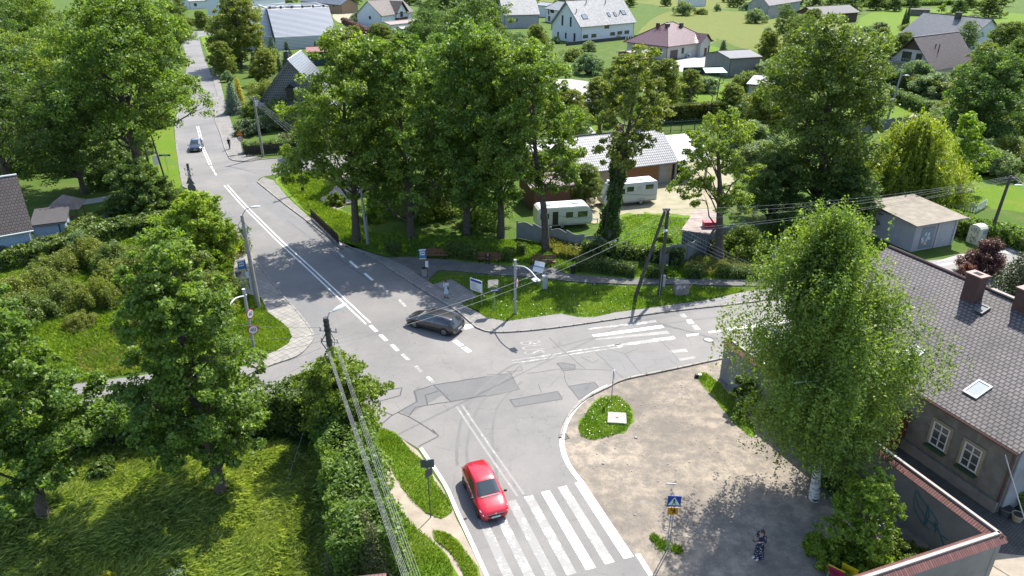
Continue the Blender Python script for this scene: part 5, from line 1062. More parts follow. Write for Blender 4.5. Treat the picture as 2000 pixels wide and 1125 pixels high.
M=Matrix.Translation((2.1,ay-3,hc+1.55))@Matrix.Rotation(R(-33),4,'Y'); skylight(rf,Matrix.Translation((ax-4.4,ay-.5,6.0))@Matrix.Rotation(R(-36),4,'Y'),1.4,.6,M_frameW,None,.3)
g=MB(); g.box((9.3,-.5,.6),(1.3,.5,1.1)); o=g.build('heat_pump',M_frameW,root); g=MB(); g.cyl((9.1,-.76,.6),(9.1,-.78,.6),.38,None,14); g.build('fan',M_dark,o)
# ---- generic far houses ------------------------------------------------------------
def far(name,label,u0,v0,u1,v1,W,hw,hr,rm,wm,**k):
    a,b=P(u0,v0),P(u1,v1); L=(b-a).length; return house(name,label,(a.x,a.y,0),ang(a,b),L,W,hw,hr,rm,wm,k.pop('trim',M_brown),**k)
L=(P(802,45)-P(746,55)).length
root,rf=far('balcony_house','white house with a brown roof, brown ground floor and a first floor balcony',745,54,806,44,11,5.0,9.6,T_brown,M_white,oh=.8,ridge='x',wins=[('left',5,3.5,1,1.2)])
a=P(745,54); M=root
g=MB(); xm=L*.62; 
for sg in (-1,1):
    A_=Vector((xm+sg*4.6,-1.6,4.7)); B_=Vector((xm,-1.6,9.0)); C_=Vector((xm,5,9.0)); D_=Vector((xm+sg*4.6,3,4.7))
    slab(g,*( (A_,B_,C_,D_) if sg<0 else (B_,A_,D_,C_)),.15)
g.build('cross_roof',T_brown,root)
g=MB(); g.box((xm,-.6,1.35),(7.8,1.2,2.7)); g.build('ground_floor',flat('brown_brick',(.13,.05,.04),.8),root)
g=MB(); g.box((xm,-.35,3.8),(7.2,.7,2.2)); g.add([Vector((xm-3.6,-.7,4.9)),Vector((xm+3.6,-.7,4.9)),Vector((xm,-.7,8.4)),Vector((xm-3.6,0,4.9)),Vector((xm+3.6,0,4.9)),Vector((xm,0,8.4))],[(0,1,2),(1,4,5,2),(0,2,5,3)]); g.build('bay',M_white,root)
opening(root,Matrix.Translation((xm,-.72,4.0))@Matrix.Rotation(math.pi,4,'Z'),2.0,2.0,M_brown,None,2); g=MB()
for i in range(14): g.box((xm-3.8+i*.585,-1.6,3.25),(.06,.05,.9))
g.box((xm,-1.6,3.7),(7.8,.08,.08)); g.box((xm,-1.1,2.75),(7.8,1.1,.1)); g.build('balcony',M_dark,root)
far('garage','low white garage with a pink brown sheet roof in front of the balcony house',763,62,828,55,6,2.6,3.3,pm('sheet_pinkbrown',(.30,.22,.20),(.22,.17,.15),1,.7),M_white,oh=.3,cat='garage')
far('garden_shed','tiny grey shed with a pale lean roof beside the low garage',785,66,804,64,3,1.8,2.4,M_conc,M_grey,oh=.2,cat='shed')
far('plywood_house','unfinished flat house with a plywood clad corner and grey roof',590,18,668,27,9,4.2,6.5,T_blue,pm('plywood',(.42,.27,.17),(.36,.22,.14),1,.8),oh=.6,wins=[('front',12,2,3,2.2)])
far('far_white_house','white far house under a shallow roof at the top left',372,18,440,14,9,4.0,5.6,T_grey,M_white,oh=.5,wins=[('front',3,2,1.5,1.5),('front',10,2.4,2,1.1)])
far('white_gable_house','white gabled house with a grey ribbed roof left of the clad building',462,42,560,28,14,8.0,12,T_grey,M_white,oh=.3,wins=[('left',5,5,1,1.5),('front',4,3,.8,2.4)])
far('dark_carport','dark flat carport between the hedge and the white gabled house',440,38,464,38,7,3.2,3.4,M_zinc,M_dark,oh=.2,cat='carport')
far('grey_roof_house','grey house with a pale tiled roof behind the tall trees',985,56,1052,54,11,5.4,10.5,T_grey,pm('block_grey',(.42,.42,.43),None,1,.9),oh=.5,wins=[('front',5,3,1,1)])
far('timber_clad_house','white house with timber cladding under a hipped grey roof left of the white house',1066,42,1100,48,9,5.6,8.2,T_grey,M_white,oh=.7,hip=3,wins=[('front',2.5,4,1,2.2),('front',5.5,4.4,3.2,1.2),('front',3,1.4,2,2)])
far('flat_roof_house','low white house with a flat roof beside the timber clad house',1046,32,1068,34,8,5,6,T_white,M_white,oh=.4)
far('garden_shed','brown timber shed with a flat grey roof in front of the cream bungalow',1236,124,1266,120,5.5,2.6,3.0,pm('roof_felt_tan',(.34,.29,.27),(.27,.23,.22),1,.85),M_wood,oh=.5,cat='shed')
far('garden_shed','little orange playhouse beside the white house',1088,58,1097,57,3,2.2,3.4,M_frameW,M_wood,oh=.3,cat='shed',ridge='y')
far('pink_roof_house','far pale house with a grey ridge roof and red porch',1497,38,1560,26,9,6,10.5,pm('roof_grey_tan',(.30,.27,.26),(.22,.2,.2),.5,.8),M_grey,oh=.4,wins=[('left',4,4,1,1.4)])
far('dark_shed','big dark barn with a grey felt roof in the far gardens',1590,48,1672,42,10,4.2,6.4,pm('felt_mid',(.15,.145,.14),(.11,.105,.10),.6,.8),flat('barn_dark',(.07,.035,.03),.8),oh=1.0,cat='barn')
far('long_hut','low weathered grey hut on the far lawn',1778,31,1814,32,4.5,2.9,3.1,pm('hut_roof',(.20,.19,.17),None,2,.9),tilemat('hut_boards',(.20,.19,.17),(.15,.14,.13),(.05,.05,.05),1,.2,.02),oh=.3,cat='shed')
far('garden_shelter','small dark garden shelter with a brown roof among the bushes',1664,104,1700,102,5,2.4,3.0,flat('roof_tanbrown',(.20,.12,.08),.8),M_dark,oh=.5,cat='shelter')
far('farmhouse','white farmhouse wing at the far top with a dark roof',1345,14,1378,12,8,4.5,7.5,T_dbrown,M_white,oh=.4)
Lb=25.
root,rf=house('slate_roof_house','wide house under a slate blue tiled roof above the brown gabled house',(127.5,248,0),R(-73.7),Lb,16,3.0,9.2,T_blue,M_white,M_dark,.6,'x',og=.6)
chimney(rf,Lb*.55,7.2,8.3,1.9,1.8,.9,M_dark)
Lb=10.6
root,rf=house('brown_gabled_house','house with a steep brown tiled roof and a balcony in its timber gable',(93.6,185.2,0),R(-55),Lb,20,3.0,8.9,T_brown,M_cream,M_brown,1.0,'y',og=1.0)
g=MB(); g.add([Vector((2.7,-.05,6.0)),Vector((Lb-2.7,-.05,6.0)),Vector((Lb/2,-.05,8.8))],[(0,1,2)]); g.build('gable_boards',M_brown,root)
opening(root,Matrix.Translation((4.2,-.03,4.3))@Matrix.Rotation(math.pi,4,'Z'),2.3,2.3,M_brown,None,2); opening(root,Matrix.Translation((7.2,-.03,4.4))@Matrix.Rotation(math.pi,4,'Z'),1.4,1.8,M_brown,None,1)
g=MB(); g.box((Lb/2,-.9,2.95),(Lb-.6,1.8,.15)); 
for i in range(20): g.box((.5+i*.57,-1.75,3.5),(.06,.05,1.0))
g.box((Lb/2,-1.75,4.0),(Lb-.6,.08,.08)); g.build('balcony',M_grey,root)
for x in (8.5,7.6): g=MB(); g.tube([(x,6,5.0),(x,6,7.2)],.12,8); g.build('vent_pipe',M_dark,rf)
# grey barn right of the cream bungalow
far('grey_barn','grey rendered outbuilding with a lean grey roof right of the green fence',1422,150,1480,146,10,4.4,5.4,pm('barn_roof',(.20,.20,.21),None,1,.8),pm('barn_wall',(.34,.31,.28),(.26,.24,.22),1,.9),oh=.4,cat='barn')
far('outbuilding','pale rendered outbuilding half hidden behind the chestnut',1455,215,1500,220,9,5.0,6.0,pm('barn_roof2',(.42,.42,.44),None,1,.7),pm('plaster_pale',(.56,.54,.52),(.46,.44,.42),1,.9),oh=.3,cat='outbuilding')
far('red_roof_shed','green shed with a rusty red sheet roof behind the gabled house',604,128,656,126,6,3.6,4.4,pm('sheet_red',(.30,.12,.10),(.24,.09,.08),1,.6),flat('shed_green',(.06,.10,.08),.8),oh=.5,cat='shed')
far('low_shed','low brown tarpaper shed beside the red roofed shed',575,142,604,142,4,2.2,2.5,flat('tar_brown',(.14,.07,.06),.8),M_dark,oh=.2,cat='shed')
# ---- garage building with pale profiled tiles -------------------------------------------
M_gd=tilemat('garage_door_wood',(.36,.15,.05),(.31,.13,.045),(.16,.07,.03),20,.28,.012,.5,.5,0,.4)
e0,e1=P(1160,375,3.0),P(1318,312,3.0)
e0=P(1172,330,3.1); e1=P(1318,313,3.1); rzg=ang(e0,e1); d=(e1-e0).normalized(); e0=e0-d*3.1; L=(e1-e0).length; 
root,rf=house('garage_building','long garage building with a pale profiled tile roof and a brown sectional door',(e0.x,e0.y+.5,0),rzg,L,8.5,3.2,6.3,T_white,pm('render_beige',(.44,.36,.28),(.36,.29,.22),1,.9),M_dark,.5,'x',og=.4)
panel(root,wallM(L,8,'front',L-5.0,1.3),5.4,2.6,M_gd,'garage_door',.05,None,False); g=MB(); g.box((L-1.6,-.06,1.5),(1.1,.1,3.0)); g.build('pier',M_conc,root)
opening(root,wallM(L,8,'left',3,1.6),1.6,1.4,M_brown,None,2); skylight(rf,on_roof(L,8.5,3.2,6.3,.5,L*.42,1.6),1.0,1.4,M_frameD,flat('sky_pane_blue2',(.05,.10,.20),.1,0,.9),.1)
chimney(rf,L*.62,5.2,5.2,1.8,.8,.6,M_brickR)
e2=Vector((e1.x,e1.y+.5,0))+Vector((d.x*.1,d.y*.1,0)); root=thing('carport','open carport with a pale profiled tile roof at the end of the garage building','carport',e2,rzg)
for x,y in ((.3,0),(5.2,0),(.3,7),(5.2,7)): g=MB(); g.box((x,y,1.4),(.25,.25,2.8)); g.build('post',M_conc,root)
g=MB(); slab(g,Vector((.4,-.5,2.75)),Vector((5.6,-.5,2.75)),Vector((5.6,3.9,5.3)),Vector((.4,3.9,5.3)),.14); slab(g,Vector((5.6,8,2.9)),Vector((.4,8,2.9)),Vector((.4,3.9,5.3)),Vector((5.6,3.9,5.3)),.14); g.build('roof',T_white,root)
g=MB(); g.box((3,7.6,1.4),(5.2,.1,2.8)); g.build('back_wall',M_dark,root)
far('brown_shed','brown timber outbuilding behind the near caravan',1040,412,1115,404,5,2.9,3.3,flat('roof_plum',(.20,.14,.14),.7),flat('boards_redbrown',(.17,.07,.045),.8),oh=.3,cat='outbuilding')
far('brick_outbuilding','beige outbuilding with a pale sheet roof left of the garage building',1012,340,1118,330,6,3.0,3.8,pm('sheet_paleblue',(.52,.55,.60),(.42,.45,.5),1,.5),MATS['render_beige'],oh=.3,cat='outbuilding')
# ---- right: beige garage with posters and black hipped hut ---------------------------------
a=P(1762,505); b=P(1868,488); 
a=P(1800,488); b=P(1857,478)
root=thing('poster_garage','beige flat roofed kiosk garage with notices on its grey shutter','garage',(P(1778,492).x,P(1778,492).y,0),ang(a,b)); L=(P(1857,478)-P(1778,492)).length
g=MB(); g.box((L/2,2.6,1.45),(L,5.2,2.9)); g.build('wall',pm('wall_lilac_grey',(.50,.48,.50),(.42,.40,.41),1.5,.9,.2),root)
g=MB(); g.hexa([Vector((-.7,-.6,2.95)),Vector((L+.7,-.6,3.0)),Vector((L+.5,6.2,3.5)),Vector((-.7,6.2,3.5))],[Vector((-.7,-.6,3.07)),Vector((L+.7,-.6,3.12)),Vector((L+.5,6.2,3.62)),Vector((-.7,6.2,3.62))]); g.build('roof',pm('felt_mossy',(.33,.29,.23),(.20,.17,.13),1.2,.9,.6),root)
for x_ in (L*.55,L-.12): g=MB(); g.box((x_,-.05,1.4),(.22,.12,2.7)); g.build('pier',pm('pier_pale',(.56,.54,.54),None,2,.9),root)
o=panel(root,wallM(L,5,'front',L*.32,1.35),1.7,2.3,flat('shutter_grey',(.26,.29,.34),.6),'shutter',.05,None,False)
random.seed(9)
for i in range(9):
    g=MB(); M=wallM(L,5,'front',L*.32+random.uniform(-.65,.65),1.1+random.uniform(-.5,.9)); g.box((0,.06,0),(random.uniform(.2,.32),.012,random.uniform(.25,.4)),0,None,M); g.build('notice',flat('paper_orange',(.75,.35,.05),.8) if i==4 else flat('paper',(.72,.73,.72),.8),o)
root,rf=far('black_roof_hut','dark brown hut with a black hipped roof beside the lawn',1818,412,1868,405,8,2.8,4.0,flat('bitumen_black',(.045,.048,.055),.6),pm('wall_brown',(.14,.10,.07),(.10,.07,.05),1,.9),oh=1.3,cat='hut',hip=2.5)
opening(root,wallM(3,8,'front',.9,1.4),.7,.9,M_frameW,None,1)
# roof corner at the bottom edge
p=P(672,1131,2.2); root=thing('red_tiled_hut','small hut whose red tiled roof edge shows at the bottom edge of the view','hut',(p.x,p.y,0),R(8)); g=MB(); g.box((.9,-1.3,1.0),(1.7,2.4,2.0)); g.build('wall',M_wood,root)
g=MB(); slab(g,Vector((-.1,-2.8,1.9)),Vector((1.9,-2.8,1.9)),Vector((1.9,.05,2.25)),Vector((-.1,.05,2.25)),.08); g.build('roof',tilemat('tiles_small_red',(.33,.12,.10),(.27,.09,.08),(.1,.05,.05),.18,.3,.03,.6),root)
# ---- fences -----------------------------------------------------------------------------
M_cf=pm('fence_concrete',(.27,.285,.28),(.20,.21,.21),1.5,.9,.3)
def concfence(label,px,H=2.0,curve=True):
    a=P(*px[0]); root=thing('concrete_fence',label,'fence',(a.x,a.y,0)); pts=[P(*q)-a for q in px]; n=0
    for A,B in zip(pts[:-1],pts[1:]):
        L=(B-A).length; k=max(1,round(L/2.05)); d=(B-A)/k
        for i in range(k):
            p0=A+d*i; p1=p0+d; u=d.normalized(); nn=Vector((-u.y,u.x,0))*.035; g=MB(); top=[]; m=12; w_=d.length-.14
            for j in range(m+1):
                t=j/m; top.append((p0+u*(.07+w_*t),H-.28+.26*math.sin(math.pi*(t*1.0+.0))**1.3 if (n%2==0) else H-.02-.26*math.sin(math.pi*t)**1.3*.9))
            vs=[]; 
            for s in (1,-1):
                for q,z in top: vs+= [(q+nn*s)+Vector((0,0,.05)),(q+nn*s)+Vector((0,0,z if curve else H))]
            K=(m+1)*2; fs=[]
            for j in range(m):
                b0=j*2; fs+=[(b0,b0+1,b0+3,b0+2),(K+b0,K+b0+2,K+b0+3,K+b0+1),(b0+1,K+b0+1,K+b0+3,b0+3)]
            fs+=[(0,K,K+1,1),(K-2,K-1,2*K-1,2*K-2)]; g.add(vs,fs); o=g.build('panel',M_cf,root)
            if curve:
                h=MB()
                for j in range(4):
                    q=p0+u*(w_*(.35+.11*j)); h.box(tuple(q+Vector((0,0,H-.35))),(.07,.085,.16),math.atan2(u.y,u.x))
                h.build('opening',M_sand,o)
            q=MB(); q.box(tuple(p0+Vector((0,0,H/2))),(.12,.14,H),math.atan2(u.y,u.x)); q.build('post',M_cf,root); n+=1
    return root
concfence('grey concrete panel fence with wavy tops in front of the caravans',[(1010,465),(1075,478),(1172,500),(1230,512)])
concfence('grey concrete panel fence with a rising wavy top by the metal container',[(1288,524),(1340,515),(1395,488),(1450,470)],2.3)
concfence('grey concrete fence with arched tops above the willow',[(1655,262),(1720,256),(1800,250)],2.2)
def slatfence(name,label,px,H,mat,gap=.18,sw=.08,posts=2.5,cat='fence'):
    a=P(*px[0]); root=thing(name,label,cat,(a.x,a.y,0)); g=MB(); pst=MB()
    for q0,q1 in zip(px[:-1],px[1:]):
        A=P(*q0)-a; B=P(*q1)-a; L=(B-A).length; u=(B-A)/L; rz_=math.atan2(u.y,u.x)
        for i in range(int(L/gap)): g.box(tuple(A+u*i*gap+Vector((0,0,H/2+.05))),(sw,.03,H),rz_)
        for z in (.35,H-.2): pst.box(tuple((A+B)/2+Vector((0,0,z))),(L,.05,.06),rz_)
        for i in range(int(L/posts)+1): pst.box(tuple(A+u*min(L,i*posts)+Vector((0,0,H/2+.05))),(.1,.1,H+.1),rz_)
    g.build('slats',mat,root); pst.build('frame',mat,root); return root
slatfence('slatted_fence','dark brown slatted fence beside the thujas at the lower edge',[(734,1060),(742,1095),(752,1150)],1.4,flat('slat_brown',(.035,.022,.018),.7),.14,.10)
slatfence('picket_fence','dark timber fence along the far side road',[(482,306),(540,301),(610,298),(690,294),(780,290)],1.5,flat('slat_dark',(.04,.035,.028),.8),.2,.15)
slatfence('picket_fence','white low fence around the terrace by the black roofed hut',[(1868,406),(1905,415),(1925,405)],1.0,M_frameW,.3,.2)
slatfence('picket_fence','grey plank fence beyond the low garage',[(818,28),(850,38),(880,48)],2.0,M_grey,.5,.46)
slatfence('picket_fence','white rail fence by the cream bungalow terrace',[(1222,80),(1245,79)],1.6,M_frameW,.9,.3)
slatfence('picket_fence','fence with brick piers on the bank by the plum hedge',[(688,33),(715,47),(740,55)],1.3,M_brickR,2.4,.7)
M_mesh=flat('mesh_green',(.02,.07,.05),.7)
slatfence('green_fence','dark green screened fence below the cream bungalow',[(1335,148),(1400,146),(1426,143)],1.9,flat('screen_green',(.015,.04,.035),.8),.5,.49)
slatfence('green_fence','green chain fence behind the long garage roof',[(1255,262),(1330,258),(1440,250),(1480,246)],2.0,M_mesh,.12,.02)
slatfence('mesh_fence','rusty mesh fence on a low concrete base at the bend',[(609,430),(640,460),(664,483)],1.3,flat('mesh_rust',(.055,.04,.03),.8),.10,.018,1.6)
a,b=P(607,432),P(665,487); root=thing('low_wall','low concrete base wall under the mesh fence at the bend','wall',(a.x,a.y,0),ang(a,b)); g=MB(); g.box(((b-a).length/2,.25,.18),((b-a).length,.25,.36)); g.build('wall',M_conc,root); 
for i,(u,v) in enumerate(((1111,190),(1133,262),(1170,258),(1244,258),(1096,268))):
    p=P(u,v+8); root=thing('brick_pier',['red brick gate pier beside the driveway','brick pier left of the garden path','brick pier right of the garden path behind the roof','brick pier behind the right part of the pale roof','brick pier at the left end of the garden wall'][i],'pier',p); g=MB(); g.box((0,0,1.0),(.5,.5,2.0)); g.build('shaft',M_brickR,root); g=MB(); g.box((0,0,2.05),(.62,.62,.12)); g.build('cap',M_brickR,root)
# metal container
e0,e1=P(1328,499),P(1376,507); r0=ang(e0,e1); root=thing('metal_container','blue grey corrugated metal container with a rusty flat roof by the fence','container',(e0.x,e0.y,0),r0); M_cor=wavemat('corrugated_blue',(.16,.19,.20),(.08,.10,.11),.28,.6,'X',1.,.0,'SIN',.4,.3,.06); L=(e1-e0).length+.1; Wc=6.2
g=MB(); g.box((L/2,Wc/2,1.35),(L,Wc,2.7)); g.build('body',M_cor,root); g=MB(); g.hexa([Vector((-.12,-.15,2.72)),Vector((L+.12,-.15,2.72)),Vector((L+.12,Wc+.2,2.85)),Vector((-.12,Wc+.2,2.85))],[Vector((-.12,-.15,2.8)),Vector((L+.12,-.15,2.8)),Vector((L+.12,Wc+.2,2.93)),Vector((-.12,Wc+.2,2.93))]); g.build('roof',pm('roof_rusted',(.40,.33,.30),(.24,.17,.14),1.2,.8,.3),root)
p=P(1385,440,3.0); root=thing('red_box','red plastic box lying on the far end of the container roof','box',(p.x,p.y,2.9)); g=MB(); g.box((0,0,.25),(1.2,.8,.5)); g.build('body',flat('red_plastic',(.45,.03,.05),.5),root); g=MB(); g.box((0,0,.53),(1.3,.9,.06)); g.build('lid',MATS['red_plastic'],root)
p=P(1393,160); root=thing('green_canopy','green canopy roof on posts by the screened fence','canopy',p,R(5))
for x,y in ((-2,-1),(2,-1),(-2,1),(2,1)): g=MB(); g.box((x,y,1.2),(.1,.1,2.4)); g.build('post',M_wood,root)
g=MB(); slab(g,Vector((-2.6,-1.5,2.3)),Vector((2.6,-1.5,2.3)),Vector((2.4,1.5,3.0)),Vector((-2.4,1.5,3.0)),.08); g.build('roof',flat('canopy_green',(.10,.30,.22),.5),root)
# ================================================================ street furniture
M_galv=flat('galvanised',(.42,.44,.47),.45,.3); M_pconc=pm('pole_concrete',(.38,.37,.34),(.27,.26,.24),3,.9,.3); M_pdark=pm('pole_dark',(.10,.09,.08),(.06,.055,.05),4,.9,.4)
M_lamp=flat('lamp_shell',(.70,.72,.72),.35); M_ins=flat('insulator',(.45,.40,.36),.3); M_sgrey=flat('sign_back',(.09,.10,.10),.6)
M_swhite=flat('sign_white',(.82,.82,.82),.5); M_sred=flat('sign_red',(.50,.015,.02),.5); M_sblk=flat('sign_black',(.012,.012,.012),.6); M_sblue=flat('sign_blue',(.01,.06,.34),.5); M_bblue=flat('bus_blue',(.02,.17,.48),.5); M_syel=flat('sign_yellow',(.75,.38,.01),.5); M_sor=flat('sign_orange',(.62,.28,.01),.5)
def Zr(a): return Matrix.Rotation(a,4,'Z')
def cobra(root,a,b,n,mat=None,drop=0.,s=1.):
    """lamp on a bracket from a to b, shell along direction n"""
    g=MB(); m=(Vector(a)+Vector(b))/2+Vector((0,0,.18)); g.tube([a,m,b],.035,7); g.build('bracket',M_galv,root)
    g=MB(); b=Vector(b); n=Vector(n).normalized(); u=n.cross(Vector((0,0,1))).normalized(); vs=[];K=12;J=9
    for i in range(K+1):
        t=i/K; w_=.17*s*math.sin(math.pi*(.08+.88*t))**.6; h=.10*s*math.sin(math.pi*(.08+.88*t))**.5
        for j in range(J): a_=2*math.pi*j/J; vs.append(b+n*(t*.85*s)+u*w_*math.cos(a_)+Vector((0,0,h*math.sin(a_)*(1.1 if math.sin(a_)>0 else .6))))
    g.add(vs,[(i*J+j,i*J+(j+1)%J,(i+1)*J+(j+1)%J,(i+1)*J+j) for i in range(K) for j in range(J)]+[list(range(J))[::-1],[K*J+j for j in range(J)]]); return g.build('lamp_head',M_lamp,root,60)
def insulators(root,z,n,axis,span,x0=0):
    for i in range(n):
        s=-span/2+span*i/max(1,n-1); p=Vector((axis[0]*s+x0,axis[1]*s,z)); g=MB(); g.cyl(p,p+Vector((0,0,.16)),.045,.03,8); g.ball(p+Vector((0,0,.17)),.05,None,8,5); g.build('insulator',M_ins,root)
def lattice(mb,h,w0,w1,d,n=9):
    """precast pole with rectangular openings"""
    for i in range(n):
        z0=h*i/n; z1=h*(i+1)/n; wa=w0+(w1-w0)*i/n
        for s in (-1,1): mb.box((s*(wa/2-.035),0,(z0+z1)/2),(.07,d,z1-z0+.002))
        mb.box((0,0,z1-.07),(wa-.14,d-.02,.14))
    mb.box((0,0,h*.05),(w0-.14,d-.02,h*.1)); mb.box((0,0,h-.25),(w1,d+.01,.5))
# concrete pole with lamp on the left pavement
p=P(505,600); root=thing('street_lamp','round concrete pole with a white cobra lamp on the left pavement','street lamp',p)
g=MB(); g.tube([(0,0,0),(-.05,0,4.2),(-.1,0,8.4)],[.21,.17,.13],14); g.build('pole',M_pconc,root,60); cobra(root,(-.1,0,8.35),(.75,-.15,9.1),(1,.0,.12))
g=MB(); g.tube([(-.55,0,7.2),(.4,0,7.2)],.035,6); g.tube([(-.5,0,6.7),(.35,0,6.7)],.035,6); g.build('crossarm',M_galv,root); insulators(root,7.24,3,(1,0),.8,-.08)
g=MB(); g.tube([(-.12,-.1,8.1),(-.45,-.2,7.6),(-.35,-.15,7.0),(-.1,-.2,6.5)],.02,5); g.tube([(.0,-.12,7.9),(.3,-.2,7.5),(.15,-.15,6.8)],.02,5); g.build('cable_loop',M_sblk,root)
# near pole with lamp by the hedge
pn=P(672,868); topn=8.95
root=thing('utility_pole','nearest dark concrete utility pole with a cobra lamp and cables rising behind the hedge','utility pole',pn)
g=MB(); g.tube([(0,0,0),(-.08,0,4.5),(-.16,0,topn)],[.24,.19,.15],14); g.build('pole',M_pdark,root,60); cobra(root,(-.1,.05,topn-.1),(.22,.28,topn+.25),(.72,.55,.25),s=1.05)
for z in (topn-.9,topn-1.6): g=MB(); g.tube([(-.65,.12,z),(.45,-.12,z)],.04,6); g.build('crossarm',M_galv,root); insulators(root,z+.03,4,(1,-.2),.95,-.1)
for i in range(3): g=MB(); g.cyl((-.16,0,topn-.25-.28*i),(-.16,0,topn-.18-.28*i),.175,None,14); g.build('band',M_sblk,root)
g=MB(); g.tube([(-.1,-.16,8.2),(-.5,-.3,7.5),(-.2,-.2,6.8),(-.1,-.22,4)],.03,6); g.tube([(.0,-.16,8.2),(.3,-.3,7.6),(.1,-.2,6.9)],.02,6); g.build('cable_loop',M_sblk,root)
topN=pn+Vector((-.15,0,topn-.8))
# A frame wooden pole
pa=P(1240,583); pb=P(1288,578); top=P(1283,575); ta=Vector((pb.x-.15,pb.y-.1,8.1))
root=thing('aframe_pole','dark A shaped wooden double pole with a small round lamp on the grass island','utility pole',pb); tl=ta-pb
g=MB(); g.tube([pa-pb,tl+Vector((-.12,0,-.1))],[.17,.12],10); g.build('strut',M_pdark,root); g=MB(); g.tube([(0,0,0),tl+Vector((.14,0,0))],[.17,.13],10); g.build('pole',M_pdark,root)
g=MB(); g.box(tl+Vector((0,0,.05)),(.62,.24,.14)); g.box(tl+Vector((0,0,-1.4)),(.5,.1,.1)); g.build('crossarm',M_pdark,root); 
for q in range(4): g=MB(); v=tl+Vector((-.25+.17*q,-.16,-.35*(q%2))); g.cyl(v,v+Vector((0,0,.18)),.05,.03,8); g.build('insulator',M_ins,root)
g=MB(); v=tl+Vector((0,-.25,-1.75)); g.ball(v,(.22,.22,.13),None,14,8); g.build('lamp_head',M_lamp,root,60); g=MB(); g.box((.22,-.28,1.6),(.22,.12,1.1)); g.build('meter_box',M_galv,root); g=MB(); g.tube([(-.12,-.5,0),(-.05,-.3,2.2),(.2,-.3,2.2)],.03,6); g.build('conduit',M_galv,root)
g=MB()
for a_ in range(3): g.tube([tl+Vector((-.3+.2*a_,-.2,-.3)),tl+Vector((-.6+.5*a_,-.35,-1.0)),tl+Vector((-.15+.1*a_,-.2,-1.6))],.022,5)
g.build('cable_loop',M_sblk,root)
# thin steel pole by the ash, far poles
p=P(718,480); root=thing('steel_pole','tall slim pale pole standing by the ash at the bend','pole',p); g=MB(); g.tube([(0,0,0),(-.12,0,4.3),(-.2,0,8.4)],[.13,.11,.07],10); g.build('pole',M_galv,root); g=MB(); g.box((.1,.15,1.6),(.10,.14,3.2)); g.build('stub',M_pconc,root)
p=P(514,306); root=thing('twin_pole','concrete pole with cables at the corner by the gabled house','utility pole',p); g=MB(); g.tube([(0,0,0),(-.1,0,8.8)],[.2,.13],10); g.build('pole',M_pconc,root); g=MB(); g.box((-.1,0,8.5),(.9,.1,.1)); g.build('crossarm',M_galv,root); insulators(root,8.55,3,(1,0),.8,-.1); ptw=p+Vector((-.1,0,8.5))
p=P(592,376); root=thing('lattice_pole','dark precast pole with openings on the grass corner at the bend','utility pole',p); g=MB(); lattice(g,6.6,.36,.22,.16,10); g.build('pole',M_pdark,root); g=MB(); g.box((0,0,5.7),(1.1,.1,.1)); g.build('crossarm',M_pdark,root); g=MB(); g.box((0,-.1,1.5),(.3,.06,.3)); g.build('plate',M_sred,root); plt=p+Vector((0,0,6.2))
p=P(601,334); root=thing('steel_pole','thin light pole on the kerb of the side road','pole',p); g=MB(); g.tube([(0,0,0),(-.1,0,6.0)],[.08,.05],8); g.build('pole',M_galv,root); g=MB(); g.ball((-.1,0,6.05),.08); g.build('cap',M_galv,root)
p=P(388,432); root=thing('lattice_pole','dark precast pole carrying the backs of two road signs at the left crossing','utility pole',p); g=MB(); lattice(g,6.7,.34,.22,.16,10); g.build('pole',M_pdark,root)
for z in (6.0,5.4): g=MB(); g.box((0,0,z),(.9,.07,.07)); g.build('crossarm',M_galv,root); insulators(root,z+.04,3,(1,0),.8)
# backs of a triangle and a round sign (face the other way)
g=MB(); g.prism([(0,0)],0,0) if 0 else None
def plate(pts,M,th,mat,name,parent):
    g=MB(); n=len(pts); vs=[M@Vector((x,-th/2,z)) for x,z in pts]+[M@Vector((x,th/2,z)) for x,z in pts]
    g.add(vs,[list(range(n)),list(range(n,2*n))[::-1]]+[(i,n+i,n+(i+1)%n,(i+1)%n) for i in range(n)]); return g.build(name,mat,parent)
def circ(r,n=28,z=0): return [(r*math.cos(2*math.pi*i/n),z+r*math.sin(2*math.pi*i/n)) for i in range(n)]
tri=[(-.52,-.42),(.52,-.42),(0,.48)]
M=Matrix.Translation((-.02,-.14,4.85))@Zr(R(-8)); o=plate(tri,M,.02,M_sgrey,'warning_plate',root); M=Matrix.Translation((.02,-.14,4.0))@Zr(R(-8)); plate(circ(.48),M,.02,M_sgrey,'round_plate',root)
plC=p+Vector((0,0,6.0))
def sign_post(name,label,px,h,cat='road sign',r=.035,rz=0,lean=0): 
    p=P(*px); root=thing(name,label,cat,p,rz); g=MB(); g.cyl((0,0,0),(lean,0,h),r,None,10); g.build('post',M_galv,root); return root
# 40 + bend warning by the far pavement
root=sign_post('road_sign','yellow bend warning triangle above a round 40 limit sign by the far pavement',(474,300),3.2)
M=Matrix.Translation((0,-.06,3.15)); o=plate([(-.55,-.42),(.55,-.42),(0,.52)],M,.02,M_sred,'warning_plate',root); plate([(-.42,-.33),(.42,-.33),(0,.36)],M@Matrix.Translation((0,-.013,0)),.01,M_syel,'yellow_field',o)
a=MB(); a.tube([M@Vector((x,-.03,z)) for x,z in ((.12,-.25),(.1,-.05),(-.12,.05),(-.2,.02))],.035,6); a.build('bend_symbol',M_sblk,o)
def limit40(root,M,s=1.,r=.42):
    o=plate(circ(r),M,.02,M_sred,'round_plate',root); q=plate(circ(r*.80),M@Matrix.Translation((0,-.014,0)),.01,M_swhite,'white_field',o)
    t=text('40',r*1.05,M_sblk,o,(0,0,0),(0,0,0)); t.matrix_local=M@Matrix.Translation((0,-.024,0))@Matrix.Rotation(R(90),4,'X'); return o
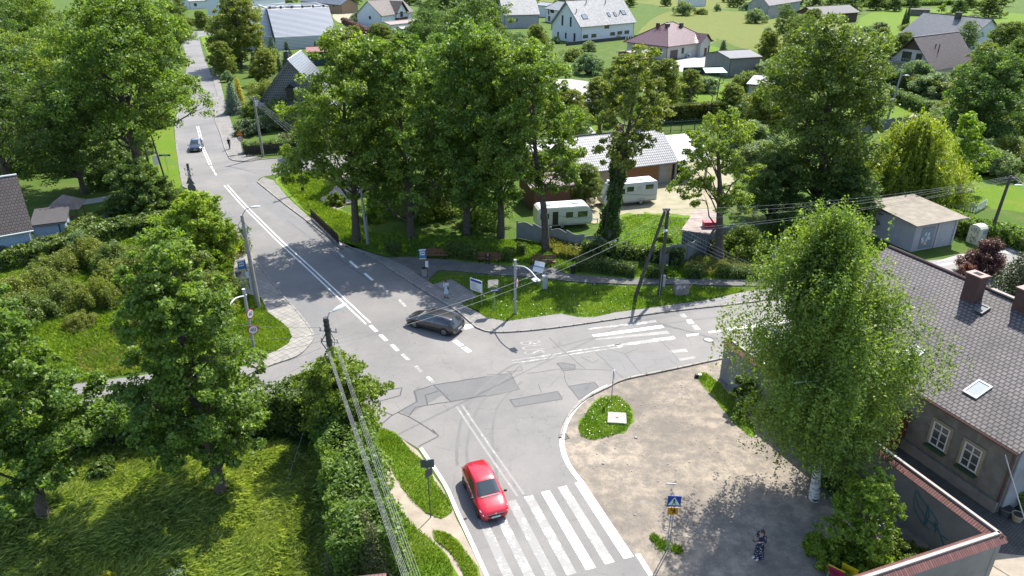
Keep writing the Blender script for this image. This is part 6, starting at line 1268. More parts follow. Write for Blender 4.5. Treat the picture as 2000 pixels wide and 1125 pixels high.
limit40(root,Matrix.Translation((0,-.06,2.3)))
# arch arm crossing lights
def arch_post(name,label,px,end,tipz,limit=None):
    p=P(*px); root=thing(name,label,'crossing light',p); g=MB(); g.tube([(0,0,0),(0,0,5.1)],[.11,.11],14); g.build('post',M_galv,root,60); g=MB(); g.cyl((0,0,5.08),(0,0,5.12),.12,None,14); g.build('cap',M_lamp,root)
    e=end-Vector((p.x,p.y,0)); pts=[]
    for i in range(15):
        t=i/14; pts.append(Vector((e.x*t,e.y*t,4.55+.62*math.sin(math.pi*min(1,t*1.15)*.62)-(4.55+.62*math.sin(math.pi*.62)-tipz)*max(0,(t-.35)/.65)**1.7)))
    s=Vector((-e.x,-e.y,0)).normalized()*.3; g=MB(); g.tube([s+Vector((0,0,4.5))]+pts,.055,8); g.build('arm',M_lamp,root,60)
    g=MB(); q=pts[-1]; u=Vector((e.x,e.y,0)).normalized(); g.box(q+Vector((0,0,-.05)),(.34,.12,.10),math.atan2(u.y,u.x)); g.build('lamp_head',M_lamp,root)
    g=MB(); g.box(q-u*.75+Vector((0,0,-.42)),(.66,.06,.66),math.atan2(u.y,u.x)+R(90) ) if 0 else g.box(q-u*.35+Vector((0,0,-.12)),(.62,.52,.06),math.atan2(u.y,u.x)); g.build('light_panel',M_swhite,root); return root,p
tip=P(1051,548,4.7); tb=Vector((tip.x,tip.y,0)); root,p=arch_post('arch_lamp','grey post with a curved white arm over the road on the grass island','' or (1006,616),tb,4.75)
M=Matrix.Translation((.16,0,3.0))@Zr(R(78)); o=limit40(root,M,1,.40)
tip=P(437,630,4.2); root,p=arch_post('arch_lamp','grey post with a curved white arm and round 40 signs on the left grass corner',(496,681),Vector((tip.x,tip.y,0)),4.3)
limit40(root,Matrix.Translation((.26,-.16,1.75))@Zr(R(25)),1,.40); limit40(root,Matrix.Translation((.16,.06,3.0))@Zr(R(68)),1,.40)
# crossing sign near
p=P(1303,1076); root=thing('crossing_sign','blue pedestrian crossing sign with an orange plate below on twin posts in the dirt yard','road sign',p)
for x in (-.045,.08): g=MB(); g.cyl((x,0,0),(x,0,3.5),.028,None,10); g.build('post',M_galv,root)
M=Matrix.Translation((.03,-.06,3.35))@Zr(R(-4)); o=plate([(-.33,-.33),(.33,-.33),(.33,.33),(-.33,.33)],M,.02,M_sblue,'blue_plate',root); plate([(-.29,-.24),(.29,-.24),(0,.27)],M@Matrix.Translation((0,-.014,0)),.008,M_swhite,'white_triangle',o)
def pictogram(o,M,s,kind='walk'):
    g=MB(); 
    def q(x,z): return M@Vector((x*s,-.024,z*s))
    g.ball(q(.0,.36),.055*s); 
    for a_,b_,r_ in (((0,.28),(-.02,.0),.06),((-.02,.0),(.16,-.30),.042),((-.02,.0),(-.16,-.32),.042),((0,.22),(.16,.06),.03),((0,.22),(-.15,.08),.03)): g.tube([q(*a_),q(*b_)],r_*s,6)
    if kind=='walk': 
        for x in (-.30,-.15,.12,.27): g.tube([q(x,-.30),q(x+.07,-.30)],.015*s,4)
    else: g.tube([q(-.02,.12),q(-.42,.14)],.02*s,5); g.tube([q(-.12,-.06),q(.12,-.06)],.05*s,5)
    g.build('pictogram',M_sblk,o)
pictogram(o,M@Matrix.Translation((0,0,-.03)),.5)
M=Matrix.Translation((.02,-.06,2.72))@Zr(R(-2)); o=plate([(-.26,-.22),(.26,-.22),(.26,.22),(-.26,.22)],M,.02,M_sor,'orange_plate',root); pictogram(o,M@Matrix.Translation((.06,0,0)),.42,'lolly'); plate(circ(.05,14),M@Matrix.Translation((-.09,-.02,.13)),.01,M_sred,'red_disc',o)
# sign backs near left
p=P(841,1011); root=thing('road_sign','dark back of a rectangular road sign on a thin post beside the dirt path','road sign',p); g=MB(); g.cyl((0,0,0),(0,0,3.8),.03,None,10); g.build('post',M_sgrey,root)
M=Matrix.Translation((0,.05,3.65))@Zr(R(4)); plate([(-.36,-.26),(.36,-.26),(.36,.26),(-.36,.26)],M,.02,M_sgrey,'plate',root); M=Matrix.Translation((.05,.05,3.05))@Zr(R(55)); plate([(-.26,-.2),(.26,-.28),(.26,.24),(-.26,.28)],M,.02,M_sgrey,'side_plate',root); g=MB(); g.box((0,.0,3.65),(.14,.06,.5)); g.build('bracket',M_sgrey,root)
# sign edge on in the small island
p=P(1194,782); root=thing('road_sign','thin post with a road sign seen edge on in the small grass island','road sign',p); g=MB(); g.cyl((0,0,0),(.02,0,2.4),.032,None,10); g.build('post',M_galv,root); plate(circ(.35),Matrix.Translation((.08,0,2.1))@Zr(R(83)),.02,M_swhite,'round_plate',root)
# bus stops
def bus_stop(label,px,h,rz,w_=.62,hh=1.0,face=1):
    p=P(*px); root=thing('bus_stop_sign',label,'bus stop sign',p,rz); g=MB(); g.cyl((0,0,0),(0,0,h),.04,None,10); g.build('post',M_sgrey,root)
    x=-w_/2-.04; M=Matrix.Translation((x,0,h-hh/2)); o=plate([(-w_/2,-hh/2),(w_/2,-hh/2),(w_/2,hh/2),(-w_/2,hh/2)],M,.05,M_bblue,'sign_panel',root)
    for s in (-1,1):
        T=lambda z:M@Matrix.Translation((0,s*.032,z))
        plate([(-w_/2,-.05),(w_/2,-.05),(w_/2,.05),(-w_/2,.05)],T(hh/2-.06),.012,M_swhite,'header',o); plate([(-w_/2,-.05),(w_/2,-.05),(w_/2,.05),(-w_/2,.05)],T(-hh/2+.07),.012,flat('stop_yellow',(.75,.60,.12),.5),'footer',o)
        q=plate([(-.2,-.17),(.2,-.17),(.2,.17),(-.2,.17)],T(.10),.012,M_swhite,'white_field',o)
        b_=MB(); b_.box((0,s*.012,.03),(.30,.008,.12),0,None,T(.10)); b_.box((-.09,s*.012,-.05),(.06,.008,.05),0,None,T(.10)); b_.box((.09,s*.012,-.05),(.06,.008,.05),0,None,T(.10)); b_.build('bus_symbol',M_sblk,q)
        wn_=MB(); wn_.box((0,s*.018,.05),(.24,.006,.04),0,None,T(.10)); wn_.build('bus_window',M_swhite,q)
    g=MB(); g.box((0,-.05,1.5),(.28,.03,.62)); g.build('timetable',M_swhite,root); return root
bus_stop('blue bus stop sign at the start of the park path',(835,544),3.0,R(12)); bus_stop('dark blue bus stop sign behind the lamp on the left pavement',(488,566),3.0,R(28)); bus_stop('blue bus stop sign half hidden behind the birch on the right',(1567,518),2.7,R(20))
def bin_(label,px,mat,r=.25,h=.8):
    p=P(*px,.09); root=thing('waste_bin',label,'waste bin',p); g=MB(); g.tube([(0,0,0),(0,0,h*.95)],[r*.9,r],14); g.build('body',mat,root,40); g=MB(); g.tube([(0,0,h*.95),(0,0,h)],[r*1.08,r*1.08],14); g.build('rim',M_sblk,root); g=MB(); g.cyl((0,0,h),(0,0,h+.01),r*.85,None,14); g.build('opening',M_sblk,root)
bin_('round grey concrete waste bin behind the blue bus stop sign',(829,538),M_conc); bin_('round waste bin by the left bus stop',(468,548),M_conc,.28); bin_('dark waste bin at the end of the benches',(1119,533),M_sblk,.24)
p=P(1511,503,0); root=thing('utility_box','small grey cabinet by the right bus stop','cabinet',p,R(10)); g=MB(); g.box((0,0,.45),(.55,.35,.9)); g.build('body',M_galv,root); g=MB(); g.box((0,0,.93),(.62,.42,.06)); g.build('lid',M_zinc,root)
# benches
def bench(label,px,rz,L=1.8,first=None):
    p=P(*px,.0)
    if first: return copy_thing(first,label,p,rz)
    root=thing('park_bench',label,'bench',p,rz,'benches along the park path')
    g=MB(); [g.box((0,-.16+.13*i,.45),(L,.115,.045)) for i in range(4)]; g.build('seat',M_bench,root); g=MB(); [g.box((0,.30+.03*i,.62+.15*i),(L,.035,.12)) for i in range(3)]; g.build('backrest',M_bench,root)
    for s in (-1,1):
        g=MB(); g.box((s*L*.4,.05,.21),(.07,.5,.42)); g.build('leg',M_sblk,root); g=MB(); g.tube([(s*L*.4,.28,.42),(s*L*.4,.40,1.0)],.025,6); g.build('bracket',M_sblk,root)
    return root
M_bench=pm('bench_wood',(.24,.10,.055),(.16,.065,.04),6,.6,.2)
b1=bench('brown park bench nearest the bus stop sign',(853,506),R(-2),2.3); bench('brown park bench with a seated person',(955,513),R(-3),0,b1); b3=bench('lighter wooden bench behind the tilted board',(1062,518),R(-4),0,b1)
p=P(853,495,0)
# boards
p=P(931,598); root=thing('notice_board','white information board with a blue heading on two posts on the grass island','notice board',p,R(-38)); w_=1.35
for x in (-w_/2+.15,w_/2-.15): g=MB(); g.cyl((x,.03,0),(x,.03,2.3),.03,None,8); g.build('post',M_galv,root)
M=Matrix.Translation((0,0,2.0)); o=plate([(-w_/2,-.55),(w_/2,-.55),(w_/2,.55),(-w_/2,.55)],M,.03,M_swhite,'panel',root)
plate([(-.6,-.1),(.6,-.1),(.6,.1),(-.6,.1)],M@Matrix.Translation((0,-.022,.38)),.01,M_sblue,'heading',o); g=MB()
random.seed(4)
for i in range(9): ln=random.uniform(.5,1.05); g.box((-.55+ln/2,-.022,2.15-i*.075),(ln,.008,.022))
g.build('text_lines',flat('ink_grey',(.35,.36,.4),.7),o)
p=P(1052,562); root=thing('tilted_board','white information board on a single stout post tilted toward the path','notice board',p,R(-12)); g=MB(); g.box((0,0,.9),(.22,.12,1.8)); g.build('post',M_zinc,root); g=MB(); Mx=Matrix.Translation((-.02,.06,2.05))@Matrix.Rotation(R(-38),4,'X')@Matrix.Rotation(R(8),4,'Y'); g.box((0,0,0),(.95,.05,1.0),0,None,Mx); o=g.build('panel',M_swhite,root); g=MB(); g.box((0,.03,0),(.95,.02,.12),0,None,Mx@Matrix.Translation((0,-.07,0))); g.build('rail',M_zinc,o)
p=P(966,610); root=thing('traffic_mirror','square traffic mirror on a thin post with a blue street name plate below','traffic mirror',p,R(0)); g=MB(); g.cyl((0,0,0),(0,0,2.9),.035,None,10); g.build('post',M_galv,root)
mm,t_,b_=newmat('mirror'); b_.inputs['Metallic'].default_value=1; b_.inputs['Roughness'].default_value=.04; b_.inputs['Base Color'].default_value=(.8,.82,.84,1)
rr=[(-.42,-.30),(-.36,-.36),(.36,-.36),(.42,-.30),(.42,.30),(.36,.36),(-.36,.36),(-.42,.30)]; M=Matrix.Translation((-.1,-.06,2.7))@Zr(R(6))@Matrix.Rotation(R(12),4,'X'); o=plate([(x*1.1,z*1.1) for x,z in rr],M,.05,flat('mirror_frame',(.30,.29,.27),.6),'frame',root)
g=MB(); K=10; vs=[]
for i in range(K+1):
    for j in range(K+1):
        x=-.42+.84*i/K; z=-.36+.72*j/K; vs.append(M@Vector((x,-.035-.05*(1-(x/.42)**2)*(1-(z/.36)**2),z)))
g.add(vs,[(i*(K+1)+j,(i+1)*(K+1)+j,(i+1)*(K+1)+j+1,i*(K+1)+j+1) for i in range(K) for j in range(K)]); g.build('mirror_glass',mm,o,60)
M=Matrix.Translation((.05,-.06,2.12))@Zr(R(6)); o=plate([(-.45,-.11),(.45,-.11),(.45,.11),(-.45,.11)],M,.02,M_sblue,'name_plate',root); g=MB(); g.box((-.05,-.014,0),(.62,.006,.07),0,None,M); g.build('name_band',M_swhite,o)
p=P(329,338); root=thing('street_name_sign','blue street name sign on a thin post on the far verge','street sign',p,R(5)); g=MB(); g.cyl((0,0,0),(0,0,2.5),.03,None,8); g.build('post',M_galv,root); o=plate([(-.75,-.12),(.75,-.12),(.75,.12),(-.75,.12)],Matrix.Translation((0,-.04,2.5)),.02,M_sblue,'plate',root); g=MB(); g.box((.05,-.054,2.5),(.7,.006,.09)); g.build('name_band',M_swhite,o)
p=P(312,345); root=thing('advert_board','narrow white advertising board on a post in the far verge','board',p,R(58)); g=MB(); g.cyl((0,0,0),(0,0,2.4),.03,None,8); g.build('post',M_galv,root); plate([(-.5,-.65),(.5,-.65),(.5,.65),(-.5,.65)],Matrix.Translation((0,-.04,2.3)),.03,M_swhite,'panel',root)
for i,(u,v,l_) in enumerate(((297,345,-.25),(323,352,-.75))): p=P(u,v); root=thing('wooden_pole',['dark wooden pole nearest the oak trunk','leaning dark pole at the edge of the far verge'][i],'pole',p); g=MB(); g.tube([(0,0,0),(l_,.2,6.5)],[.13,.09],8); g.build('pole',M_pdark,root); g=MB(); g.cyl((l_,.2,6.5),(l_,.2,6.6),.1,None,8); g.build('cap',M_sblk,root)
# cabinets
p=P(1064,567); root=thing('power_cabinet','slim pale grey electrical cabinet on the grass island','cabinet',p,R(-8)); g=MB(); g.box((0,0,.7),(.42,.28,1.4)); g.build('body',flat('cabinet_grey',(.45,.49,.50),.6),root); g=MB(); g.box((0,0,1.43),(.5,.36,.06)); g.build('lid',M_galv,root); g=MB(); g.box((.0,-.15,.75),(.36,.015,1.1)); g.build('door',MATS['cabinet_grey'],root)
p=P(1329,577); root=thing('stone_cabinet','stained grey cabinet covered with torn notices and a concrete lid','cabinet',p,R(10)); g=MB(); g.box((0,0,.62),(1.25,.6,1.24)); g.build('body',pm('cabinet_stained',(.40,.39,.38),(.22,.17,.14),1.6,.85,.4),root); g=MB(); g.box((0,0,1.28),(1.4,.74,.10)); g.build('lid',pm('lid_conc',(.36,.34,.30),(.22,.20,.17),2,.9),root)
random.seed(8)
for i in range(7): g=MB(); g.box((random.uniform(-.5,.5),-.306-.003*i,random.uniform(.85,1.08)),(random.uniform(.14,.28),.006,random.uniform(.15,.26))); g.build('notice',flat('paper_old',(.52,.53,.55),.9) if i%2 else flat('paper_blue',(.62,.66,.74),.9),root)
p=P(1904,474); root=thing('donation_bin','cream clothes donation container with black scribbles and a rounded top','container',p,R(22)); H=2.0
g=MB(); W_=1.15; Dp=1.25; pr=[(-Dp/2,0),(Dp/2,0),(Dp/2,H-.25),(Dp/2-.2,H-.03),(0,H+.06),(-Dp/2+.2,H-.03),(-Dp/2,H-.25)]
vs=[(-W_/2,y,z) for y,z in pr]+[(W_/2,y,z) for y,z in pr]; n=7; g.add(vs,[list(range(n))[::-1],list(range(n,2*n))]+[(i,(i+1)%n,n+(i+1)%n,n+i) for i in range(n)]); g.build('body',pm('cream_steel',(.66,.64,.50),(.55,.53,.41),1.5,.6),root)
g=MB(); g.box((.2,-Dp/2-.02,1.35),(.62,.05,.42)); g.build('flap',M_galv,root); g=MB(); g.box((0.2,-Dp/2-.03,.6),(.6,.02,.7)); g.build('door',flat('cream_door',(.60,.58,.45),.6),root)
g=MB(); X=-W_/2-.012
for s in ([(-.5,1.7),(-.4,1.2),(-.1,1.75),(-.05,1.2)],[(.05,1.3),(.1,1.7),(.35,1.3),(.4,1.7)],[(-.45,1.05),(-.1,.6),(.3,.95),(-.3,.4),(.1,.2),(.3,.6),(-.2,.75),(-.45,.4)],[(-.1,.2),(.15,.3),(0,.12),(.2,.2)]): g.tube([(X,y*.95,z) for y,z in s],.022,5)
g.build('graffiti',M_sblk,root)
# right utility poles
p=P(1930,470); pr_=p+Vector((.45,.2,7.05)); root=thing('utility_pole','leaning dark utility pole with wires behind the donation bin','utility pole',p); tl=pr_-p; g=MB(); g.tube([(0,0,0),tl],[.19,.13],10); g.build('pole',M_pdark,root); g=MB(); g.box(tl-Vector((0,0,.3)),(1.5,.12,.12),R(15)); g.build('crossarm',M_pdark,root); cobra(root,tl-Vector((0,0,1.0)),tl+Vector((.5,-.2,-.95)),(1,-.1,0))
for s in (-.6,-.2,.2,.6): g=MB(); v=tl+Vector((s,s*.26,-.22)); g.cyl(v,v+Vector((0,0,.18)),.05,.03,8); g.build('insulator',M_ins,root)
p=P(1734,231); pq_=p+Vector((.8,.2,8.2)); root=thing('utility_pole','leaning grey utility pole on the round lawn','utility pole',p); tl=pq_-p; g=MB(); g.tube([(0,0,0),tl],[.2,.14],10); g.build('pole',M_pconc,root); cobra(root,tl-Vector((0,0,1.0)),tl+Vector((.5,-.1,-.6)),(1,-.1,0))
p=P(1398,206); root=thing('wooden_pole','short dark pole on the lawn above the clipped yellow hedge','pole',p); g=MB(); g.tube([(0,0,0),(.2,0,6.0)],[.12,.08],8); g.build('pole',M_pdark,root); cobra(root,(.2,0,5.4),(-.3,-.1,5.0),(-1,0,-.1),s=.6)
p=P(1362,90); 
for i,(u,v,h) in enumerate(((1340,210,6),(1385,215,7.0))): # bare trees
    p=P(u,v+25); root=thing('bare_tree',['bare leafless sapling behind the clipped yellow hedge','taller leafless tree beside the bare sapling'][i],'tree',p); g=MB(); random.seed(i+20); pts=limb(g,(0,0,0),(.3,0,h),.12,.02,6,.1)
    for k in range(16): a_=Vector(pts[2+k%4]); limb(g,a_,a_+Vector((random.uniform(-1.6,1.6),random.uniform(-1.6,1.6),random.uniform(.6,2.2))),.035,.008,4,.2,0,5)
    g.build('trunk',M_twig,root)
# wires
def wire(label,a,b,sag,r=.016,group=None,name='overhead_cable',mat=None):
    a=Vector(a);b=Vector(b); g=MB(); g.tube([a.lerp(b,i/20)-Vector((0,0,sag*4*(i/20)*(1-i/20))) for i in range(21)],r,5); o=g.build(name,mat or M_wire); props(o,label,'cable',group)
M_wire=flat('wire_aluminium',(.34,.34,.34),.6,.2)
nb=P(820,1180,7.0)
for k in range(5): 
    tgt=P(805+k*2.4-0,1140,6.9+.0*k); wire('one of the parallel cables in the left bundle running down to the lower edge',topN+Vector((-.22+.035*k,-.1,-.9)),P(800+k*3.6,1170,6.3),.12,.007,'left cable bundle from the nearest pole')
for k in range(4): wire('one of the parallel cables in the right bundle running down to the lower edge',topN+Vector((.30+.05*k,-.1,-.5+.0*k)),P(820+k*6.0,1170,5.6),.2,.007,'right cable bundle from the nearest pole')
wire('upper cable crossing the junction to the A shaped pole',topN+Vector((.2,0,-.7)),ta+Vector((-.2,0,-.4)),.9,.012); wire('lower cable crossing the junction to the A shaped pole',topN+Vector((.2,0,-1.0)),ta+Vector((-.2,0,-.9)),1.0,.012)
for k in range(5): wire('thin cable from the nearest pole toward the left edge',topN+Vector((-.5,.1,.1-.45*k)),P(300+20*k,600+45*k,6),.5,.010,'thin cables running left from the nearest pole')
for k,dz_ in enumerate((.1,-.35,-.85,-1.75,-2.0)): wire('parallel wire running from the A shaped pole to the leaning right pole',ta+Vector((.1,-.1,dz_)),pr_+Vector((-.6+.3*k,-.15+.1*k,-.1-.12*k)),.7,.011,'wires between A shaped pole and right pole')
for k in range(4): wire('cable running from the A shaped pole down to the right behind the birch',ta+Vector((.1,-.1,-.9-.38*k)),P(1580+10*k,566+9*k,4.2),.2,.011,'cables dropping right from the A shaped pole')
for k in range(3): wire('wire from the leaning right pole to the right edge',pr_+Vector((-.2+.4*k,0,-.1)),P(2080,372+22*k,6.5),.3,.014,'wires leaving the right pole')
for k in range(4): wire('thin wire from the left lamp pole up the far road',P(505,600)+Vector((-.4+.25*k,0,7.3)),plC+Vector((-.4+.25*k,0,.0)),.6,.013,'wires between the left lamp pole and the sign pole')
for k in range(3): wire('thin wire from the sign pole toward the oak',plC+Vector((-.4+.4*k,0,.1)),P(200+10*k,240,8),.6,.013,'wires beyond the sign pole')
for k in range(4): wire('cable fanning down from the corner pole by the gabled house',ptw+Vector((-.4+.25*k,0,0)),P(640+12*k,318,2.0+.6*k),.4,.018,'cables fanning from the corner pole')
wire('white stay wire against the gable of the old house',inv(P(1963,888,4.5)) if 0 else P(1963,888,4.4),P(2010,1040,2.0),.05,.03)
wire('lone guy wire in front of the dark hedge',P(598,828,1.5),P(545,985,.1),.02,.014)
# clutter by the wall
for i,(u,v,r,m) in enumerate(((1962,1003,.36,flat('pot_dark',(.09,.10,.11),.5)),(1985,1016,.30,flat('pot_sand',(.42,.34,.22),.7)))):
    p=P(u,v); root=thing('plant_pot',['dark round plant tub at the corner of the old house','sand coloured plant pot beside the dark tub'][i],'plant pot',p); g=MB(); g.tube([(0,0,0),(0,0,.4)],[r*.75,r],16); g.build('pot',m,root,50); g=MB(); g.cyl((0,0,.4),(0,0,.405),r*.85,None,16); g.build('soil',flat('soil',(.03,.022,.015),.9),root); g=MB(); g.tube([(r*math.cos(a_*math.pi/8),r*math.sin(a_*math.pi/8),.4) for a_ in range(17)],.03,6); g.build('rim',m,root)
bush('potted_shrub','green shrub growing beside the plant tub at the house corner',P(1985,985),.9,1.3,L_ash,3000,.13,301)
p=P(1697,1052); root=thing('meter_cabinet','white box cabinet among the shrubs in front of the boundary wall','cabinet',p,R(-20)); g=MB(); g.box((0,0,.55),(.5,.4,1.1)); g.build('body',M_galv,root); g=MB(); g.box((0,0,1.14),(.58,.48,.08)); g.build('lid',M_lamp,root)
M_ry=flat('ad_yellow',(.70,.58,.01),.5); M_rm=flat('ad_magenta',(.42,.01,.10),.5)
for i,(u,v,m,lb) in enumerate(((1628,1128,M_rm,'magenta and yellow advert board on a parked stand at the lower edge'),(1655,1125,M_ry,'yellow advert board in the middle at the lower edge'),(1692,1113,M_ry,'yellow advert board nearest the corner wall'))):
    p=P(u,v+6); root=thing('advert_board',lb,'board',p,R(-40)); g=MB(); g.box((0,0,.55),(.75,.04,.5)); o=g.build('panel',m,root); g=MB(); g.box((0,0,.815),(.79,.06,.03)); g.build('edge',M_ry,o)
    g=MB(); [g.box((random.uniform(-.2,.2),-.024,.45+.08*k),(random.uniform(.2,.4),.006,.03)) for k in range(3)]; g.build('text_lines',M_sblk,o)
    for s in (-1,1): g=MB(); g.tube([(s*.3,-.15,0),(s*.3,0,.35)],.02,6); g.tube([(s*.3,.15,0),(s*.3,0,.35)],.02,6); g.build('foot',M_galv,root)
p=P(1363,737); root=thing('marker_block','small black and white marker block on the dirt yard edge','marker',p); g=MB(); g.box((-.1,0,.14),(.22,.25,.28)); g.build('dark_half',M_sblk,root); g=MB(); g.box((.12,0,.14),(.22,.25,.28)); g.build('white_half',M_swhite,root)
g=MB(); p=P(1310,946); g.tube([(p.x-.25,p.y+.05,.03),(p.x+.1,p.y,.03),(p.x+.3,p.y-.02,.04)],.035,6); o=g.build('litter',M_swhite); props(o,'crumpled white litter lying in the dirt above the crossing sign','litter')
# ================================================================ vehicles
M_tyre=flat('tyre',(.015,.015,.016),.8); M_rim=flat('rim_alloy',(.45,.46,.47),.3,.7); M_chrome=flat('chrome',(.7,.7,.72),.15,1)
M_hl=flat('headlight_glass',(.62,.62,.58),.1,0,.9); M_tl=flat('taillight',(.35,.01,.01),.2); M_plate=flat('plate_white',(.72,.73,.74),.5); M_trimk=flat('plastic_black',(.015,.015,.017),.5); M_cglass=flat('car_glass',(.025,.035,.035),.04,0,1.); M_cglass2=flat('car_glass_light',(.10,.14,.14),.05,0,1.)
HATCH=[(0,.25,.46,.52,.60,.64,.50),(.012,.19,.55,.62,.78,.82,.70),(.04,.16,.60,.69,.90,.92,.80),(.12,.16,.68,.80,.97,.98,.86),(.20,.16,.76,.89,.99,.99,.88),(.275,.16,.84,.97,1,1,.87),(.46,.16,.90,1.44,1,1,.70),(.60,.16,.92,1.49,1,1,.72),(.76,.16,.94,1.465,1,.99,.71),(.90,.18,.96,1.36,.97,.96,.66),(.965,.22,.94,1.04,.93,.92,.76),(.99,.27,.80,.90,.88,.88,.74),(1.,.33,.6,.7,.80,.80,.68)]
EST=[(0,.25,.46,.52,.60,.64,.50),(.010,.19,.56,.62,.80,.84,.72),(.035,.16,.62,.70,.92,.93,.82),(.10,.16,.70,.79,.97,.98,.87),(.18,.16,.78,.87,.99,.99,.88),(.26,.16,.84,.94,1,1,.87),(.42,.16,.89,1.40,1,1,.70),(.56,.16,.91,1.47,1,1,.72),(.74,.16,.93,1.46,1,.99,.71),(.90,.18,.95,1.38,.97,.96,.66),(.962,.22,.95,1.02,.94,.93,.78),(.985,.26,.82,.90,.90,.90,.76),(1.,.32,.6,.7,.82,.82,.70)]
def car(name,label,loc,hd,L,W,st,paint,roofm=None,wr=.31,wf=.195,wb=.81,rails=False,side=((5,7),(7,9)),group=None,cat='car',plate=True,glass=None,chromew=False):
    root=thing(name,label,cat,loc,hd,group); hw=W/2; g=MB(); rings=[]; glass=glass or M_cglass
    def ring(s):
        t,zb,zs,zt,wl,ws,wt=s; x=L/2-t*L
        h=[(0,zb),(wl*.86,zb),(wl*.97,zb+.10),(wl,zb+(zs-zb)*.55),(ws,zs),(ws-(ws-wt)*.10 if zt-zs<.2 else ws-(ws-wt)*.08,zs+(zt-zs)*.10),(wt,zt-.045),(wt*.90,zt-.008),(wt*.5,zt+.012),(0,zt+.018)]
        return [Vector((x,w_*hw,z)) for w_,z in h]+[Vector((x,-w_*hw,z)) for w_,z in h[-2:0:-1]]
    # refine the stations
    fine=[]
    for a,b in zip(st[:-1],st[1:]):
        fine.append(a)
        if b[0]-a[0]>.09 and not (abs(a[3]-b[3])>.3): fine.append(tuple((x+y)/2 for x,y in zip(a,b)))
    fine.append(st[-1]); R_=[ring(s) for s in fine]; n=len(R_[0])
    for r_ in R_: g.v+=[tuple(v) for v in r_]
    for i in range(len(R_)-1):
        for j in range(n): 
            t=(fine[i][0]+fine[i+1][0])/2; rf=roofm and 7<=j<=10 and min(fine[i][3],fine[i+1][3])>1.2
            g.f.append([i*n+j,i*n+(j+1)%n,(i+1)*n+(j+1)%n,(i+1)*n+j]); g.m.append(g.mi(roofm if rf else paint))
    g.f.append(list(range(n))[::-1]); g.m.append(g.mi(paint)); g.f.append([(len(R_)-1)*n+j for j in range(n)]); g.m.append(g.mi(paint))
    g.build('body',None,root,38)
    rg=[ring(s) for s in st]
    def pane(quad,nm,inset=.06,offn=.012,m=glass):
        c=sum(quad,Vector())/4; nn=(quad[1]-quad[0]).cross(quad[3]-quad[0]).normalized()
        if nn.dot(c-Vector((0,0,.9)))<0: nn=-nn
        q=[v+(c-v).normalized()*inset+nn*offn for v in quad]; q2=[v-nn*.03 for v in q]; h=MB(); h.hexa(q2,q); o=h.build(nm,m,root)
        if chromew and nm=='window':
            t_=MB(); t_.tube(q+[q[0]],.016,5); t_.build('chrome_strip',M_chrome,o)
        return o
    for s in (1,-1):
        ix=lambda r_,j: r_[j] if s>0 else r_[(n-j)%n]
        for a,b in side:
            A,B=rg[a],rg[b]; lo=[ix(A,5),ix(B,5)]; hi=[ix(B,6),ix(A,6)]
            pane([lo[0],lo[1],hi[0],hi[1]],'window',.05)
        # wheels
        for t in (wf,wb):
            x=L/2-t*L; y=s*hw; w=MB(); w.tube([(x,y*.80,wr+.01),(x,y*1.003,wr+.01)],[wr+.055]*2,26); w.build('wheel_arch',M_trimk,root)
            w=MB(); w.tube([(x,y-s*.2,wr),(x,y-s*.03,wr),(x,y+s*.012,wr)],[wr,wr,wr-.04],26); o=w.build('wheel',M_tyre,root,40)
            w=MB(); w.cyl((x,y+s*.010,wr),(x,y+s*.018,wr),wr*.66,None,22); w.build('rim',M_rim,o); w=MB()
            for k in range(5): a=k*1.2566; w.tube([(x+.06*math.cos(a),y+s*.022,wr+.06*math.sin(a)),(x+wr*.55*math.cos(a),y+s*.022,wr+wr*.55*math.sin(a))],.025,4)
            w.build('spokes',M_tyre,o)
        for t_ in (.30,.50,.70):
            k0=min(range(len(st)),key=lambda q_:abs(st[q_][0]-t_)); A_=rg[k0]; dx_=(L/2-t_*L)-A_[0].x; w=MB(); w.tube([ix(A_,2)+Vector((dx_,s*.003,.06)),ix(A_,3)+Vector((dx_,s*.004,0)),ix(A_,4)+Vector((dx_,s*.004,-.01))],.007,4); w.build('door_seam',M_trimk,root)
        for t_ in (.44,.64): w=MB(); w.box((L/2-t_*L,s*(hw+.004),.80),(.16,.03,.03)); w.build('door_handle',M_trimk,root)
        m_=rg[5]; v=ix(m_,5); w=MB(); w.ball((v.x-.12,v.y+s*.13,v.z+.06),(.07,.11,.075),None,12,8); o=w.build('mirror',M_trimk,root,60)
        a,b,c=ix(rg[1],4),ix(rg[3],4),ix(rg[3],6); d_=ix(rg[1],6)
        w=MB(); q=[a.lerp(d_,.2),a.lerp(b,.75).lerp(c,.1),a.lerp(b,.85).lerp(c,.5),d_.lerp(c,.35).lerp(a,.15)]; nn=Vector((.5,s*.45,.6)).normalized(); w.hexa([v-nn*.05 for v in q],[v+nn*.02 for v in q]); w.build('headlight',M_hl,root)
        a,b,c,d_=ix(rg[-1],4),ix(rg[-3],4),ix(rg[-3],5),ix(rg[-2],5); w=MB(); cc=(a+b+c+d_)/4; nn=Vector((-.6,s*.7,.1)).normalized(); q=[a+Vector((0,0,.05)),b+Vector((0,0,-.08)),c,d_]; w.hexa([v-nn*.05 for v in q],[v+nn*.018 for v in q]); w.build('taillight',M_tl,root)
        if rails:
            w=MB(); w.tube([ix(rg[k],7)+Vector((0,s*.03,.03)) for k in (6,7,8,9)],.022,6); w.build('roof_rail',M_chrome,root)
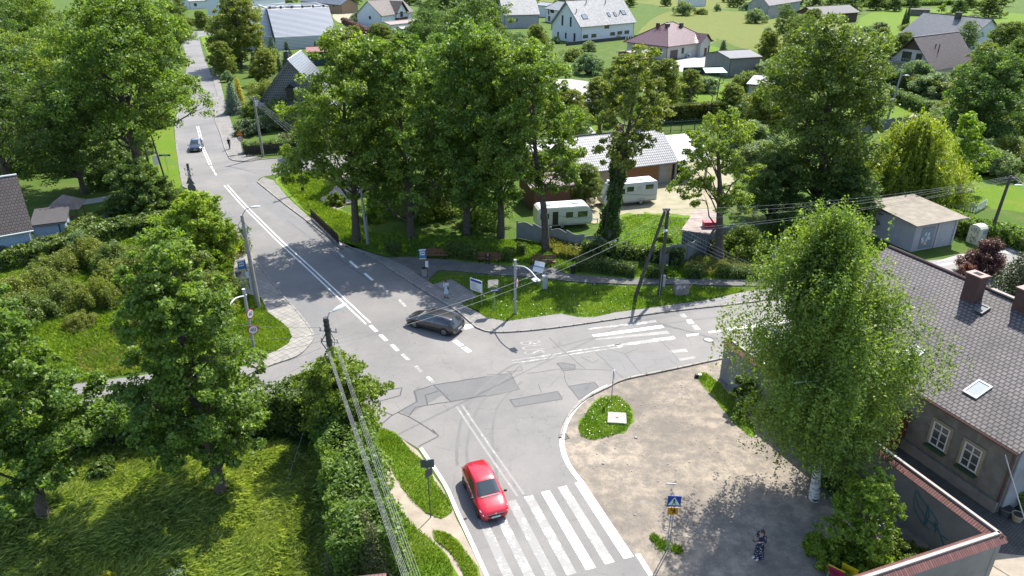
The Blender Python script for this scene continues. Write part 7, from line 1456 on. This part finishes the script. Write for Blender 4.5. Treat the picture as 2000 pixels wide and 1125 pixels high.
    def screen(A,B,nm,t0=.04,t1=.95):
        js=list(range(6,n-5)); q=[]
        for jj in js:
            a,b=A[jj],B[jj]; k_=.93 if jj in (js[0],js[-1]) else 1.; nn=(b-a).cross(Vector((0,1,0))).normalized(); nn=nn if nn.z>0 else -nn
            for t in (t0,t1): v=a.lerp(b,t); q.append(Vector((v.x,v.y*k_,v.z))+nn*.014)
        h=MB(); h.add(q,[(2*i,2*i+1,2*i+3,2*i+2) for i in range(len(js)-1)]); h.build(nm,glass,root,60)
    screen(rg[5],rg[6],'windscreen'); screen(rg[-4],rg[-3],'rear_window',.08,.9)
    w=MB(); w.box((L/2-.022,0,.50),(.05,W*.50,.14)); w.build('grille',M_trimk,root); w=MB(); w.box((L/2-.01,0,.27),(.07,W*.55,.1)); w.build('intake',M_trimk,root)
    if plate:
        w=MB(); w.box((L/2+.012,0,.40),(.02,.5,.115)); w.build('number_plate',M_plate,root); w=MB(); w.box((-L/2-.012,0,.55),(.02,.5,.115)); w.build('number_plate',M_plate,root)
    w=MB(); w.ball((L/2+.005,0,.60),(.02,.06,.055),None,12,6); w.build('badge',M_chrome,root)
    w=MB(); v=rg[5][9]; w.box((v.x+.06,0,v.z-.02),(.10,W*.60,.03)); w.build('cowl',flat('cowl_grey',(.20,.19,.19),.7),root)
    return root
def carpaint(name,c,rough=.28,metal=.3):
    m,t,b=newmat(name); MATS[name]=m; b.inputs['Base Color'].default_value=(*c,1); b.inputs['Roughness'].default_value=rough; b.inputs['Metallic'].default_value=metal; b.inputs['Coat Weight'].default_value=1; b.inputs['Coat Roughness'].default_value=.05
    v=coords(t,'obj'); n=noise_out(t,v,9,3); t.links.new(ramp(t,n,[(.3,tuple(x*.93 for x in c)),(.7,c)]),b.inputs['Base Color']); return m
F_=P(932.5,1010); B_=P(906.7,951); F2=P(981,985); hd=math.atan2((F_-B_).y,(F_-B_).x)
mid_=(F_+B_)/2; left=Vector((-math.sin(hd),math.cos(hd),0)); wdt=1.69
# right side wheels of the car were measured: centre lies half a width to the car's left
cpos=mid_+left*(wdt/2-.02); root=car('red_hatchback','red hatchback driving toward the crossing on the near road',Vector((cpos.x,cpos.y,.024)),hd,4.03,wdt,HATCH,carpaint('paint_red',(.50,.012,.025)),glass=flat('car_glass_red',(.05,.065,.065),.05,0,1.),wr=.30,wf=.20,wb=.82)
F_=P(810.5,641); B_=P(866,656); hd=math.atan2((F_-B_).y,(F_-B_).x); left=Vector((-math.sin(hd),math.cos(hd),0)); mid_=(F_+B_)/2; cpos=mid_-left*.88
root=car('grey_estate','dark grey estate car with silver roof rails turning at the junction',Vector((cpos.x,cpos.y,.024)),hd,4.8,1.82,EST,carpaint('paint_graphite',(.075,.072,.075),.30,.75),None,.33,.205,.80,True,chromew=True)
p=P(378,296); root=car('blue_compact','dark blue compact car coming down the far road',Vector((p.x,p.y+1.3,.024)),R(-73),4.1,1.78,HATCH,carpaint('paint_darkblue',(.03,.045,.075),.2,.6),None,.31)
wcar=carpaint('paint_white',(.70,.71,.72),.25,0)
c1_=car('parked_car','white parked car farthest up beside the clad building',P(703,72),R(20),4.3,1.8,EST,wcar,group='cars parked by the clad building'); copy_thing(c1_,'white parked car nearest the street trees',P(711,82),R(14))
car('parked_car','dark parked car between the two white ones',P(702,78),R(14),4.2,1.75,HATCH,carpaint('paint_navy',(.02,.035,.07)),group='cars parked by the clad building')
copy_thing(c1_,'white car parked on the drive behind the street trees',P(1052,166),R(40)); car('parked_car','dark car on the garden drive behind the ash',P(1088,196),R(150),4.3,1.8,HATCH,MATS['paint_graphite'])
pc_=e2+Vector((math.cos(rzg)*2.8-math.sin(rzg)*3,math.sin(rzg)*2.8+math.cos(rzg)*3,.02)); car('parked_car','black car parked inside the open carport',pc_,rzg+R(90),4.4,1.8,EST,carpaint('paint_black',(.012,.012,.014)))
copy_thing(c1_,'white van roof glimpsed by the far left house',P(450,22),R(10))
# caravans
M_car=flat('caravan_white',(.66,.66,.62),.35,0,.5,.3); M_croof=flat('caravan_roof',(.80,.81,.82),.4)
def caravan(name,label,loc,rz,L,W,H,prof,wins,wheels,motor=False):
    root=thing(name,label,'caravan',loc,rz); g=MB(); n=len(prof); z0=.42; hw=W/2
    vs=[]; 
    for s,k in ((-1,1),(-1,0),(1,0),(1,1)): pass
    inner=[(x*.985,z if z<H*.5 else z) for x,z in prof]
    rings=[(-hw,.97),(-hw+.06,1.),(hw-.06,1.),(hw,.97)]
    for y,k in rings: vs+=[(x*k,y,z0+(z-z0)*(k if z>1 else 1)) for x,z in prof]
    fs=[list(range(n))[::-1] if 0 else list(range(n)),[3*n+i for i in range(n)][::-1]]
    for a in range(3): fs+=[(a*n+i,(a+1)*n+i,(a+1)*n+(i+1)%n,a*n+(i+1)%n) for i in range(n)]
    g.add(vs,fs); g.build('body',M_car,root,30)
    g=MB(); g.box((prof_mid(prof),0,H+.01),(L*.80,W*.94,.04)); rf=g.build('roof',M_croof,root)
    for i,(x,w_,d_) in enumerate(((-L*.3,.9,.7),(-.2,.5,.5),(L*.22,.8,.6))): g=MB(); g.box((x,.1*(-1)**i,H+.07),(w_,d_,.09)); g.build('roof_hatch',flat('hatch',(.40,.42,.44),.3) if i!=1 else M_croof,rf)
    for s in (-1,1):
        for x,z,w_,h_ in wins:
            g=MB(); g.box((x,s*(hw+.008),z),(w_+.08,.03,h_+.08)); o=g.build('window',M_trimk,root); g=MB(); g.box((x,s*(hw+.02),z),(w_,.03,h_)); g.build('pane',M_cglass2 if 0 else M_cglass,o)
        for x in wheels:
            w=MB(); w.cyl((x,s*(hw-.25),.33),(x,s*(hw+.01),.33),.33,None,20); o=w.build('wheel',M_tyre,root); w=MB(); w.cyl((x,s*(hw+.011),.33),(x,s*(hw+.02),.33),.2,None,16); w.build('rim',M_rim,o)
            w=MB(); w.tube([(x-.48,s*(hw+.01),.45),(x-.4,s*(hw+.01),.75),(x,s*(hw+.01),.86),(x+.4,s*(hw+.01),.75),(x+.48,s*(hw+.01),.45)],.04,6); w.build('wheel_arch',flat('skirt_grey',(.38,.38,.37),.6),root)
        g=MB(); g.box((0,s*(hw+.006),.52),(L*.9,.02,.14)); g.build('skirt',MATS['skirt_grey'],root)
        g=MB(); g.tube([(-L*.42,s*(hw+.012),1.75),(-L*.1,s*(hw+.012),1.55),(L*.3,s*(hw+.012),1.15),(L*.45,s*(hw+.012),1.1)],.018,5); g.build('stripe',flat('stripe_brown',(.10,.08,.07),.5),root)
    return root
def prof_mid(p): return (min(x for x,z in p if z>1.8)+max(x for x,z in p if z>1.8))/2
# near caravan: nose and hitch to the right
e0,e1=P(1065,447),P(1150,441); hd=ang(e0,e1); L=6.4; prof=[(-3.1,.42),(3.0,.42),(3.2,.9),(3.12,1.6),(2.75,2.35),(2.5,2.5),(-2.8,2.5),(-3.05,2.3),(-3.15,1.4)]
c_=P(1103,447)+Vector((-math.sin(hd)*1.1,math.cos(hd)*1.1,0)); root=caravan('touring_caravan','white touring caravan with its hitch pointing right behind the wavy fence',(c_.x,c_.y,0),hd,L,2.2,2.5,prof,((2.0,1.6,1.0,.55),(.5,1.6,.7,.55),(-2.3,1.6,.9,.55)),(-.3,))
g=MB(); g.box((-1.1,-1.12,1.3),(.62,.05,1.5)); g.build('door',M_trimk,root); g=MB(); g.tube([(3.0,.35,.45),(4.2,0,.5)],.05,6); g.tube([(3.0,-.35,.45),(4.2,0,.5)],.05,6); g.build('hitch',M_galv,root); g=MB(); g.cyl((4.1,0,0),(4.1,0,.6),.05,None,8); g.build('jockey_wheel',M_galv,root)
e0,e1=P(1180,408),P(1277,398); hd=ang(e0,e1); c_=P(1232,402)+Vector((-math.sin(hd)*1.1,math.cos(hd)*1.1,0))
prof=[(-3.5,.42),(3.4,.42),(3.4,2.7),(3.3,2.8),(-1.9,2.8),(-2.6,2.45),(-3.2,1.5),(-3.55,1.1)]
root=caravan('motorhome','white motorhome parked with its rear to the right in front of the garage',(c_.x,c_.y,0),hd,7.0,2.25,2.8,prof,((2.3,2.2,.95,.45),(-.2,2.1,.8,.5),(-1.6,1.9,1.3,.6)),(1.3,-2.6))
g=MB(); g.box((1.0,-1.14,2.1),(.6,.02,.6)); g.build('hatch',flat('hatch_cream',(.60,.60,.56),.4),root); 
for z in (1.0,1.5): g=MB(); g.box((3.42,0.0,z),(.03,1.6,.05)); g.build('rear_trim',M_tl if z<1.2 else M_trimk,root)
g=MB(); g.box((3.41,0,1.9),(.03,.9,.5)); g.build('rear_window',M_cglass,root)
# ================================================================ people
M_skin=flat('skin',(.52,.30,.21),.6); M_hair=flat('hair_dark',(.05,.028,.018),.6)
def skinmesh(name,verts,edges,radii,mat,parent,sub=1,rootv=0):
    me=bpy.data.meshes.new(name); me.from_pydata([tuple(v) for v in verts],edges,[]); me.materials.append(mat); o=bpy.data.objects.new(name,me); COL.objects.link(o); o.parent=parent
    md=o.modifiers.new('skin','SKIN'); md.use_smooth_shade=True
    if not me.skin_vertices: 
        bpy.context.view_layer.objects.active=o; bpy.context.view_layer.update()
    for i,r in enumerate(radii):
        sv=me.skin_vertices[0].data[i]; sv.radius=(r if hasattr(r,'__len__') else (r,r)); sv.use_root=(i==rootv)
    sb=o.modifiers.new('sub','SUBSURF'); sb.levels=sub; sb.render_levels=sub
    return o
def person(label,loc,rz,H,joints,clothes,hairlen='long',skin=None,hair=None,props_=None,group=None):
    """joints are metres for a 1.70 m figure facing -Y; one continuous body skin"""
    k=H/1.70; root=thing('person',label,'person',loc,rz,group,(k,k,k)); J=dict(pelvis=(0,0,.93),waist=(0,0,1.08),chest=(0,0,1.28),neck=(0,0,1.45),chin=(0,-.01,1.52),head=(0,-.015,1.60),crown=(0,0,1.67),
        shL=(.17,0,1.40),shR=(-.17,0,1.40),elL=(.23,.02,1.12),elR=(-.23,.02,1.12),wrL=(.25,-.05,.88),wrR=(-.25,-.05,.88),hipL=(.09,0,.88),hipR=(-.09,0,.88),knL=(.10,-.01,.49),knR=(-.10,-.01,.49),anL=(.10,.02,.09),anR=(-.10,.02,.09),toL=(.11,-.15,.03),toR=(-.11,-.15,.03)); J.update(joints)
    order=['pelvis','waist','chest','neck','chin','head','crown','shL','elL','wrL','shR','elR','wrR','hipL','knL','anL','toL','hipR','knR','anR','toR']
    rad=dict(pelvis=(.15,.10),waist=(.12,.085),chest=(.15,.10),neck=.052,chin=.062,head=(.078,.092),crown=.055,shL=.055,shR=.055,elL=.038,elR=.038,wrL=.026,wrR=.026,hipL=.085,hipR=.085,knL=.055,knR=.055,anL=.038,anR=.038,toL=.032,toR=.032)
    V=[Vector(J[n]) for n in order]; Rr=[rad[n] for n in order]; ix={n:i for i,n in enumerate(order)}
    E=[(ix[a],ix[b]) for a,b in (('pelvis','waist'),('waist','chest'),('chest','neck'),('neck','chin'),('chin','head'),('head','crown'),('chest','shL'),('shL','elL'),('elL','wrL'),('chest','shR'),('shR','elR'),('elR','wrR'),('pelvis','hipL'),('hipL','knL'),('knL','anL'),('anL','toL'),('pelvis','hipR'),('hipR','knR'),('knR','anR'),('anR','toR'))]
    for s in ('L','R'):
        w=Vector(J['wr'+s]); d=(w-Vector(J['el'+s])).normalized(); u=d.cross(Vector((0,0,1))); u=u.normalized() if u.length>.1 else Vector((1,0,0)); pal=w+d*.07; b=len(V); V.append(pal); Rr.append((.032,.016)); E.append((ix['wr'+s],b))
        cn=d.cross(u).normalized()
        for f,(o_,l_) in enumerate(((-.03,.065),(-.01,.078),(.01,.075),(.03,.058))):
            c=len(V); V+=[pal+u*o_+d*.03,pal+u*o_+d*(.03+l_*.5)-cn*.008,pal+u*o_+d*(.03+l_)-cn*.025]; Rr+=[.009,.0085,.0075]; E+=[(b,c),(c,c+1),(c+1,c+2)]
        c=len(V); V+=[w+d*.03+u*.035,w+d*.075+u*.055]; Rr+=[.011,.009]; E+=[(ix['wr'+s],c),(c,c+1)]
    body=skinmesh('body',V,E,Rr,skin or M_skin,root)
    hd=Vector(J['head']); fwd=Vector((0,-1,0))
    h=MB(); n_=18; vs=[]
    h.ball(hd+Vector((0,.022,.032)),(.092,.098,.092),None,16,10); h.build('hair',hair or M_hair,root,70)
    if hairlen=='long': h=MB(); h.tube([hd+Vector((0,.07,.0)),hd+Vector((0,.10,-.12)),hd+Vector((.02,.11,-.30))],[.075,.085,.04],10); h.build('hair_length',hair or M_hair,root,70)
    for s in (-1,1): e=MB(); e.ball(hd+Vector((s*.03,-.088,-.005)),.011,None,8,6); e.build('eye',M_sblk,root); e=MB(); e.ball(hd+Vector((s*.088,-.0,-.01)),(.014,.02,.03),None,8,6); e.build('ear',skin or M_skin,root)
    e=MB(); e.ball(hd+Vector((0,-.100,-.025)),(.012,.02,.022),None,8,6); e.build('nose',skin or M_skin,root); e=MB(); e.ball(hd+Vector((0,-.088,-.058)),(.024,.008,.007),None,8,6); e.build('mouth',flat('lips',(.35,.10,.09),.5),root)
    if clothes: clothes(root,J)
    return root
def sleeve(root,J,s,mat,r=(.07,.05,.04),to='wr'):
    pts=[Vector(J['sh'+s]),Vector(J['el'+s])]+([Vector(J['wr'+s])] if to=='wr' else []); g=MB(); a=Vector(J['chest']).lerp(pts[0],.6); g.tube([a]+pts,[r[0]]+list(r[:len(pts)]),10); g.build('sleeve',mat,root,60)
def torso(root,J,mat,name='shirt',zb=.88,k=1.0):
    g=MB(); sec=[(zb,.165,.125),(1.0,.14,.11),(1.12,.145,.115),(1.28,.17,.125),(1.38,.165,.11),(1.44,.08,.07)]; off_=Vector(J['pelvis'])-Vector((0,0,.93)); vs=[];n=18
    for z,a,b in sec:
        for j in range(n): t=2*math.pi*j/n; vs.append(off_+Vector((a*k*math.cos(t),b*k*math.sin(t),z)))
    g.add(vs,[(i*n+j,i*n+(j+1)%n,(i+1)*n+(j+1)%n,(i+1)*n+j) for i in range(len(sec)-1) for j in range(n)]); g.build(name,mat,root,70)
def leg(root,J,s,mat,r=(.10,.075,.06)):
    g=MB(); g.tube([Vector(J['hip'+s])+Vector((0,0,.04)),Vector(J['kn'+s]),Vector(J['an'+s])+Vector((0,0,.01))],list(r),12); g.build('trouser_leg',mat,root,60)
def shoe(root,J,s,mat):
    a=Vector(J['an'+s]); b=Vector(J['to'+s]); g=MB(); g.tube([Vector((a.x,a.y+.05,.045)),Vector((a.x,a.y,.055)),Vector((b.x,b.y,.04)),Vector((b.x,b.y,.035))+(b-a)*.25],[.035,.05,.046,.03],10); g.build('shoe',mat,root,60)
def floral():
    m,t,b=newmat('floral'); v=coords(t,'obj'); vo=N(t,'ShaderNodeTexVoronoi',Scale=11.); t.links.new(v,vo.inputs['Vector']); t.links.new(ramp(t,vo.outputs['Distance'],[(.22,(.50,.48,.52)),(.30,(.012,.014,.035))]),b.inputs['Base Color']); b.inputs['Roughness'].default_value=.8; return m
M_fl=floral(); M_shw=flat('shoe_pale',(.62,.70,.68),.5)
def skirt(root,J,sec,mat,name='dress'):
    g=MB(); vs=[];n=28
    for z,a,b,dx,dy in sec:
        for j in range(n): t=2*math.pi*j/n; f=1+.06*math.sin(t*7+z*5)*(1 if z<.8 else .2); vs.append((dx+a*f*math.cos(t),dy+b*f*math.sin(t),z))
    g.add(vs,[(i*n+j,i*n+(j+1)%n,(i+1)*n+(j+1)%n,(i+1)*n+j) for i in range(len(sec)-1) for j in range(n)]); g.build(name,mat,root,75)
def woman(root,J):
    skirt(root,J,[(.06,.24,.22,.0,.06),(.35,.215,.19,0,.03),(.7,.19,.15,0,.01),(.92,.175,.135,0,0),(1.07,.13,.105,0,0),(1.2,.15,.12,0,-.005),(1.32,.175,.125,0,0),(1.37,.185,.115,0,0)],M_fl)
    for s in 'LR': sleeve(root,J,s,M_fl,(.085,.065),'el'); shoe(root,J,s,M_shw)
    g=MB(); w=Vector(J['wrR']); g.box(w+Vector((.04,-.13,.04)),(.15,.08,.012),R(20)); g.build('phone',M_sblk,root)
    g=MB(); w=Vector(J['wrL']); g.tube([w+Vector((-.01,.01,-.01)),w+Vector((.01,-.01,.01))],.033,10); g.build('watch',M_swhite,root)
person('woman in a long dark floral dress looking up in the dappled shade',P(1480,1089),R(-58),1.86,dict(elL=(.24,-.02,1.14),elR=(-.25,-.03,1.14),wrL=(.10,-.24,1.14),wrR=(-.10,-.30,1.16),head=(0,-.04,1.60),chin=(0,-.03,1.52),toL=(.10,-.20,.03),toR=(-.09,-.24,.03),anL=(.08,-.03,.09),anR=(-.09,-.06,.09)),woman)
M_pale=flat('cloth_pale_blue',(.62,.70,.76),.8); M_blk=flat('cloth_black',(.016,.016,.018),.85); M_jean=flat('denim',(.10,.15,.22),.8)
def walker(root,J):
    torso(root,J,M_pale); skirt(root,J,[(.42,.20,.17,0,0),(.6,.19,.16,0,0),(.8,.175,.14,0,0),(.98,.14,.115,0,0)],M_pale,'skirt')
    for s in 'LR': sleeve(root,J,s,M_pale,(.07,.05),'el'); shoe(root,J,s,M_blk)
    g=MB(); g.ball((-.16,.08,.92),(.10,.06,.08),None,12,8); g.build('bag',M_blk,root); g=MB(); g.tube([(-.16,.12,.95),(0,.14,1.25),(.12,.02,1.45)],.012,5); g.build('bag_strap',M_blk,root)
person('woman in pale blue summer clothes walking on the pavement with a black bag',P(872,581,.1),R(200),1.66,dict(knL=(.10,-.08,.49),anL=(.10,-.02,.1),toL=(.1,-.18,.05),anR=(-.1,.16,.12),toR=(-.1,.04,.03),wrL=(.24,-.12,.9)),walker,hair=flat('hair_brown',(.10,.05,.03),.6),hairlen='short')
def dark(root,J):
    torso(root,J,M_blk)
    for s in 'LR': sleeve(root,J,s,M_blk,(.07,.052),'el'); leg(root,J,s,M_jean); shoe(root,J,s,M_blk)
person('person in a black top and grey blue jeans walking away up the far pavement',P(449,291,.1),R(170),1.78,dict(knL=(.10,-.12,.50),anL=(.10,-.10,.1),toL=(.1,-.24,.04),anR=(-.1,.20,.12),toR=(-.1,.08,.03)),dark,'short')
def sit(root,J):
    torso(root,J,M_blk)
    for s in 'LR': sleeve(root,J,s,M_blk,(.07,.055,.045)); leg(root,J,s,M_blk); shoe(root,J,s,M_blk)
dz=-.40
p=P(953,515,0); bq=Matrix.Rotation(R(-3),3,'Z')@Vector((0,-.0,0))
person('person in black sitting on the middle bench with hands together',(p.x,p.y+.05,.0),R(-3),1.74,dict(pelvis=(0,.10,.54),waist=(0,.09,.70),chest=(0,.03,.89),neck=(0,-.03,1.04),chin=(0,-.07,1.10),head=(0,-.09,1.17),crown=(0,-.08,1.24),shL=(.17,0,1.0),shR=(-.17,0,1.0),elL=(.21,-.14,.78),elR=(-.21,-.14,.78),wrL=(.05,-.34,.68),wrR=(-.05,-.34,.68),hipL=(.09,.06,.53),hipR=(-.09,.06,.53),knL=(.15,-.36,.52),knR=(-.15,-.36,.52),anL=(.14,-.36,.10),anR=(-.14,-.36,.10),toL=(.15,-.52,.04),toR=(-.15,-.52,.04)),sit,'short')
